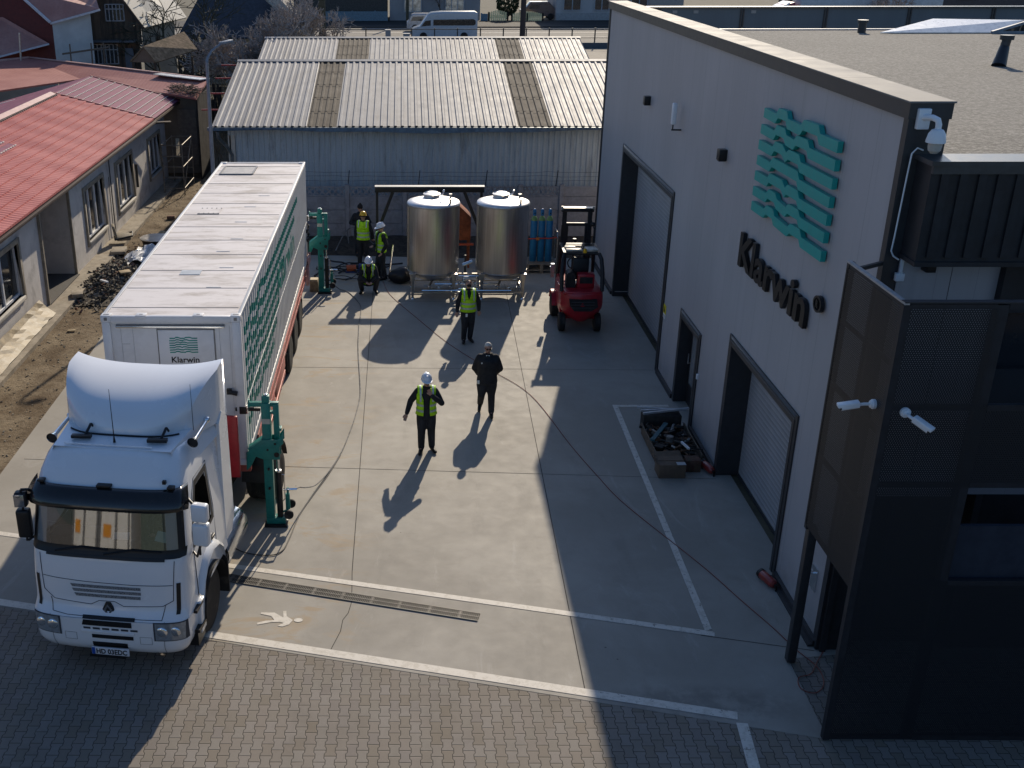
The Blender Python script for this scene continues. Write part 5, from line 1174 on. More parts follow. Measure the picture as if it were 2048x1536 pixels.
# doors and sides
for s_ in (-1, 1):
    def sd(y, z, o=.004): return (s_*(HW(z)+o), y, z)
    b = MB(); W2 = WIN
    n = len(W2); inner = W2; cx_, cy_ = 1.25, 2.2; outer = [(cx_+(y-cx_)*1.17, cy_+(z-cy_)*1.12) for y, z in W2]
    for i in range(n):
        j = (i+1) % n; b.add([sd(*outer[i]), sd(*outer[j]), sd(*[lerp(inner[j][k], (cx_, cy_)[k], .06) for k in (0, 1)]), sd(*[lerp(inner[i][k], (cx_, cy_)[k], .06) for k in (0, 1)])], [(0, 1, 2, 3)])
    b.build('window_frame', blkp, trk, local=True)
    b = MB(); P = [(.72, 1.0), (.70, 1.75), (.95, 2.62), (1.10, 2.80), (1.70, 2.80), (1.76, 2.0), (1.76, 1.3)]
    b.path([sd(y, z, .002) for y, z in P], .006, 4); b.build('door_seam', greyp, trk, local=True)
    if s_ < 0:
        b = MB(); b.poly([sd(y, z, -.01) for y, z in WIN]); b.build('side_window', wsg, trk, local=True)
    b = MB(); b.box((s_*1.215, 1.55, 1.55), (.03, .16, .05)); b.build('door_handle', blkp, trk, local=True, bevel=.01)
    # wheel arch fairing and lower panels
    b = MB(); AR = [(.74+.0, .93), (.86, 1.18), (1.05, 1.36), (1.35, 1.44), (1.65, 1.36), (1.86, 1.18), (1.95, .90)]
    rows = [[(s_*1.19, y, z+.10) for y, z in AR], [(s_*1.27, y, z+.06) for y, z in AR], [(s_*1.285, y, z) for y, z in AR]]
    b.grid(rows); b.build('fender', cabw, trk, local=True, smooth=True, angle=60)
    b = MB(); AR2 = [(1.35+.60*cos(a), .56+.60*sin(a)) for a in [pi*(.0+i/14) for i in range(15)]]
    b.grid([[(s_*.80, y, z) for y, z in AR2], [(s_*1.288, y, z) for y, z in AR2]]); b.build('wheel_arch', blkp, trk, local=True, smooth=True)
    b = MB(); b.bx(*sorted((s_*1.14, s_*1.26)), .60, .82, .40, .95); b.build('step_panel', cabw, trk, local=True, bevel=.02)
    b = MB(); b.bx(*sorted((s_*1.10, s_*1.262)), .42, .74, .88, .93); b.bx(*sorted((s_*1.16, s_*1.275)), .44, .78, .52, .57); b.bx(*sorted((s_*1.10, s_*1.24)), .45, .78, .28, .50); b.build('step', blkp, trk, local=True)
    b = MB(); b.bx(*sorted((s_*1.10, s_*1.285)), 1.99, 2.03, .25, .95); b.build('mud_flap', rub, trk, local=True)
    # side fairing behind the cab
    b = MB(); b.prism([(2.28, 1.05), (2.28, 3.15), (2.45, 3.30), (2.72, 3.10), (2.78, 1.25), (2.6, 1.05)], lambda u, v, w: (w, u, v), s_*1.15, s_*1.205); b.build('side_fairing', cabw, trk, local=True)
    b = MB(); b.lathe([(.0, 0), (.30, .02), (.32, .08), (.32, 1.15), (.30, 1.22), (0, 1.24)], (s_*.90, 2.35, .68), 24, 'y'); b.build('fuel_tank', cr if s_ > 0 else hedge, trk, local=True, smooth=True)
# red tool flap behind the cab
b = MB(); b.bx(.70, .96, 4.08, 4.16, 1.25, 2.45); b.build('red_panel', mat('truck_red', (.30, .018, .025), .4, var=.15, dirt=(.15, .02, .02), da=.5), trk, local=True, bevel=.02)
b = MB(); b.bx(-.5, .5, .9, 7.2, .55, .85); b.bx(-.95, .95, 2.4, 3.1, .5, .9); b.box((0, 5.7, 1.0), (1.0, 1.0, .08)); b.build('chassis', blk, trk, local=True)
wheel(trk, (1.03, 1.35, .52), .52, .32, 1, local=True); wheel(trk, (-1.03, 1.35, .52), .52, .32, -1, local=True)
wheel(trk, (.98, 5.75, .52), .52, .56, 1, local=True, rimmat=cr); wheel(trk, (-.98, 5.75, .52), .52, .56, -1, local=True)
b = MB(); P = [(y, z) for y, z in [(5.75+.66*cos(a), .52+.66*sin(a)) for a in [pi*(.05+.9*i/12) for i in range(13)]]]; b.grid([[(.68, y, z) for y, z in P], [(1.27, y, z) for y, z in P]]); b.build('rear_mudguard', blkp, trk, local=True, smooth=True)
b = MB(); b.lathe([(.17, 0), (.17, .6)], (.72, 2.5, .35), 18, 'y'); b.path([(.9, 3.7, .9), (1.0, 3.4, .6), (1.0, 3.2, .5)], .05, 8); b.build('air_tank', hedge, trk, local=True, smooth=True)
# mirrors
b = MB(); b.path([(1.13, .72, 2.72), (1.22, .58, 2.72), (1.34, .50, 2.66)], .022, 8); b.path([(1.20, .66, 1.80), (1.28, .58, 1.78), (1.36, .52, 2.0)], .02, 8); b.path([(1.35, .52, 2.5), (1.35, .52, 1.85)], .018, 8); b.build('mirror_arm', blkp, trk, local=True)
b = MB(); b.box((1.40, .50, 2.57), (.24, .15, .28), (0, 0, -.12)); b.box((1.40, .50, 2.22), (.24, .16, .36), (0, 0, -.12)); b.build('mirror', cabw, trk, local=True, bevel=.035, seg=3)
b = MB(); b.path([(-1.13, .60, 2.66), (-1.18, .48, 2.78), (-1.26, .42, 2.80)], .022, 8); b.path([(-1.15, .55, 2.0), (-1.26, .42, 1.95)], .02, 8); b.path([(-1.26, .42, 2.80), (-1.27, .42, 1.95)], .018, 8); b.build('mirror_arm', blkp, trk, local=True)
b = MB(); b.box((-1.28, .44, 2.64), (.18, .14, .24), (0, 0, .15)); b.box((-1.28, .44, 2.24), (.20, .15, .46), (0, 0, .15)); b.build('mirror', blkp, trk, local=True, bevel=.035, seg=3)
b = MB(); b.box((-1.28, .36, 2.64), (.15, .01, .20), (0, 0, .15)); b.build('mirror_cover', mat('mirror_silver', (.35, .37, .4), .15, .8), trk, local=True, bevel=.003)
# ================================================================== street behind
gw = mat('facade_grey', (.28, .27, .275), .85, var=.08, vs=.6); gw2 = mat('facade_light', (.40, .39, .39), .85, var=.08, vs=.6)
def facade(label, x0, x1, m_, wins, zt=7.5, lower=None):
    h = thing('street_house', label, 'house', ((x0+x1)/2, 127, 1.2), group='houses across the street')
    b = MB(); b.bx(x0, x1, 127, 135, 1.0, zt); b.build('wall', m_, h)
    if lower: b = MB(); b.bx(x0-.02, x1+.02, 126.9, 126.998, 1.0, 2.0); b.build('base_wall', lower, h)
    b = MB(); b.slab([(x0-.4, 126.6, zt), (x1+.4, 126.6, zt), (x1+.4, 131, zt+2.4), (x0-.4, 131, zt+2.4)], .15); b.build('roof', rt2, h)
    for (a, c, z0, z1, col) in wins:
        w_ = bpy.data.objects.new('window', None); COL.objects.link(w_); w_.parent = h; w_.location = (0, 0, 0)
        b = MB(); b.bx(a, c, 126.93, 126.97, z0, z1); b.build('glass', col, w_)
        b = MB(); n = 2 if c-a < 2 else 3
        for i in range(n+1): x = lerp(a, c, i/n); b.bx(x-.05, x+.05, 126.88, 126.929, z0, z1)
        b.bx(a-.05, c+.05, 126.87, 126.925, z0-.06, z0+.03); b.bx(a-.05, c+.05, 126.87, 126.925, z1-.03, z1+.05); b.build('frame', mat('old_white', (.35, .36, .38), .6), w_)
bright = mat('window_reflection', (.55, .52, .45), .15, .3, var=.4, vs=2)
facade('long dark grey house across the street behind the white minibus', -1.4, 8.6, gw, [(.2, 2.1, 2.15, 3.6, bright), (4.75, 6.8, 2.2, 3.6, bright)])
facade('pale grey house across the street right of the yellow gates', 17.0, 23.6, gw2, [(17.8, 19.7, 2.3, 3.6, glass_d), (21.2, 22.8, 2.3, 3.6, glass_d)], lower=mat('base_light', (.32, .32, .32), .8))
facade('beige house across the street above the hall parapet', 23.9, 31, mat('facade_beige', (.36, .33, .30), .85), [(25.2, 27.0, 2.4, 3.7, glass_d)])
facade('brown brick building at the far top right behind the bare bush', 44, 80, mat('facade_brown', (.13, .095, .085), .85, var=.2), [(50, 52, 3.4, 4.6, glass_d), (55, 57, 3.4, 4.6, bright), (61, 63, 3.4, 4.6, glass_d)], 9)
facade('dim house behind the blue grey street fence on the left', -12, -1.7, mat('facade_dim', (.07, .065, .06), .9, var=.3), [], 6)
bf = mat('street_fence_blue', (.16, .22, .26), .7, var=.2)
def sfence(label, x0, x1, y, z0, z1, m_, pitch=2.5, slats=False):
    f = thing('street_fence', label, 'fence', ((x0+x1)/2, y, z0)); b = MB(); b.bx(x0, x1, y, y+.06, z0, z1)
    if slats:
        b = MB(); n = int((x1-x0)/.22)
        for i in range(n): 
            xm = x0+.11+i*.22; b.bx(xm-.08, xm+.08, y, y+.04, z0, z1+.25*sin(pi*(i+.5)/n))
        b.bx(x0, x1, y+.041, y+.06, z0+.3, z0+.4); b.bx(x0, x1, y+.041, y+.06, z1-.4, z1-.3)
    b.build('panel', m_, f); b = MB(); x = x0
    while x <= x1+.01: b.bx(x-.08, x+.08, y-.05, y+.1, z0, z1+.08); x += pitch
    b.build('post', bf if not slats else blk, f)
sfence('blue grey street fence left of the dark grey house', -10.5, -1.6, 126, 1.2, 2.25, bf)
sfence('short blue grey fence between the dark grey house and the yellow gates', 8.7, 9.4, 126, 1.2, 2.0, bf, 1)
yg = mat('gate_yellow', (.95, .74, .38), .6, var=.15)
sfence('smaller yellow slatted gate partly in shade', 9.5, 11.6, 126, 1.25, 2.1, yg, 2.1, True); sfence('larger yellow slatted double gate behind the utility pole', 12.0, 15.4, 125.6, 1.0, 2.0, yg, 1.7, True)
# railing and posts on the near side of the road
rl = thing('road_railing', 'dark post and rail fence on the near side of the road', 'railing', (5, 97, 1.1)); b = MB()
for i in range(22): x = -7+i*1.95; b.bx(x-.05, x+.05, 96.95, 97.05, .9, 2.75)
b.build('post', anth, rl); b = MB(); b.bx(-7, 34, 96.97, 97.0, 2.62, 2.68); b.bx(-7, 34, 96.97, 97.0, 1.92, 1.97); b.build('rail', anth, rl)
kw = thing('kerb_wall', 'low dark retaining wall below the road railing', 'wall', (22, 96.8, .9)); b = MB(); b.bx(9.8, 60, 96.5, 96.8, .8, 1.6); b.build('wall', mat('wall_bluegrey', (.08, .10, .12), .8), kw)
for i, (x, w, z, lb) in enumerate(((-1.2, .45, 2.65, 'left grey utility cabinet by the road railing'), (.35, .55, 2.35, 'lower right grey utility cabinet by the road railing'))):
    c_ = thing('utility_cabinet', lb, 'cabinet', (x, 96, 1.0)); b = MB(); b.bx(x-w/2, x+w/2, 95.9, 96.3, .8, z); b.build('body', mat('cabinet_grey', (.28, .28, .29), .6), c_, bevel=.02); b = MB(); b.bx(x-w/2-.03, x+w/2+.03, 95.88, 96.32, z, z+.05); b.build('cap', capm, c_)
def upole(label, x, y, z1, r, m_):
    p_ = thing('utility_pole', label, 'utility pole', (x, y, .9), group='poles along the road'); b = MB(); b.tube((x, y, .8), (x, y, z1), r, r*.8, 10); b.build('pole', m_, p_, smooth=True)
    b = MB(); b.bar((x-.7, y, z1-.6), (x+.7, y, z1-.6), .09); b.build('crossarm', m_, p_)
wdp = mat('weathered_pole', (.085, .075, .05), .9, var=.3); upole('thick brown utility pole left of the minibus', -6.45, 92, 9.5, .32, wdp); upole('dark utility pole in front of the yellow gates', 9.7, 92, 9.5, .24, mat('pole_dark', (.05, .04, .04), .8)); upole('thin distant pole beside the dark grey house', .55, 124, 9.0, .16, wdp)
fl = thing('flag', 'small blue and yellow flag above the shed ridge', 'flag', (10.6, 90, 2.0)); b = MB(); b.bar((10.2, 90, 1.6), (10.75, 90, 2.6), .04); b.build('staff', whitep, fl); b = MB(); b.add([(10.30, 90, 1.75), (10.72, 90, 2.55), (10.95, 90.05, 2.1), (10.75, 90.05, 1.72)], [(0, 1, 2, 3)]); b.build('blue_cloth', mat('flag_blue', (.10, .22, .50), .8), fl); b = MB(); b.add([(10.78, 89.99, 2.3), (10.97, 90.0, 2.0), (10.9, 90, 1.65), (10.72, 90, 1.7)], [(0, 1, 2, 3)]); b.build('yellow_cloth', mat('flag_yellow', (.6, .45, .05), .8), fl)
# vehicles
def vehicle(name, label, cat, x, y, L, H, prof, win, m_, wz, wr=.34, wid=1.9, z0=1.15, wx=(.18, .80)):
    v = thing(name, label, cat, (x, y, z0)); b = MB(); P = [(u*L, w*H) for u, w in prof]
    rings = []
    for d, s in ((-wid/2, .94), (-wid/2+.12, 1.0), (wid/2-.12, 1.0), (wid/2, .94)):
        rings.append([(p[0], d, .28+(p[1]-.28)*(s if p[1] > H*.5 else 1)) for p in P])
    b.loft(rings); b.build('body', m_, v, smooth=True, local=True, angle=30)
    for wv in win:
        b = MB(); b.poly([(u*L, -wid/2-.012, w*H*.93) for u, w in wv]); b.build('side_window', glass_d, v, local=True)
    for u in wx:
        for s_ in (-1, 1): w_ = wheel(v, (u*L, s_*(wid/2-.08), wr), wr, .22, 1, local=True); w_.rotation_euler = (0, 0, -pi/2 if s_ < 0 else pi/2)
    b = MB(); b.bx(-.01, .03, -wid/2+.1, -wid/2+.35, .75, .9); b.bx(-.01, .03, wid/2-.35, wid/2-.1, .75, .9); b.build('headlight', lampg, v, local=True)
    return v
mb = mat('minibus_white', (.42, .46, .50), .3, var=.05, coat=.5); sv = mat('car_silver', (.38, .39, .42), .3, .4, coat=.5)
vehicle('minibus', 'white high roofed minibus on the road behind the sheds', 'minibus', .85, 105, 6.0, 2.45, [(0, .12), (.0, .36), (.03, .42), (.10, .48), (.13, .52), (.24, .90), (.30, .97), (.45, 1.0), (.96, 1.0), (1.0, .95), (1.0, .14), (.95, .12)],
        [[(.145, .52), (.21, .74), (.29, .76), (.29, .56)], [(.33, .56), (.33, .78), (.94, .80), (.97, .74), (.97, .60), (.94, .56)]], mb, .3)
vehicle('estate_car', 'silver estate car on the road behind the minibus', 'car', .45, 114, 4.6, 1.7, [(0, .2), (0, .55), (.04, .62), (.10, .95), (.16, 1.0), (.58, 1.0), (.74, .62), (.97, .52), (1.0, .2)], [[(.08, .64), (.13, .90), (.36, .92), (.36, .66)], [(.38, .66), (.38, .92), (.56, .92), (.67, .66)]], sv, .3, wid=1.8)
vehicle('parked_car', 'white car roof showing above the blue grey street fence', 'car', -6.3, 129, 4.2, 1.75, [(0, .2), (0, .55), (.12, .62), (.25, 1.0), (.75, 1.0), (.92, .60), (1.0, .55), (1.0, .2)], [[(.2, .64), (.28, .92), (.5, .92), (.5, .66)]], mb, .3, z0=1.3)
vehicle('dark_car', 'dark car parked behind the larger yellow gate', 'car', 13.2, 129, 4.2, 1.9, [(0, .2), (0, .55), (.12, .62), (.25, 1.0), (.75, 1.0), (.92, .60), (1.0, .55), (1.0, .2)], [[(.2, .64), (.28, .92), (.5, .92), (.5, .66)]], mat('car_brown', (.13, .09, .08), .3, coat=.4), .3, z0=1.2)
lr = thing('lorry', 'lorry with dark red cab and long white trailer beyond the hall roof', 'lorry', (33.5, 108, 1.15))
b = MB(); b.loft([[(0, d, .6), (0, d, 1.6), (.9, d, 2.0), (2.0, d, 2.9), (2.9, d, 3.1), (3.1, d, .6)] for d in (-1.2, 1.2)]); b.build('cab', mat('lorry_red', (.28, .03, .04), .35, coat=.4), lr, local=True, bevel=.08)
b = MB(); b.loft([[(-.04, d, 1.55), (.86, d, 2.03), (1.7, d, 2.72), (2.5, d, 3.12), (2.1, d, 2.6), (.8, d, 1.7)] for d in (-1.22, 1.22)]); b.build('cab_trim', whitep, lr, local=True)
b = MB(); b.bx(3.4, 16.5, -1.25, 1.25, 1.1, 3.6); b.build('trailer_box', mat('trailer_pale', (.45, .47, .48), .4), lr, local=True, bevel=.05)
for x in (.9, 4.5, 13, 14.4): w_ = wheel(lr, (x, -1.1, .5), .5, .3, 1, local=True); w_.rotation_euler = (0, 0, -pi/2)
# corrugated wall behind the hall
cw = thing('metal_wall', 'long blue grey metal clad wall behind the hall roof', 'wall', (25, 60, 0)); cwm = panel_mat('bluegrey_cladding', (.095, .125, .15), 0, .42)
b = MB(); b.bx(12.2, 60, 60, 60.3, 0, 6.6); b.build('cladding', cwm, cw); b = MB()
for i in range(11): x = 13.4+i*4.35; b.bx(x-.10, x-.03, 59.93, 60, 0, 6.6); b.bx(x+.03, x+.10, 59.93, 60, 0, 6.6)
b.build('post', anth, cw); b = MB(); b.bx(12.1, 60, 59.85, 60.45, 6.6, 6.68); b.build('coping', mat('dark_trim', (.07, .072, .075), .35, .3), cw)
b = MB()
for x in (15.2, 18.2, 14.1): b.bx(x, x+.25, 59.96, 59.99, 6.35, 6.5)
b.build('tag_plate', capm, cw)
# ================================================================== bare trees
bark = mat('bark', (.085, .068, .055), .9, var=.4, vs=8); twig = mat('twigs', (.30, .26, .235), .8, var=.4, vs=3)
def bare_tree(label, base, H, R, seed, n0=7, depth=5, tw=1.0, mt_=None):
    t = thing('bare_tree', label, 'tree', base); rnd = random.Random(seed); tr_ = MB(); cr_ = MB(); B = Vector(base)
    def grow(p, d, L, r, k):
        P = [p]; q = p.copy()
        for i in range(3):
            d = (d+Vector((rnd.uniform(-.25, .25), rnd.uniform(-.25, .25), rnd.uniform(-.10, .18)))).normalized(); q = q+d*L/3; P.append(q.copy())
        tgt = tr_ if k >= depth-1 else cr_
        tgt.path(P, [max(.019, r*(1-.13*i)) for i in range(4)], 6 if k >= depth-1 else 3, caps=False)
        if k == 0: return
        m = rnd.choice((3, 3, 4)) if k < depth else n0
        for i in range(m):
            a = rnd.uniform(0, 2*pi); sp_ = rnd.uniform(.35, 1.0); side = d.orthogonal().normalized(); side.rotate(Matrix.Rotation(a, 3, d))
            nd = (d*(1-.35*sp_)+side*sp_+Vector((0, 0, .10))).normalized(); s0 = P[rnd.choice((1, 2, 3, 3))]
            grow(s0.copy(), nd, L*rnd.uniform(.60, .82), r*.55, k-1)
    grow(B, Vector((0, 0, 1)), H*.28, R, depth)
    tr_.build('trunk', bark, t); cr_.build('crown', mt_ or twig, t)
bare_tree('big bare fruit tree with dense twigs beyond the left end of the sheds', (-8.6, 64, .3), 8.6, .24, 5, 9, 6)
bare_tree('second bare tree with pale twigs directly behind the near shed corner', (-6.6, 72, .5), 8.0, .20, 8, 8, 6)
bare_tree('brownish bare bush beside the thick utility pole', (-7.3, 84, .9), 6.0, .14, 13, 8, 5, mt_=mat('twigs_brown', (.19, .135, .10), .85, var=.3))
bare_tree('dark ivy clad tree beside the timber house', (-12.7, 66, .3), 9.5, .20, 17, 6, 5, mt_=mat('twigs_dark', (.05, .05, .035), .9, var=.4))
bare_tree('bare bush at the top right above the metal wall', (44, 104, 1), 6, .16, 23, 7, 5)
bare_tree('small bare tree in front of the dark grey house', (4.2, 125.5, 1.2), 5.0, .10, 29, 4, 4)
eg = thing('evergreen_bush', 'dark round evergreen bush behind the yellow gates', 'bush', (11.8, 129, 1.2)); b = MB(); rnd = random.Random(6)
for i in range(900):
    a, c, r = rnd.uniform(0, 2*pi), rnd.uniform(-1, 1), 1.3*rnd.uniform(.6, 1)**.5; s = sqrt(1-c*c); p = (r*s*cos(a), r*s*sin(a), 1.9+1.6*c*r/1.3); e = .13
    b.box(p, (e*2, e*.3, e), (rnd.uniform(0, 3), rnd.uniform(0, 3), rnd.uniform(0, 3)))
b.build('crown', mat('evergreen', (.022, .038, .018), .8, var=.5, vs=10), eg, local=True); b = MB(); b.tube((0, 0, 0), (0, 0, 1.2), .08, .06, 6); b.build('trunk', bark, eg, local=True)
# scrub and weeds in the gap between sheds and houses
b = MB(); rnd = random.Random(31)
for i in range(1500):
    x = rnd.uniform(-14, -7.6); y = rnd.uniform(50.8, 74); z = gz(y); a = rnd.uniform(0, 6); h = rnd.uniform(.15, .9)
    b.bar((x, y, z), (x+h*.5*cos(a), y+h*.5*sin(a), z+h), .015)
tag(b.build('scrub', mat('dry_scrub', (.14, .115, .075), .9, var=.4), None), 'dry scrub filling the gap beyond the left buildings', 'scrub', kind='stuff')
bk = thing('shadow_gap_boards', 'added dark boards standing in for the shadowed brush gap behind the lamp pole', 'fence', (-8, 62, 0)); b = MB()  # near-black boards stand in for the shadow among the branches here
rnd = random.Random(32)
for i in range(90): x = rnd.uniform(-13.2, -7.2); b.bar((x, 61+rnd.uniform(-.3, .3), .1), (x+rnd.uniform(-.2, .2), 61, rnd.uniform(1.6, 2.8)), rnd.uniform(.06, .2), .04)
b.build('board', mat('shade_dark_board', (.035, .03, .026), .9, var=.5), bk)
# large container standing behind the camera: mirrored in the windscreen
rc_ = thing('white_lorry_container', 'white refrigerated container parked behind the viewpoint', 'container', (-7.8, 0, 0))
fh = thing('reflection_backdrop_hall', 'unseen dark green grey hall added behind the viewpoint to darken the windscreen reflection', 'building', (-10, -14, 0)); b = MB(); ribbed(b, -45, 25, .5, (-14, 0), (-14, 8), h=.05, nrm=(0, 1, 0)); b.bx(-45, 25, -24, -14.01, 0, 8); b.build('wall', mat('hall_green', (.055, .07, .065), .8), fh)  # unseen hall, added to keep bright sky out of the windscreen reflection
b = MB(); b.bx(-9.1, -6.45, -6, 5.5, 1.2, 4.1); b.build('box', cside, rc_); b = MB()
for x in (-9.02, -8.4, -7.83, -7.73, -7.1, -6.55): b.bx(x-.035, x+.035, 5.501, 5.56, 1.2, 4.1)
b.build('locking_bar', hedge, rc_); b = MB(); b.bx(-8.9, -8.6, 5.505, 5.52, 1.5, 1.8); b.bx(-7.6, -7.3, 5.505, 5.52, 1.5, 1.8); b.build('hazard_label', mat('sign_orange', (.6, .25, .02), .5), rc_); b = MB(); b.bx(-9.0, -6.5, -5.5, 5.0, .5, 1.2); b.build('chassis', blk, rc_)
for x in (-8.8, -6.7): wheel(rc_, (x, 4.6, .5), .5, .3, 1)
rc2 = thing('reflection_container', 'unseen green ribbed container added beside the white one for the windscreen reflection', 'container', (-8, -4, 0)); b = MB(); ribbed(b, -6.3, -3.4, .25, (5.2, .2), (5.2, 2.9), h=.04, nrm=(0, 1, 0)); b.bx(-6.3, -3.4, -1, 5.19, .1, 2.9); b.build('box', mat('container_dark_green', (.09, .12, .105), .6), rc2)  # unseen ribbed box, put here to fill the right half of the windscreen reflection
rc_.location.x -= 1.25; rc2.location.x -= .9
# ================================================================== steel tanks
def tank_mat():
    m, g = newmat('brushed_steel'); p = g.co()
    n = g.noise(g.scale(p, (6, 6, .25)), 2.5, 4, .6); n2 = g.noise(g.scale(p, (1, 1, 60)), 6, 3, .6)
    c = g.mix(g.ss(n, .3, .7), (.47, .46, .45), (.62, .61, .60))
    c = g.mix(g.m('MULTIPLY', g.ss(g.noise(p, 2.2, 5, .7), .55, .75), .35), c, (.30, .24, .19))
    g.color(c); g.b.inputs['Metallic'].default_value = 1.0; g.rough(g.m('ADD', .27, g.m('MULTIPLY', n2, .16)))
    g.b.inputs['Anisotropic'].default_value = .6; g.bump(n2, .06, .003); return m
tkm = tank_mat()
lidm = mat('steel_lid', (.66, .65, .64), .5, 1.0, var=.08)
def tank(cx, cy, label):
    t = thing('steel_tank', label, 'tank', (cx, cy, 0), group='stainless steel tanks in the yard')
    r = .785
    b = MB(); b.lathe([(r, .78), (r, 2.80)], (0, 0, 0), 72); b.lathe([(0.001, .50), (.35, .52), (.6, .58), (.74, .67), (r, .78)], (0, 0, 0), 72); b.build('body', tkm, t, smooth=True, local=True, angle=50)
    b = MB(); b.lathe([(r, 2.80), (r+.008, 2.83), (r-.01, 2.86), (.6, 2.905), (.3, 2.935), (.001, 2.945)], (0, 0, 0), 72); b.build('top', lidm, t, smooth=True, local=True, angle=50)
    b = MB(); b.lathe([(r+.006, 2.78), (r+.014, 2.79), (r+.014, 2.81), (r+.006, 2.82)], (0, 0, 0), 72); b.lathe([(r+.004, .78), (r+.010, .79), (r+.004, .80)], (0, 0, 0), 72); b.build('weld_band', tks, t, smooth=True, local=True)
    b = MB(); b.lathe([(.24, 2.90), (.24, 3.0), (.26, 3.01), (.26, 3.03), (.15, 3.07), (0.001, 3.08)], (-.05, .28, 0), 32); m_ = b.build('manhole', lidm, t, smooth=True, local=True)
    b = MB(); b.path([(.2, .12, 3.02), (.28, .05, 3.08), (.30, .02, 3.16)], .022, 8); b.sph((.3, .02, 3.17), .035, 10, 6); b.path([(-.26, .30, 3.06), (-.1, .30, 3.12), (.12, .30, 3.10)], .014, 6); b.build('clamp_handle', cr, m_, smooth=True, local=True)
    for x, y in ((-.02, .02), (.52, .28), (.48, -.42)):
        b = MB(); b.tube((x, y, 2.88), (x, y, 3.0), .035, .035, 12); b.tube((x, y, 3.0), (x, y, 3.02), .05, .05, 12); b.build('nozzle', tks, t, smooth=True, local=True)
    for sx in (-1, 1):
        for sy in (-1, 1):
            b = MB(); b.loft([[(sx*.62+u*w_, sy*.60+v*w_, z) for u, v in ((-1, -1), (1, -1), (1, 1), (-1, 1))] for z, w_ in ((.0, .035), (.55, .05), (.80, .10))]); b.build('leg', tks, t, local=True, bevel=.006)
            b = MB(); b.tube((sx*.62, sy*.60, 0), (sx*.62, sy*.60, .03), .075, .06, 14); b.build('foot', cr, t, smooth=True, local=True)
    b = MB(); b.tube((-.76, -.26, .95), (-.76, -.26, 2.75), .022, .022, 10); b.build('level_pipe', tks, t, smooth=True, local=True)
    b = MB(); b.path([(0, 0, .52), (0, 0, .40), (-.1, -.35, .34), (-.1, -.62, .34)], .035, 10); b.build('outlet_pipe', tks, t, smooth=True, local=True)
    b = MB(); b.sph((-.1, -.5, .34), .06, 12, 8); b.bar((-.1, -.5, .34), (-.28, -.52, .40), .025); b.build('valve', cr, t, smooth=True, local=True)
    return t
tank(.945, 32.15, 'left of the two upright stainless steel tanks, beneath the black steel frame')
tank(3.03, 32.15, 'right of the two upright stainless steel tanks, next to the blue gas bottles')
sk = thing('pipe_skid', 'low stainless pipe frame with valves between the feet of the two tanks', 'pipework', (2, 31.4, 0))
b = MB(); b.bar((.33, 31.5, .22), (3.65, 31.5, .22), .06, .05); b.bar((.33, 32.75, .22), (3.65, 32.75, .22), .06, .05); b.bar((.33, 32.75, .42), (3.65, 32.75, .42), .05, .05)
for x in (.33, 1.57, 2.42, 3.65): b.bar((x, 31.5, .22), (x, 32.75, .22), .05)
b.build('frame', tks, sk)
b = MB(); b.path([(.6, 31.42, .30), (1.9, 31.42, .30), (3.3, 31.42, .30)], .025, 8); b.path([(1.0, 31.6, .45), (1.9, 31.6, .45), (1.95, 31.55, .7), (2.25, 31.55, .7), (2.3, 31.6, .45), (2.9, 31.6, .45)], .028, 8); b.path([(1.7, 31.45, .75), (2.3, 31.45, .75), (2.3, 31.45, .35), (1.7, 31.45, .35), (1.7, 31.45, .75)], .02, 8)
b.path([(1.85, 32.1, .9), (2.15, 32.15, 1.0)], .055, 12); b.build('pipe', cr, sk, smooth=True)
for x, z in ((1.75, .5), (1.98, .5), (2.2, .52), (1.85, .62), (3.2, .38), (1.1, .38)):
    b = MB(); b.tube((x, 31.40, z), (x, 31.50, z), .045, .045, 12); b.bar((x, 31.39, z), (x+.12, 31.37, z+.04), .02); b.build('valve', cr, sk, smooth=True)
b = MB(); b.bx(1.84, 2.0, 31.36, 31.40, .68, .76); b.build('gauge_panel', whitep, sk)
b = MB(); b.tube((2.0, 33.2, 0), (2.0, 33.2, .9), .035, .03, 10); b.build('stand_pipe', anth, sk, smooth=True)
# rusty bin, black bag and clutter near the rear fence
rst = mat('rusted_steel', (.22, .065, .028), .8, .2, var=.4, vs=5, dirt=(.05, .03, .02), da=.6, ds=3)
b_ = thing('rusty_hopper', 'rust red steel hopper standing between and behind the two tanks', 'hopper', (1.9, 34.9, 0))
b = MB(); b.prism([(1.45, .95), (2.25, .95), (2.25, 1.72), (1.85, 2.1), (1.45, 2.1)], lambda u, v, w: (u, w, v), 34.8, 35.5); b.build('body', rst, b_, bevel=.01)
b = MB()
for x in (1.5, 2.2):
    for y in (34.85, 35.45): b.bx(x-.03, x+.03, y-.03, y+.03, 0, .95)
b.build('leg', rst, b_)
b = MB(); b.bx(1.4, 2.35, 34.7, 34.8, .80, .86); b.build('crossbar', mat('rail_orange', (.38, .07, .03), .6), b_)
bg_ = thing('black_bag', 'large black plastic sack lying at the foot of the left tank', 'sack', (-.02, 33.2, 0))
b = MB(); b.sph((0, 0, .24), .42, 20, 12, (1, .7, .62)); o = b.build('sack', mat('bag_black', (.013, .013, .016), .35, var=.2, bump=.6, bs=9), bg_, smooth=True, local=True)
for v in o.data.vertices: v.co.z = max(0, v.co.z+.03*sin(9*v.co.x+4*v.co.y)); v.co.x *= 1+.08*sin(13*v.co.z)
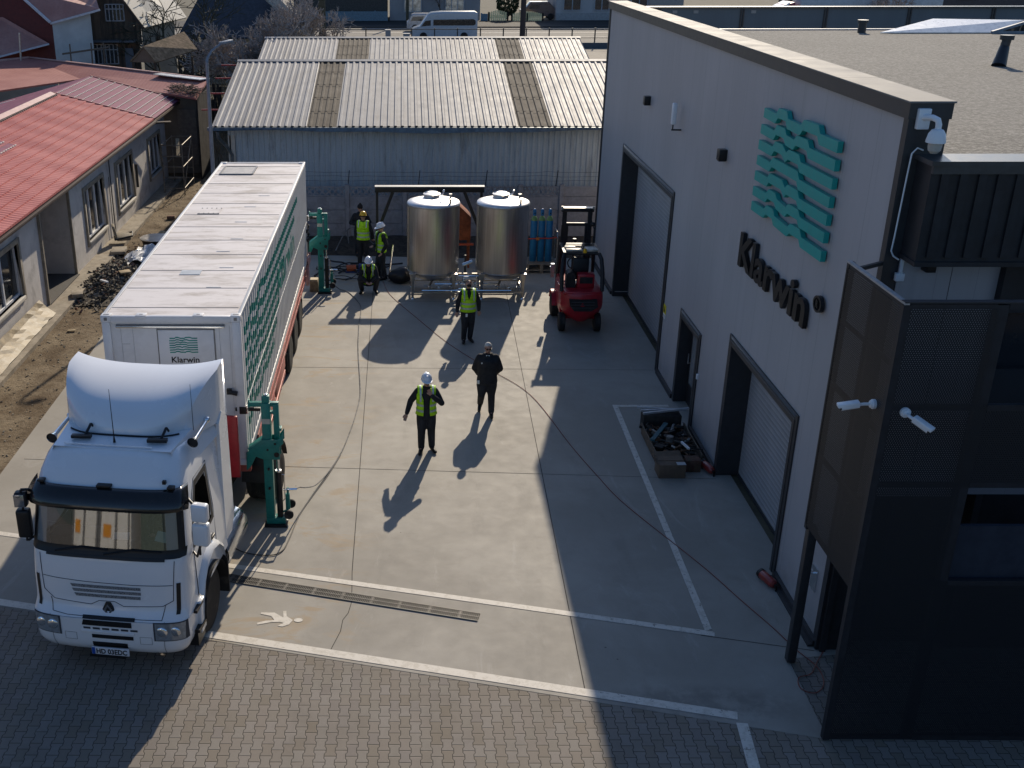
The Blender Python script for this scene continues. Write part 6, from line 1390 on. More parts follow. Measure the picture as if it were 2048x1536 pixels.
# gas bottles
blu = mat('bottle_blue', (.02, .17, .36), .4, var=.15, dirt=(.05, .12, .18), da=.5, ds=6); grn = mat('shoulder_green', (.16, .28, .10), .45, var=.2)
pal = thing('bottle_rack', 'low wooden pallet with a white tubular rail holding the blue gas bottles', 'rack', (4.54, 34.6, 0))
b = MB()
for z in (.0, .2): 
    for i in range(5): b.bx(4.02, 5.06, 34.2+i*.19, 34.33+i*.19, z+.08, z+.11)
for x in (4.04, 4.5, 4.94): b.bx(x, x+.1, 34.2, 35.09, 0, .08); b.bx(x, x+.1, 34.2, 35.09, .11, .28)
b.build('pallet', mat('grey_wood', (.22, .19, .15), .85, var=.3, stretch=(1, 6, 1)), pal)
b = MB(); b.path([(5.04, 34.35, .3), (5.04, 34.35, 1.15), (5.04, 34.5, 1.3), (5.04, 34.9, 1.3), (5.04, 35.0, .3)], .022, 8); b.build('rail', tks, pal, smooth=True)
labs = ['left', 'middle', 'right']
for i, x in enumerate((4.29, 4.54, 4.79)):
    g_ = thing('gas_bottle', labs[i]+' one of the three tall blue gas bottles beside the forklift', 'gas bottle', (x, 34.6, .31), group='blue gas bottles strapped on the rack')
    b = MB(); b.lathe([(.10, 0), (.112, .01), (.112, 1.32), (.108, 1.36)], (0, 0, 0), 24); b.build('body', blu, g_, smooth=True, local=True, angle=50)
    b = MB(); b.lathe([(.108, 1.36), (.095, 1.42), (.06, 1.48), (.035, 1.50), (.03, 1.53)], (0, 0, 0), 24); b.build('shoulder', grn, g_, smooth=True, local=True)
    b = MB(); b.lathe([(.048, 1.52), (.055, 1.56), (.055, 1.68), (.045, 1.72), (.02, 1.74), (.001, 1.74)], (0, 0, 0), 16); b.build('cap', blu, g_, smooth=True, local=True)
    b = MB(); b.tube((0, -.06, 1.6), (0, -.03, 1.6), .02, .02, 8); b.build('cap_slot', blk, g_, local=True)
st = thing('ratchet_strap', 'red and orange strap tied round the three blue gas bottles', 'strap', (4.54, 34.47, 1.1))
b = MB(); b.path([(4.05, 34.5, 1.08), (4.29, 34.475, 1.09), (4.54, 34.48, 1.10), (4.79, 34.475, 1.1), (5.03, 34.45, 1.14)], .022, 6); b.build('webbing', mat('strap_red', (.45, .06, .04), .6), st)
b = MB(); b.bx(4.36, 4.46, 34.43, 34.47, 1.05, 1.14); b.build('ratchet', mat('strap_orange', (.55, .2, .05), .5), st)
# ================================================================== forklift
fkr = mat('forklift_red', (.36, .012, .022), .38, 0, var=.10, dirt=(.12, .02, .02), da=.35, ds=3, coat=.3)
fkb = mat('forklift_black', (.016, .016, .018), .45, var=.25, dirt=(.06, .055, .05), da=.3, ds=3)
fk = thing('forklift', 'red forklift seen from behind with black mast and roof guard', 'forklift', (4.93, 28.28, 0), radians(-1.5))
# counterweight: stacked outlines
def cwring(z, y0, hw, dep, r=.14):
    P = []
    for k in (-1, -.9, -.7, -.4, 0, .4, .7, .9, 1): P.append((k*hw, y0+.12*k*k+.10*abs(k)**8, z))
    return P+[(hw, y0+dep, z), (-hw, y0+dep, z)]
b = MB(); b.loft([cwring(z, y, h, d) for z, y, h, d in ((.32, .25, .18, .5), (.40, .16, .28, .6), (.56, .08, .46, .7), (.70, .03, .56, .8), (.85, .0, .575, .85), (1.06, .02, .575, .85), (1.16, .05, .57, .85), (1.20, .12, .55, .78))]); b.build('counterweight', fkr, fk, smooth=True, local=True, angle=35)
b = MB(); b.prism([(-.40, .92), (.36, .92), (.40, .70), (.22, .58), (-.24, .58), (-.36, .72)], lambda u, v, w: (u+.03, w+.13*u*u, v+.12), -.012, .05); b.build('rear_vent', fkb, fk, local=True)
for z in (.80, .88, .96):
    b = MB(); b.bx(-.30, .33, -.03, -.010, z, z+.02); b.build('vent_slat', mat('vent_grey', (.06, .06, .065), .4), fk, local=True)
b = MB(); b.bx(-.52, .52, .12, 1.9, 1.12, 1.22); b.bx(-.56, -.40, .5, 1.8, .5, 1.15); b.bx(.40, .56, .5, 1.8, .5, 1.15); b.bx(-.45, .45, .4, 1.9, .35, 1.1); b.build('body', fkr, fk, local=True, bevel=.03)
b = MB(); b.bx(-.12, .36, .45, .75, 1.20, 1.62); b.build('seat_housing', fkr, fk, local=True, bevel=.04)
b = MB(); b.bx(-.05, .30, .435, .45, 1.36, 1.54); b.build('housing_grille', fkb, fk, local=True)
b = MB(); b.bx(-.42, -.16, .5, .78, 1.18, 1.5); b.lathe([(.15, -.25), (.17, -.22), (.17, .22), (.15, .25)], (-.3, .62, 1.42), 20, 'x') if False else b.tube((-.30, .45, 1.55), (-.30, .80, 1.55), .13, .13, 20); b.build('gas_canister', fkb, fk, local=True, smooth=True)
b = MB(); b.box((0, 1.05, 1.42), (.46, .45, .14)); b.box((0, .86, 1.72), (.44, .12, .5), (-.1, 0, 0)); b.build('seat', fkb, fk, local=True, bevel=.04)
b = MB(); C = Vector((-.1, 1.55, 1.62)); P = [C+Vector((.17*cos(a*pi/10), .06*sin(a*pi/10), .15*sin(a*pi/10))) for a in range(21)]; b.path(P, .018, 6); b.path([C, C+Vector((0, .15, -.35))], .02, 6); b.build('steering_wheel', fkb, fk, local=True)
b = MB()
for s_ in (-1, 1):
    b.path([(s_*.55, .30, 1.18), (s_*.555, .42, 1.65), (s_*.52, .58, 2.02), (s_*.47, .72, 2.13)], .056, 8)
    b.path([(s_*.50, 1.95, .6), (s_*.50, 1.90, 1.3), (s_*.47, 1.72, 2.12)], .05, 8)
    b.bar((s_*.47, .70, 2.13), (s_*.47, 1.75, 2.13), .07, .06)
for i in range(9): y = .72+i*.125; b.bar((-.47, y, 2.13), (.47, y, 2.13), .035 if 0 < i < 8 else .08, .05)
b.build('roof_guard', fkb, fk, local=True, smooth=True)
b = MB(); b.box((-.2, .9, 2.19), (.44, .18, .05), (0, 0, .05)); b.box((.28, .98, 2.19), (.3, .35, .06), (0, 0, .15)); b.box((-.28, 1.2, 2.18), (.3, .12, .05)); b.build('roof_sheet', mat('bright_dusty', (.55, .50, .42), .5, var=.3), fk, local=True, bevel=.01)
b = MB(); b.lathe([(.055, 0), (.055, .03), (.048, .04), (.045, .09), (.02, .115), (.001, .12)], (.08, .72, 2.16), 16); b.build('beacon', mat('amber', (.8, .42, .02), .3), fk, local=True, smooth=True)
b = MB()
for s_ in (-1, 1): b.bx(*sorted((s_*.30, s_*.42)), 2.10, 2.20, .15, 3.02); b.bx(*sorted((s_*.24, s_*.30)), 2.12, 2.24, .2, 2.6)
for z in (2.55, 1.9, 1.75, .8): b.bx(-.30, .30, 2.12, 2.18, z, z+.09)
b.build('mast', fkb, fk, local=True)
b = MB(); b.bx(-.46, .46, 2.06, 2.26, 2.97, 3.07); b.build('mast_top', fkb, fk, local=True, bevel=.01)
b = MB(); b.bx(-.44, .44, 2.05, 2.25, 3.07, 3.085); b.bx(-.47, -.41, 2.06, 2.1, 3.02, 3.13); b.bx(.41, .47, 2.06, 2.1, 3.02, 3.13); b.build('mast_lip', mat('worn_lip', (.42, .38, .32), .4, .3), fk, local=True)
b = MB(); b.tube((-.05, 2.05, .2), (-.05, 2.05, 2.2), .05, .05, 12); b.path([(.40, 2.05, 2.7), (.48, 1.98, 2.5), (.46, 1.9, 1.6)], .02, 8); b.path([(-.44, 2.0, 2.6), (-.46, 1.95, 1.6)], .014, 8); b.sph((.44, 2.05, 2.62), .07, 12, 8); b.build('lift_cylinder', fkb, fk, local=True, smooth=True)
b = MB(); b.path([(.0, 2.0, 1.6), (.12, 1.9, 1.75), (.16, 1.9, 1.6), (.10, 1.9, 1.4)], .02, 6); b.build('hydraulic_hose', fkb, fk, local=True, smooth=True)
b = MB()
for s_ in (-1, 1): b.bx(*sorted((s_*.26, s_*.36)), 2.3, 3.4, .06, .10); b.bx(*sorted((s_*.26, s_*.36)), 2.28, 2.33, .06, .7)
b.bx(-.5, .5, 2.24, 2.28, .3, .7); b.build('fork', fkb, fk, local=True)
rimk = mat('forklift_rim', (.30, .03, .03), .5, var=.2); 
for s_ in (-1, 1):
    wheel(fk, (s_*.49, .42, .26), .26, .17, s_, rimk, local=True); wheel(fk, (s_*.56, 1.75, .34), .34, .22, s_, rimk, local=True)
    b = MB(); P = [(1.75+.42*cos(a), .36+.42*sin(a)) for a in [pi*(.05+.9*i/12) for i in range(13)]]
    b.grid([[(s_*.44, y, z) for y, z in P], [(s_*.68, y, z) for y, z in P]]); b.build('wheel_fender', fkr, fk, local=True, smooth=True)
b = MB(); b.bx(-.70, -.60, 1.85, 1.95, 1.1, 1.5); b.box((-.66, 1.9, 1.36), (.12, .08, .12)); b.build('side_lamp', cr, fk, local=True)
# ================================================================== lifting jacks
jt = mat('jack_teal', (.012, .175, .155), .4, var=.12, dirt=(.01, .08, .07), da=.4, ds=6)
def jack(y, label):
    j = thing('lifting_jack', label, 'jack', (-2.43, y, 0), group='teal lifting jacks along the container')
    X = lambda x: x+2.43
    b = MB(); b.bx(X(-2.53), X(-2.37), -.09, .09, .06, 2.50); b.bx(X(-2.51), X(-2.38), -.07, .07, 2.50, 2.63); b.build('column', jt, j, local=True, bevel=.008)
    b = MB(); b.bx(X(-2.485), X(-2.415), -.03, .03, 2.63, 2.66); b.build('column_cap', cr, j, local=True, bevel=.006)
    b = MB(); b.prism([(X(-2.84), 1.25), (X(-2.80), 1.55), (X(-2.74), 1.64), (X(-2.53), 1.80), (X(-2.24), 1.80), (X(-2.15), 1.93), (X(-2.15), 1.72), (X(-2.22), 1.66), (X(-2.22), 1.40), (X(-2.52), 1.40), (X(-2.66), 1.46), (X(-2.76), 1.25)], lambda u, v, w: (u, w, v), -.125, -.10)
    b.prism([(X(-2.84), 1.25), (X(-2.80), 1.55), (X(-2.74), 1.64), (X(-2.53), 1.80), (X(-2.24), 1.80), (X(-2.15), 1.93), (X(-2.15), 1.72), (X(-2.22), 1.66), (X(-2.22), 1.40), (X(-2.52), 1.40), (X(-2.66), 1.46), (X(-2.76), 1.25)], lambda u, v, w: (u, w, v), .10, .125)
    b.bx(X(-2.84), X(-2.76), -.10, .10, 1.25, 1.52); b.bar((X(-2.79), 0, 1.58), (X(-2.53), 0, 1.77), .2, .05); b.build('lift_arm', jt, j, local=True, bevel=.006)
    b = MB()
    for (xx, zz) in ((-2.44, 1.60), (-2.30, 1.72), (-2.44, 1.2), (-2.44, .8)): b.tube((X(xx), -.135, zz), (X(xx), -.09, zz), .022, .022, 8)
    b.tube((X(-2.28), -.13, 1.5), (X(-2.28), -.09, 1.5), .05, .05, 12); b.build('bolt', sign_k, j, local=True)
    b = MB(); b.bx(X(-2.32), X(-2.22), -.06, .06, 1.80, 2.47); b.bx(X(-2.77), X(-2.22), -.045, .045, 2.42, 2.50); b.bx(X(-2.77), X(-2.74), -.045, .045, 2.35, 2.55); b.bx(X(-2.53), X(-2.22), -.05, .05, 2.28, 2.32); b.bx(X(-2.24), X(-2.18), -.07, .07, 1.95, 2.0); b.build('guide_tube', jt, j, local=True, bevel=.006)
    b = MB(); b.bx(X(-2.525), X(-2.375), -.0935, -.0905, 2.10, 2.20); b.build('plate', mat('jack_plate', (.40, .42, .38), .5), j, local=True)
    b = MB(); b.bx(X(-3.0), X(-2.55), -.03, .03, 2.325, 2.385); b.bx(X(-2.92), X(-2.80), -.06, .06, 2.28, 2.42); b.tube((X(-2.80), -.03, 2.38), (X(-2.66), -.03, 2.38), .025, .025, 8); b.build('safety_strap', sign_k, j, local=True, bevel=.006)
    b = MB(); b.bx(X(-2.80), X(-2.76), -.05, .05, 2.28, 2.44); b.build('hook', cr, j, local=True, bevel=.004)
    b = MB(); b.tube((X(-2.275), 0, .16), (X(-2.275), 0, 1.10), .058, .058, 18); b.build('cylinder', fkb, j, local=True, smooth=True)
    b = MB(); b.tube((X(-2.275), 0, 1.10), (X(-2.275), 0, 1.42), .028, .028, 14); b.tube((X(-2.275), 0, 1.10), (X(-2.275), 0, 1.13), .06, .06, 14); b.build('piston_rod', cr, j, local=True, smooth=True)
    b = MB(); b.bx(X(-2.56), X(-2.14), -.17, .20, 0, .045); b.build('base_plate', sign_k, j, local=True, bevel=.006)
    b = MB(); b.bx(X(-2.53), X(-2.17), -.10, .10, .045, .16); b.build('base_box', jt, j, local=True, bevel=.008)
    b = MB(); b.path([(X(-2.22), 0, .25), (X(-2.13), 0, .30), (X(-2.12), .02, .75)], .022, 8); b.bar((X(-2.16), -.12, .26), (X(-2.16), .28, .26), .04); b.bx(X(-2.17), X(-2.09), .0, .06, .3, .62); b.build('wheel_bracket', jt, j, local=True)
    for k, yy in enumerate((-.15, .28)):
        w = wheel(j, (X(-2.10), yy, .17+.10), .088, .05, 1, whitep, local=True); w.rotation_euler = (0, 0, -pi/2*(1))
    b = MB(); b.path([(X(-2.21), -.03, 1.05), (X(-2.17), -.04, 1.05), (X(-2.17), -.04, .55), (X(-2.21), -.03, .5)], .010, 6); b.path([(X(-2.2), 0, .72), (X(-2.05), -.02, .74), (X(-1.95), 0, .73)], .022, 8); b.build('hose_fitting', cr, j, local=True, smooth=True)
    return j
j1 = jack(17.92, 'teal hydraulic jack beside the cab end of the white container')
j2 = copy_tree(j1); j2.location = (-2.46, 32.15, 0); j2['label'] = 'teal hydraulic jack at the far end of the white container near the workers'
# ================================================================== hoses and cables
def smooth_path(P, n=6):
    V = [Vector(p) for p in P]; out = []
    for i in range(len(V)-1):
        p0 = V[max(i-1, 0)]; p1 = V[i]; p2 = V[i+1]; p3 = V[min(i+2, len(V)-1)]
        for k in range(n):
            t = k/n; out.append(.5*((2*p1)+(p2-p0)*t+(2*p0-5*p1+4*p2-p3)*t*t+(3*p1-p0-3*p2+p3)*t**3))
    return out+[V[-1]]
def hose(name, label, cat, P, r, m, n=6):
    b = MB(); b.path(smooth_path([(x, y, (q[0] if q else r+.006)) for x, y, *q in P]), r, n); o = b.build(name, m, None, smooth=True); tag(o, label, cat); return o
rc = mat('red_cable', (.22, .045, .03), .5); bc = mat('black_hose', (.018, .018, .02), .45); gc = mat('grey_hose', (.15, .15, .15), .75, var=.5, vs=5)
hose('air_hose', 'long thin red brown hose crossing the yard diagonally to the screen corner', 'hose', [(-.6, 33.3), (-.36, 31.9), (.4, 29.8), (1.3, 27.53), (2.2, 25.8), (3.09, 24.1), (3.66, 21.34), (4.0, 19.9), (4.35, 18.66), (5.26, 16.5), (5.65, 15.41), (5.95, 14.6), (6.12, 14.05), (6.30, 13.6), (6.25, 13.2), (6.05, 13.0), (5.88, 13.1), (5.93, 13.35), (6.15, 13.45), (6.35, 13.75), (6.6, 14.1)], .007, rc)
hose('hydraulic_hose', 'hydraulic hose running over the concrete between the two teal jacks', 'hose', [(-2.1, 32.2, .25), (-1.95, 32.35, .05), (-1.7, 32.2), (-1.45, 31.6), (-1.23, 30.8), (-1.2, 30.0), (-1.22, 29.2), (-1.20, 28.4), (-1.18, 27.52), (-1.12, 26.3), (-1.04, 25.0), (-1.0, 24.0), (-1.06, 22.91), (-1.15, 22.0), (-1.28, 21.0), (-1.48, 20.1), (-1.7, 19.3, .10), (-1.85, 18.7, .35), (-1.92, 18.2, .62), (-1.95, 17.92, .74)], .012, gc, 8)
hose('electric_cable', 'thin black cable lying beside the near teal jack', 'cable', [(-1.30, 20.8), (-1.5, 19.9), (-1.75, 19.0), (-1.95, 18.2), (-2.05, 17.4), (-2.15, 16.9), (-2.4, 16.75), (-2.9, 16.9), (-3.3, 17.4)], .010, bc)
rnd = random.Random(11)
tgl = thing('cable_tangle', 'tangle of black cables and pipes behind the far jack', 'cables', (-2, 34, 0))
b = MB()
for i in range(16):
    P = []; x, y = rnd.uniform(-2.7, -1.2), rnd.uniform(33.2, 35.6); a = rnd.uniform(-.4, .4)+(pi if rnd.random() < .5 else 0)
    for k in range(7): P.append((x, y, .03+rnd.uniform(0, .10))); a += rnd.uniform(-.7, .7); x += .3*cos(a); y += .3*sin(a)
    P = [(max(-2.8, min(.2, p[0])), p[1], p[2]) for p in P]
    b.path(smooth_path(P, 4), rnd.choice((.014, .02, .03)), 6)
b.build('cable', bc, tgl, smooth=True)
b = MB(); b.path(smooth_path([(-2.3, 36.6, .1), (-1.9, 36.9, .75), (-1.4, 37.0, .8), (-1.0, 36.8, .55)], 5), .02, 6); b.path(smooth_path([(-1.9, 36.9, .75), (-1.85, 36.8, .3)], 3), .018, 6); b.path([(-1.15, 36.8, .75), (-1.1, 36.7, .4), (-.8, 36.6, .2)], .018, 6); b.build('grey_pipe', gc, tgl, smooth=True)
wp = thing('work_pump', 'small orange and blue pump unit on the floor beside the cables', 'pump', (-1.65, 34.3, 0))
b = MB(); b.tube((-.16, 0, .14), (.14, .05, .14), .11, .11, 16); b.build('motor', mat('pump_orange', (.42, .10, .04), .5), wp, local=True, smooth=True)
b = MB(); b.bx(-.2, .5, -.1, .12, 0, .05); b.box((.36, .05, .16), (.26, .2, .22)); b.build('housing', mat('pump_blue', (.03, .05, .16), .5), wp, local=True, bevel=.02)
pk = thing('crowbar', 'pale steel bar leaning upright beside the worker in the white helmet', 'bar', (-.35, 33.6, 0)); b = MB(); b.path([(-.42, 33.5, .02), (-.30, 33.9, .9), (-.28, 33.95, 1.02)], .025, 8); b.bar((-.45, 33.3, .03), (-.05, 33.5, .03), .05, .04); b.build('bar', tks, pk, smooth=True)
bs = thing('wood_block', 'timber block under the container beside the far jack', 'block', (-2.72, 32.4, 0)); b = MB(); b.bx(-2.85, -2.6, 32.2, 32.6, 0, .34); b.build('block', mat('timber', (.24, .17, .10), .8, var=.3), bs, bevel=.008); b = MB(); b.bx(-2.84, -2.61, 32.25, 32.5, .34, .38); b.build('top_plate', mat('ply', (.5, .4, .25), .7), bs)
# ================================================================== junk by the wall
jk = thing('scrap_pallet', 'wooden pallet piled with dark scrap fittings beside the grey hall wall', 'pallet', (5.75, 21.2, 0))
dw = mat('damp_wood', (.14, .105, .075), .85, var=.35, stretch=(1, 5, 1))
b = MB()
for i in range(7): b.bx(5.30, 6.26, 20.35+i*.24, 20.50+i*.24, .10, .125)
for x in (5.32, 5.74, 6.16): b.bx(x, x+.09, 20.35, 21.95, 0, .10)
b.build('pallet', dw, jk)
b = MB(); b.bx(5.30, 5.325, 20.35, 21.95, .125, .26); b.bx(6.235, 6.26, 20.35, 21.95, .125, .26); b.build('side_board', dw, jk)
scr_m = [mat('scrap_dark', (.03, .028, .026), .6, .4, var=.5), mat('scrap_rust', (.11, .06, .035), .75, .3, var=.4), mat('scrap_grey', (.22, .22, .21), .5, .5, var=.3), mat('scrap_teal', (.03, .10, .12), .5, .1)]
rnd = random.Random(21); bs_ = [MB() for _ in scr_m]
for i in range(150):
    q = bs_[rnd.choice((0, 0, 0, 1, 1, 2))]; c = (rnd.uniform(5.38, 6.18), rnd.uniform(20.45, 21.85), rnd.uniform(.13, .30)); a = rnd.uniform(0, pi)
    if rnd.random() < .5: d = Vector((cos(a), sin(a), rnd.uniform(-.2, .2)))*rnd.uniform(.05, .16); q.tube(Vector(c)-d, Vector(c)+d, rnd.uniform(.012, .04), None, 8)
    else: q.box(c, (rnd.uniform(.04, .2), rnd.uniform(.03, .1), rnd.uniform(.02, .1)), (rnd.uniform(-.4, .4), rnd.uniform(-.4, .4), a))
for q, m_ in zip(bs_[:3], scr_m): q.build('scrap_part', m_, jk)
b = MB(); b.lathe([(.055, 0), (.075, 0), (.075, .12), (.055, .12)], (5.70, 20.95, .28), 20); b.build('ring', scr_m[2], jk, smooth=True)
b = MB(); b.bar((5.32, 20.9, .33), (5.80, 21.75, .33), .09, .04); b.build('blue_strip', scr_m[3], jk)
b = MB(); b.bar((5.90, 20.75, .36), (5.98, 20.42, .36), .04); b.build('white_strip', whitep, jk)
mp = mat('metal_profile', (.50, .53, .56), .35, .5)
for i, (a, c) in enumerate((((5.28, 22.36, .45), (6.33, 22.2, .45)), ((5.32, 22.14, .47), (6.33, 22.17, .49)), ((5.33, 21.95, .48), (6.36, 22.12, .53)))):
    o = MB().bar(a, c, .05, .04).build('metal_profile', mp, None); tag(o, ['rear', 'middle', 'front'][i]+' of the three pale metal profiles lying across the scrap pallet', 'metal profile', 'pale metal profiles on the scrap pallet')
rs = thing('wood_crate', 'low dark crate under the ends of the pale metal profiles', 'crate', (5.8, 22.1, 0)); b = MB(); b.bx(5.36, 6.2, 21.98, 22.3, 0, .40); b.build('crate', mat('crate_black', (.03, .028, .025), .8, var=.4), rs, bevel=.01)
cbm = mat('cardboard', (.14, .10, .07), .85, var=.15, dirt=(.09, .065, .045), da=.5, ds=5)
cbx = thing('cardboard_box', 'brown cardboard box with open dented top in front of the scrap pallet', 'box', (5.52, 20.0, 0))
b = MB(); b.bx(5.24, 5.78, 19.78, 20.18, 0, .30); b.build('carton', cbm, cbx, bevel=.006)
b = MB(); b.bx(5.25, 5.77, 19.98, 20.2, .30, .31); b.poly([(5.24, 20.18, .30), (5.78, 20.18, .30), (5.76, 20.35, .36), (5.22, 20.33, .34)]); b.poly([(5.24, 19.78, .30), (5.24, 20.18, .30), (5.16, 20.15, .36), (5.17, 19.8, .35)]); b.build('flap', cbm, cbx)
b = MB(); b.bx(5.60, 5.78, 19.79, 19.92, .301, .304); b.build('label_tape', mat('tape_grey', (.4, .42, .43), .5), cbx)
cb2 = thing('cardboard_box', 'small dark red and green carton to the right of the brown cardboard box', 'box', (6.02, 20.2, 0)); b = MB(); b.bx(5.86, 6.16, 20.06, 20.32, 0, .26); b.build('carton', mat('carton_dark', (.10, .05, .035), .8, var=.4, vs=9, dirt=(.04, .08, .04), da=.7, ds=7), cb2, bevel=.006)
exr = mat('extinguisher_red', (.26, .035, .03), .3, coat=.4)
def ext(x, y, lean, label):
    e = thing('fire_extinguisher', label, 'fire extinguisher', (x, y, 0), group='small red fire extinguishers on the ground'); e.rotation_euler = (pi/2, 0, lean); e.location.z = .088
    b = MB(); b.lathe([(.075, .03), (.082, .05), (.082, .33), (.07, .38), (.035, .41)], (0, 0, 0), 22); b.build('cylinder', exr, e, smooth=True, local=True)
    b = MB(); b.lathe([(.085, 0), (.088, .05), (.084, .06)], (0, 0, 0), 22); b.tube((0, 0, .40), (0, 0, .45), .02, .02, 8); b.bar((0, 0, .45), (0, -.10, .47), .025); b.build('valve', blkp, e, local=True)
    b = MB(); b.grid([[(.0835*sin(a), -.0835*cos(a), z) for a in [(-.6+.1*i) for i in range(13)]] for z in (.14, .28)]); b.build('label_band', mat('label_white', (.6, .6, .6), .5), e, local=True)
    b = MB(); b.path([(0, .02, .44), (.09, .02, .40), (.10, 0, .2), (.09, -.02, .1)], .01, 6); b.build('hose', blkp, e, local=True)
ext(6.27, 20.32, .25, 'small red fire extinguisher lying between the scrap pallet and the near roller door')
ext(6.19, 16.12, .3, 'small red fire extinguisher lying at the near end of the near roller door')
# ================================================================== left yard clutter
foil = thing('foil_sheet', 'crumpled golden insulation sheet leaning along the foot of the left house wall', 'sheet', (-10.1, 27.5, 0))
b = MB(); rnd = random.Random(4); rows = []
for i in range(5):
    t = i/4; rows.append([(lerp(-10.46, -10.02, t)+rnd.uniform(-.02, .02), 23.6+k*.31, lerp(.52, .13, t**.7)+rnd.uniform(-.012, .016)) for k in range(21)])
b.grid(rows); b.build('sheet', mat('gold_foil', (.25, .195, .115), .6, 0, var=.35, vs=5, dirt=(.40, .36, .27), da=.5, ds=2), foil)

for i, (a, c) in enumerate((((-9.2, 35.2, .10), (-8.85, 39.2, .12)), ((-9.05, 35.4, .12), (-8.7, 39.0, .14)))):
    o = MB().bar(a, c, .16, .03).build('plank', plk, None); tag(o, ['left', 'right'][i]+' of the two long pale planks lying beside the plastic sheet', 'plank', 'pale planks on the dirt')
rnd = random.Random(9)
ps = thing('plastic_sheet', 'crumpled translucent white plastic sheeting on top of the rubble', 'sheet', (-8.9, 35.5, .3))
b = MB(); b.grid([[(-9.3+i*.085+rnd.uniform(-.04, .04), 33.6+j*.22+rnd.uniform(-.05, .05)+i*.10, .12+.28*math.exp(-((i-6)/5)**2)+rnd.uniform(-.07, .08)) for i in range(14)] for j in range(10)])
b.build('sheeting', mat('cloudy_plastic', (.50, .51, .52), .25, var=.3, vs=8), ps)
tb = thing('plastic_tub', 'large round black tub with pale rim half hidden behind the container roof', 'tub', (-8.65, 37.2, 0)); b = MB(); b.lathe([(.42, 0), (.52, .40), (.55, .40), (.55, .37)], (0, 0, 0), 30); b.lathe([(.50, .40), (.41, .03), (.001, .03)], (0, 0, 0), 30); b.build('shell', fkb, tb, smooth=True, local=True); b = MB(); b.lathe([(.51, .405), (.56, .405), (.56, .385), (.51, .385)], (0, 0, 0), 30); b.build('rim', tks, tb, smooth=True, local=True)
rb = MB(); rbm = mat('rubble_mound', (.095, .08, .06), .95, var=.5, vs=7, bump=.9, bs=12)
rb.grid([[(-10.3+i*.14, 30.8+j*.22, max(.0, .42*math.exp(-((i-8)/5.5)**2-((j-12)/8.5)**2)+rnd.uniform(-.04, .05)-.05)) for i in range(17)] for j in range(26)])
rub_o = tag(rb.build('rubble_mound', rbm, None), 'dark mound of rubble and spoil beside the left house', 'rubble', kind='stuff')
cols = [mat('rubble_dark', (.085, .075, .062), .9, var=.4), mat('rubble_pale', (.26, .23, .18), .9, var=.3), mat('rubble_brick', (.20, .11, .075), .9, var=.3)]
for m_, n_, sd in ((cols[0], 1100, 1), (cols[1], 420, 2), (cols[2], 160, 3)):
    q = MB(); r2 = random.Random(sd)
    for i in range(n_):
        x = r2.gauss(-9.2, .42); y = r2.gauss(33.5, 1.5)
        if not (-10.2 < x < -8.3 and 30.2 < y < 37.5): continue
        z = max(.0, .42*math.exp(-((x+9.18)/.77)**2-((y-33.44)/1.87)**2)-.05)+r2.uniform(0, .06); s = r2.uniform(.018, .075)*(1.6 if r2.random() < .08 else 1)
        q.box((x, y, z+s*.2), (s*r2.uniform(.8, 2.2), s, s*r2.uniform(.15, .7)), (r2.uniform(-.7, .7), r2.uniform(-.7, .7), r2.uniform(0, 6)))
    tag(q.build('rubble_fragments', m_, None), ['broken dark fragments strewn over the rubble mound', 'pale concrete fragments strewn over the rubble mound', 'brick fragments strewn over the rubble mound'][sd-1], 'rubble', kind='stuff')
q = MB(); r2 = random.Random(8)
for i in range(700):
    x = r2.uniform(-9.85, -8.3); y = r2.uniform(16, 48); s = r2.uniform(.008, .035); q.box((x, y, s*.2-.02), (s*1.5, s, s*.7), (r2.uniform(-.5, .5), r2.uniform(-.5, .5), r2.uniform(0, 6)))
tag(q.build('pebbles', cols[1], None), 'small pebbles scattered over the bare dirt strip', 'pebbles', kind='stuff')
for i, (x, y, dx, dy, dz, a, m_, lb) in enumerate(((-9.87, 31.5, .34, .5, .12, .3, cc, 'flat grey concrete block at the doorway step'), (-9.78, 36.4, .5, .7, .10, .15, cc, 'pale paving slab piece beside the broken seat'), (-9.0, 41.5, .3, .14, .12, .2, cols[2], 'single brick lying on the dirt track'), (-9.25, 28.6, .22, .1, .03, .2, plk, 'short pale wood offcut on the dirt'), (-8.75, 33.0, .34, .30, .05, .5, plk, 'small square board on the rubble'), (-9.15, 32.0, .36, .08, .05, -.7, whitep, 'white plastic pipe offcut on the rubble'))):
    o = MB().box((x, y, dz/2+(.1 if i in (0, 1) else (.38 if i in (4, 5) else 0))), (dx, dy, dz), (0, 0, a)).build(['concrete_block', 'paving_slab', 'brick', 'wood_offcut', 'board', 'pipe_offcut'][i], m_, None, bevel=.008); tag(o, lb, ['block', 'slab', 'brick', 'offcut', 'board', 'pipe'][i])
sc_ = thing('broken_seat', 'discarded grey beige seat with bent frame against the left house wall', 'seat', (-9.9, 37.6, .1)); sc_.rotation_euler = (0, 0, .3)
bm_ = mat('dirty_beige', (.24, .21, .16), .8, var=.3)
b = MB(); b.box((0, 0, .22), (.5, .55, .14), (.1, 0, 0)); b.build('seat_pad', bm_, sc_, local=True, bevel=.05); b = MB(); b.box((-.28, 0, .42), (.10, .5, .5), (0, -.2, 0)); b.build('backrest', bm_, sc_, local=True, bevel=.04)
b = MB(); b.path([(-.3, -.3, .2), (.3, -.3, .3), (.35, .3, .3), (-.3, .3, .2), (-.3, -.3, .2)], .03, 8); b.build('tube_frame', fkb, sc_, local=True, smooth=True)
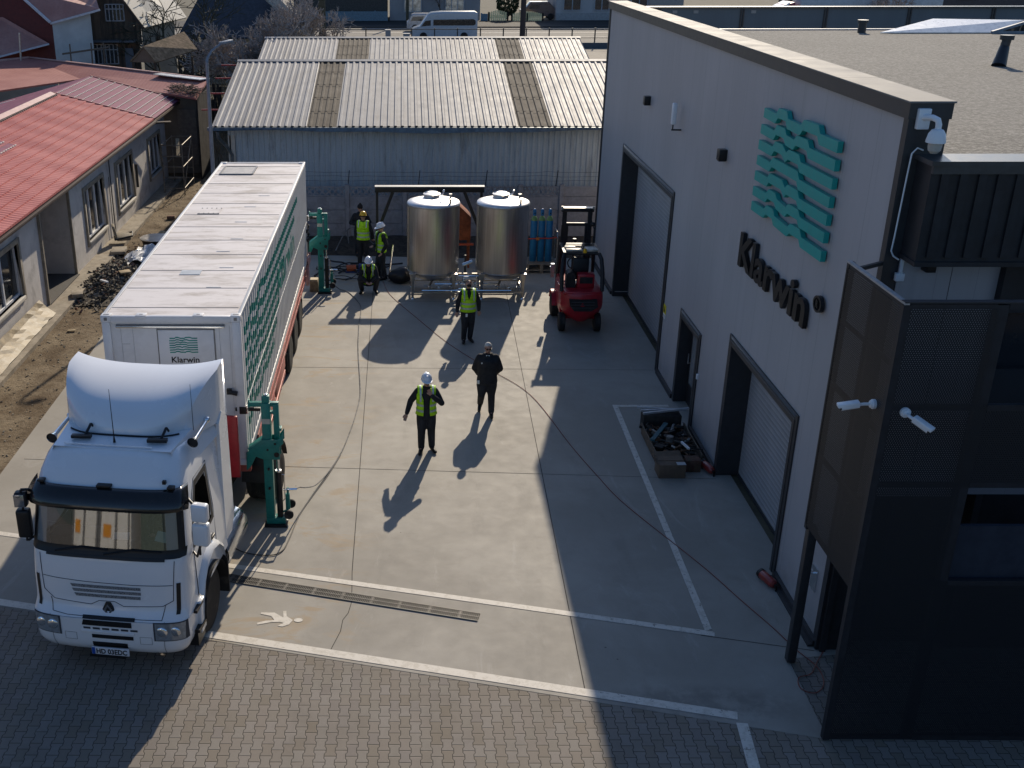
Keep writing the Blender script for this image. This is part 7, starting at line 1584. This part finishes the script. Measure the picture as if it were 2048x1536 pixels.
# ================================================================== people
skinm = mat('skin', (.42, .25, .18), .55, var=.1); skin2 = mat('skin_ruddy', (.46, .26, .20), .55, var=.1)
blackc = mat('black_cloth', (.020, .021, .025), .85, var=.4, vs=7, bump=1.0, bs=11); darkc = mat('dark_trousers', (.024, .026, .031), .85, var=.4, vs=6, bump=1.0, bs=10, stretch=(1, 1, .45))
hiv = mat('hi_vis', (.42, .78, .015), .6, var=.18, vs=9, bump=.9, bs=13); refl = mat('reflective_band', (.42, .50, .50), .35, .3, var=.15, vs=20)
helw = mat('helmet_white', (.72, .76, .82), .3, coat=.5); hely = mat('helmet_yellow', (.75, .42, .01), .3, coat=.5)
hairg = mat('hair_grey', (.50, .48, .45), .8, var=.3, vs=30); haird = mat('hair_dark', (.02, .016, .013), .8); shoem = mat('shoe_black', (.012, .012, .013), .5)
def fuse(o, vox, it=3):
    m = o.modifiers.new('r', 'REMESH'); m.mode = 'VOXEL'; m.voxel_size = vox; m.use_smooth_shade = True
    s = o.modifiers.new('s', 'SMOOTH'); s.iterations = it; s.factor = .5
    mats = list(o.data.materials); bpy.context.view_layer.update(); mesh_of(o)
    o.data.materials.clear(); [o.data.materials.append(q) for q in mats]; o.data.polygons.foreach_set('use_smooth', [True]*len(o.data.polygons)); o.data.update(); return o
def caps(q, P, R, n=12):
    V = [Vector(p) for p in P]; q.path(V, R, n)
    for v, r in zip(V, R): q.sph(v, r*.99, 10, 6)
def person(label, loc, rz, J=None, lean=0.0, twist=0.0, vest=None, helmet=None, hair=None, fat=1.0, headrot=(0, 0, 0), glasses=False, skinmat=None, scale=1.0, badge=None, collar=None, group=None, sitting=False, cap=None, beard=False, vz=0.0):
    skm = skinmat or skinm
    p = thing('person', label, 'person', loc, rz); p.scale = (scale,)*3
    base = dict(pel=(0, 0, .95), shL=(-.175, 0, 1.405), shR=(.175, 0, 1.405), elL=(-.25, .02, 1.14), elR=(.25, .02, 1.14), wrL=(-.27, -.05, .89), wrR=(.27, -.05, .89), hiL=(-.09, 0, .92), hiR=(.09, 0, .92), knL=(-.11, -.02, .50), knR=(.11, -.02, .50), anL=(-.12, .02, .09), anR=(.12, .02, .09), toL=(-.14, -.17, .035), toR=(.14, -.17, .035))
    J = dict(J or {}); PEL = Vector(J.get('pel', base['pel'])); off = PEL-Vector(base['pel'])
    TR = Matrix.Translation(PEL) @ Matrix.Rotation(twist, 4, 'Z') @ Matrix.Rotation(lean, 4, 'X') @ Matrix.Translation(-Vector(base['pel']))
    def tor(v): return TR @ Vector(v)
    for k, v in base.items():
        if k in J: J[k] = Vector(J[k])
        elif k[:2] in ('sh', 'el', 'wr'): J[k] = tor(v)
        else: J[k] = Vector(v)+(off if k[:2] == 'hi' else Vector((0, 0, 0)))
    nk = tor((0, .01, 1.50)); hc = tor((0, -.015, 1.645)); HR = (Matrix.Rotation(twist, 3, 'Z') @ __import__('mathutils').Euler(headrot).to_matrix())
    def hd(v): return hc+HR @ (Vector(v)-Vector((0, 0, 0)))
    # body: one fused surface
    q = MB(); f = fat
    caps(q, [tor((0, 0, .95)), tor((0, 0, 1.15)), tor((0, 0, 1.36))], [.10*f, .10*f, .11*f]); caps(q, [J['shL'], tor((0, 0, 1.41)), J['shR']], [.05, .06, .05]); caps(q, [tor((0, 0, 1.40)), nk, hc], [.06, .055, .05])
    vs = []
    for (c, r, sq) in (((0, 0, .01), .092, (.84, 1.02, 1.20)), ((0, -.035, -.06), .065, (.85, .85, .9))):
        s0 = MB(); s0.sph(c, r, 20, 14, sq); q.add([hd(v) for v in s0.v], s0.f)
    s0 = MB(); s0.sph((0, -.105, -.005), .016, 8, 6, (.8, 1.1, 1.6)); s0.sph((-.080, .005, -.005), .022, 8, 6, (.4, .8, 1.3)); s0.sph((.080, .005, -.005), .022, 8, 6, (.4, .8, 1.3)); q.add([hd(v) for v in s0.v], s0.f)
    for s_ in 'LR':
        caps(q, [J['sh'+s_], J['el'+s_], J['wr'+s_]], [.045, .038, .028]); caps(q, [J['hi'+s_], J['kn'+s_], J['an'+s_]], [.07, .05, .038]); caps(q, [J['an'+s_], J['to'+s_]], [.036, .026])
        w = J['wr'+s_]; d = J.get('hd'+s_); d = Vector(d).normalized() if d else (w-J['el'+s_]).normalized()
        side = d.cross(Vector((0, 0, 1)) if abs(d.z) < .8 else Vector((0, -1, 0))).normalized(); pn = side.cross(d).normalized()
        if s_ == 'L': side = -side
        curl = Vector((0, -1, 0)) if abs(d.z) > .5 else pn
        c = w+d*.05; caps(q, [w, c+side*.018, w+d*.085+side*.022], [.026, .026, .017]); caps(q, [w, c-side*.018, w+d*.085-side*.022], [.026, .026, .017])
        for i, (o_, L_) in enumerate(((-.030, .062), (-.011, .074), (.011, .070), (.030, .055))):
            a = w+d*.085+side*o_; m1 = a+d*L_*.45+curl*.010; m2 = m1+d*L_*.35+curl*.022; caps(q, [a, m1, m2], [.0105, .0098, .0085], 8)
        a = w+d*.03-side*.03; caps(q, [a, a+d*.03-side*.026+curl*.01, a+d*.06-side*.03+curl*.022], [.013, .0115, .0095], 8)
    body = q.build('body', skm, p, local=True); fuse(body, .0095, 2)
    # face details
    q = MB()
    for x in (-.032, .032): s0 = MB(); s0.sph((x, -.086, .012), .011, 8, 6, (1.2, .5, .7)); q.add([hd(v) for v in s0.v], s0.f)
    s0 = MB(); s0.box((0, -.094, -.055), (.042, .01, .006)); s0.box((-.034, -.088, .032), (.034, .008, .006)); s0.box((.034, -.088, .032), (.034, .008, .006)); q.add([hd(v) for v in s0.v], s0.f); q.build('face_features', haird, p, local=True)
    if beard:
        q = MB(); s0 = MB(); s0.sph((0, -.045, -.065), .062, 14, 10, (.98, .9, .75)); q.add([hd(v) for v in s0.v], s0.f); q.build('beard', haird, p, local=True, smooth=True)
    if hair:
        q = MB(); s0 = MB(); s0.sph((0, .012, .030), .098, 20, 14, (.88, 1.0, 1.08)); s0.v = [(x, max(y, -.062 if z > .055 else -.015), z) for x, y, z in s0.v]; q.add([hd(v) for v in s0.v], s0.f); q.build('hair', hair, p, local=True, smooth=True)
    if cap:
        q = MB(); s0 = MB(); s0.sph((0, .005, .05), .106, 20, 14, (.9, 1.0, .95)); s0.v = [(x, y, max(z, .01)) for x, y, z in s0.v]; s0.sph((0, .0, .165), .035, 10, 8); q.add([hd(v) for v in s0.v], s0.f); q.build('knit_hat', cap, p, local=True, smooth=True)
    if helmet:
        q = MB(); s0 = MB()
        prof = [(.128, .022), (.130, .030), (.122, .060), (.108, .105), (.075, .145), (.035, .162), (.001, .166)]
        s0.lathe(prof, (0, .005, .01), 28); s0.v = [(x*.92, y*1.08, z) for x, y, z in s0.v]
        n0 = 28; rim = [(.130*cos(a)*.95, .145*sin(a)-(.055 if sin(a) < -.2 else 0)*min(1, (-sin(a)-.2)*1.6)+.005) for a in [2*pi*i/n0 for i in range(n0)]]; inn_ = [(.105*cos(a), .120*sin(a)+.005) for a in [2*pi*i/n0 for i in range(n0)]]
        s0.loft([[(x, y, .030) for x, y in inn_], [(x, y, .026) for x, y in rim], [(x, y, .036) for x, y in rim], [(x, y, .045) for x, y in inn_]], caps=False)
        s0.bar((0, -.10, .135), (0, .11, .135), .03, .05) ; q.add([hd(v) for v in s0.v], s0.f); q.build('helmet', helmet, p, local=True, smooth=True, angle=50)
        if helmet is helw or True:
            q = MB(); s0 = MB(); s0.lathe([(.098, -.01), (.101, .028)], (0, .005, 0), 24); q.add([hd((x*.92, y*1.05, z)) for x, y, z in s0.v], s0.f); q.build('helmet_band', haird, p, local=True, smooth=True)
    if glasses:
        q = MB(); s0 = MB(); s0.box((-.036, -.099, .012), (.050, .012, .032)); s0.box((.036, -.099, .012), (.050, .012, .032)); s0.box((0, -.10, .02), (.03, .008, .006)); s0.bar((-.062, -.095, .018), (-.084, .0, .018), .008); s0.bar((.062, -.095, .018), (.084, .0, .018), .008); q.add([hd(v) for v in s0.v], s0.f); q.build('sunglasses', blkp, p, local=True)
    # clothes
    def tring(z, k=1.0, o=0.0):
        T = [(.80, .19, .13), (.86, .19, .13), (.95, .180, .125), (1.08, .172, .120), (1.22, .185, .125), (1.34, .200, .128), (1.40, .190, .115), (1.44, .160, .10), (1.475, .115, .088), (1.505, .085, .078), (1.535, .072, .070)]
        rx = interp([(a, c) for a, c, e in T], z)*f+o; ry = interp([(a, e) for a, c, e in T], z)*(f if z < 1.4 else 1)*(1+(f-1)*1.2)+o
        return rx*k, ry*k
    q = MB(); rr = []
    for z in (.80, .86, .90, .98, 1.08, 1.16, 1.24, 1.32, 1.38, 1.42, 1.46, 1.50, 1.53):
        rx, ry = tring(z); rr.append([tor((rx*cos(a), ry*sin(a), z)) for a in [2*pi*i/28 for i in range(28)]])
    q.loft(rr)
    for s_ in 'LR': caps(q, [J['sh'+s_], J['sh'+s_].lerp(J['el'+s_], .5), J['el'+s_], J['el'+s_].lerp(J['wr'+s_], .5), J['wr'+s_].lerp(J['el'+s_], .06)], [.076*f, .074*f, .066*f, .060, .050])
    jk_ = q.build('jacket', blackc, p, local=True); fuse(jk_, .016, 4)
    q = MB()
    if not sitting:
        caps(q, [J['pel']+Vector((0, 0, .02)), (J['hiL']+J['hiR'])/2], [.125*f, .12*f])
        for s_ in 'LR': caps(q, [J['hi'+s_], J['hi'+s_].lerp(J['kn'+s_], .5), J['kn'+s_], J['kn'+s_].lerp(J['an'+s_], .5), J['an'+s_]+Vector((0, 0, .01))], [.115*f, .108*f, .088, .080, .072])
        caps(q, [J['hiL'], J['hiR']], [.105*f, .105*f])
        fuse(q.build('trousers', darkc, p, local=True), .016, 4)
        for s_ in 'LR':
            q = MB(); a, t_ = J['an'+s_], J['to'+s_]; d = (t_-a); d.z = 0; d.normalize(); h0 = a.z-.09
            caps(q, [a-d*.035+Vector((0, 0, -.03)), a+d*.05+Vector((0, 0, -.038)), a+d*.13+Vector((0, 0, -.047)), t_+d*.02+Vector((0, 0, .008))], [.052, .052, .046, .038])
            o = q.build('shoe', shoem, p, local=True); fuse(o, .012, 2)
    if vest:
        op = .32 if vest == 'open' else 0.0
        def vring(z, o, a0, a1, n=26):
            rx, ry = tring(z, 1, o); return [tor((rx*cos(a), ry*sin(a), z)) for a in [lerp(a0, a1, i/n) for i in range(n+1)]]
        A0, A1 = -pi/2+op, 3*pi/2-op
        zs_ = [.90+vz, .96, 1.02, 1.08, 1.14, 1.20, 1.25]
        q = MB(); q.grid([vring(z, .026+(.012 if z < .95 else 0), A0, A1) for z in zs_])
        # front and back panels above the armholes
        for c0 in ((A0, -.42), (pi+.42, A1)):
            q.grid([vring(z, .026, lerp(c0[0], (-pi/2+(.30 if vest == 'open' else .02)+(z-1.25)*1.5) if c0[0] == A0 else c0[0], 1 if z > 1.26 and c0[0] == A0 else 0), c0[1] if c0[0] == A0 else lerp(c0[1], (3*pi/2-(.30 if vest == 'open' else .02)-(z-1.25)*1.5), 1 if z > 1.26 else 1), 10) for z in (1.25, 1.30, 1.36, 1.42, 1.465, 1.50)])
        q.grid([vring(z, .026, .42, pi-.42, 14) for z in (1.25, 1.30, 1.36, 1.42, 1.465, 1.50)])
        for s_ in (-1, 1):
            q.grid([[tor((s_*x, y, z)) for y, z in ((-.135, 1.40), (-.10, 1.475), (-.03, 1.515), (.04, 1.515), (.10, 1.475), (.135, 1.40))] for x in (.085, .12, .155, .19)])
        v_ = q.build('vest', hiv, p, local=True, smooth=True); mo = v_.modifiers.new('s', 'SOLIDIFY'); mo.thickness = .008; bpy.context.view_layer.update(); mesh_of(v_)
        for z in (1.00, 1.13):
            q = MB(); q.grid([vring(z-.024, .0335, A0, A1), vring(z+.024, .0335, A0, A1)]); q.build('reflective_band', refl, v_, local=True, smooth=True)
        for s_ in (-1, 1):
            q = MB(); q.grid([[tor((s_*x, y, z)) for y, z in ((-.152*f, 1.22), (-.155*f, 1.34), (-.145, 1.41), (-.105, 1.487), (-.03, 1.527), (.04, 1.527), (.105, 1.487), (.145, 1.41), (.155*f, 1.32))] for x in (.112, .148)]); q.build('shoulder_band', refl, v_, local=True, smooth=True)
    if badge:
        q = MB(); q.box(badge, (.055, .012, .09)); q.build('badge', papm, p, local=True, bevel=.004)
    if collar:
        q = MB(); q.add([tor((-.045, -.105, 1.50)), tor((.045, -.105, 1.50)), tor((0, -.145, 1.36))], [(0, 1, 2)]); q.build('shirt_collar', papm, p, local=True)
    return p
pA = person('man in white helmet and open green vest walking with one hand raised to his face', (.52, 21.02, 0), radians(2), dict(
    elR=(.315, -.10, 1.17), wrR=(.08, -.22, 1.40), hdR=(-.35, .10, .9), elL=(-.33, .03, 1.17), wrL=(-.42, -.10, .93), knL=(-.10, -.05, .50), anL=(-.10, .0, .09), toL=(-.14, -.20, .035), knR=(.11, .0, .50), anR=(.13, .06, .10), toR=(.19, -.12, .035)), vest='open', helmet=helw, headrot=(.12, 0, .1), scale=1.0, fat=1.05, glasses=True)
pB = person('grey haired man in black jacket and sunglasses with both hands behind his back', (1.95, 23.0, 0), radians(-4), dict(
    elL=(-.285, .06, 1.12), wrL=(-.20, .20, .90), elR=(.285, .06, 1.12), wrR=(.18, .21, .91), hdL=(1, .0, -.2), hdR=(-1, 0, -.2), knL=(-.12, -.10, .52), anL=(-.14, .22, .16), toL=(-.16, .05, .04), knR=(.11, -.05, .50), anR=(.12, -.10, .09), toR=(.13, -.30, .035)), hair=hairg, fat=1.27, glasses=True, badge=(-.20, -.17, .86), collar=True, headrot=(.18, 0, .15), skinmat=skin2, scale=.99)
q = MB(); q.box((-.11, -.178, 1.33), (.07, .01, .03)); q.build('chest_logo', papm, pB, local=True)
pC = person('bearded bareheaded man in zipped green hi-vis vest standing in front of the tanks, looking up', (1.78, 27.75, 0), radians(5), dict(
    elL=(-.28, .0, 1.15), wrL=(-.30, -.04, .90), elR=(.28, .02, 1.15), wrR=(.29, .0, .90), knL=(-.09, -.03, .50), anL=(-.10, .02, .09), toL=(-.13, -.16, .035), knR=(.10, .02, .50), anR=(.08, .10, .10), toR=(.13, -.07, .035)), vest='closed', hair=haird, beard=True, headrot=(-.75, 0, 0), badge=(-.06, -.15, .82), scale=1.0)
pD = person('man in white helmet and green hi-vis vest standing in profile left of the tanks', (-.66, 33.55, 0), radians(-68), dict(
    elL=(-.24, .04, 1.14), wrL=(-.16, -.20, 1.05), elR=(.26, .08, 1.15), wrR=(.22, -.06, .92), knL=(-.10, -.06, .50), anL=(-.11, -.05, .09), toL=(-.13, -.24, .035), knR=(.10, .0, .50), anR=(.11, .08, .09), toR=(.13, -.11, .035)), vest='open', helmet=helw, headrot=(.25, 0, 0), scale=1.03)
pE = person('man in white helmet and open green vest squatting on the concrete by the hose', (-1.03, 32.15, 0), radians(3), dict(
    pel=(0, .10, .36), hiL=(-.10, .08, .38), hiR=(.10, .08, .38), knL=(-.26, -.26, .50), knR=(.26, -.26, .50), anL=(-.20, .0, .10), anR=(.20, .0, .10), toL=(-.25, -.18, .035), toR=(.25, -.18, .035),
    shL=(-.18, -.10, .80), shR=(.18, -.10, .80), elL=(-.25, -.25, .56), elR=(.25, -.25, .56), wrL=(-.08, -.40, .45), wrR=(.09, -.40, .44)), lean=.40, vest='open', helmet=helw, headrot=(.15, 0, 0), scale=1.03)
pF = person('man in yellow helmet and green hi-vis vest seen from behind near the fence', (-1.28, 35.05, 0), radians(172), dict(
    elL=(-.28, -.02, 1.14), wrL=(-.28, -.14, .90), elR=(.26, -.06, 1.14), wrR=(.12, -.22, 1.05)), vest='closed', helmet=hely, headrot=(.2, 0, 0), scale=1.02)
pG = person('man in black jacket and dark knitted hat facing the man in the yellow helmet', (-1.42, 36.25, .03), radians(8), dict(elL=(-.32, .0, 1.15), wrL=(-.12, -.2, 1.12), elR=(.32, .0, 1.15), wrR=(.12, -.2, 1.10)), cap=haird, headrot=(.2, 0, 0), fat=1.12, scale=1.0)
# driver, seated behind the wheel
pH = person('truck driver in dark top seated behind the open cab window', (-3.575, 14.62, .98), radians(-7), dict(
    pel=(0, .12, .66), hiL=(-.1, .1, .64), hiR=(.1, .1, .64), knL=(-.14, -.30, .66), knR=(.14, -.30, .66), anL=(-.14, -.42, .30), anR=(.14, -.42, .30), toL=(-.14, -.55, .28), toR=(.14, -.55, .28),
    elL=(-.26, -.22, .92), wrL=(-.14, -.42, .95), elR=(.42, -.10, .93), wrR=(.52, -.34, 1.0)), hair=haird, headrot=(.1, 0, -.2), sitting=True)
# ================================================================== separate loose pieces of merged parts
def split_loose(o):
    bm = bmesh.new(); bm.from_mesh(o.data); bm.verts.ensure_lookup_table(); seen = set(); comps = []
    for v in bm.verts:
        if v.index in seen: continue
        st = [v]; seen.add(v.index); comp = set()
        while st:
            w = st.pop(); comp.add(w.index)
            for e in w.link_edges:
                x = e.other_vert(w)
                if x.index not in seen: seen.add(x.index); st.append(x)
        comps.append(comp)
    if not 2 <= len(comps) <= 18: bm.free(); return
    for k, comp in enumerate(comps):
        b2 = bm.copy(); b2.verts.ensure_lookup_table(); bmesh.ops.delete(b2, geom=[v for v in b2.verts if v.index not in comp], context='VERTS')
        me = o.data.copy(); b2.to_mesh(me); b2.free()
        if k == 0: first = me
        else: c = o.copy(); c.data = me; COL.objects.link(c)
    o.data = first; bm.free()
SPLIT = {'corner_trim', 'end_wall', 'doorway_reveal', 'plinth', 'door_jamb', 'bracket', 'landing_leg', 'mud_flap', 'upright', 'foot', 'fork', 'step', 'mirror', 'headlight', 'locking_bar', 'hazard_label', 'trailer_mud_flap', 'base_wall', 'wall_pipe', 'side_guard', 'verge_strip', 'side_board', 'sheet_batten'}
for o in [o for o in bpy.data.objects if o.type == 'MESH' and o.parent and o.name.split('.')[0] in SPLIT]: split_loose(o)
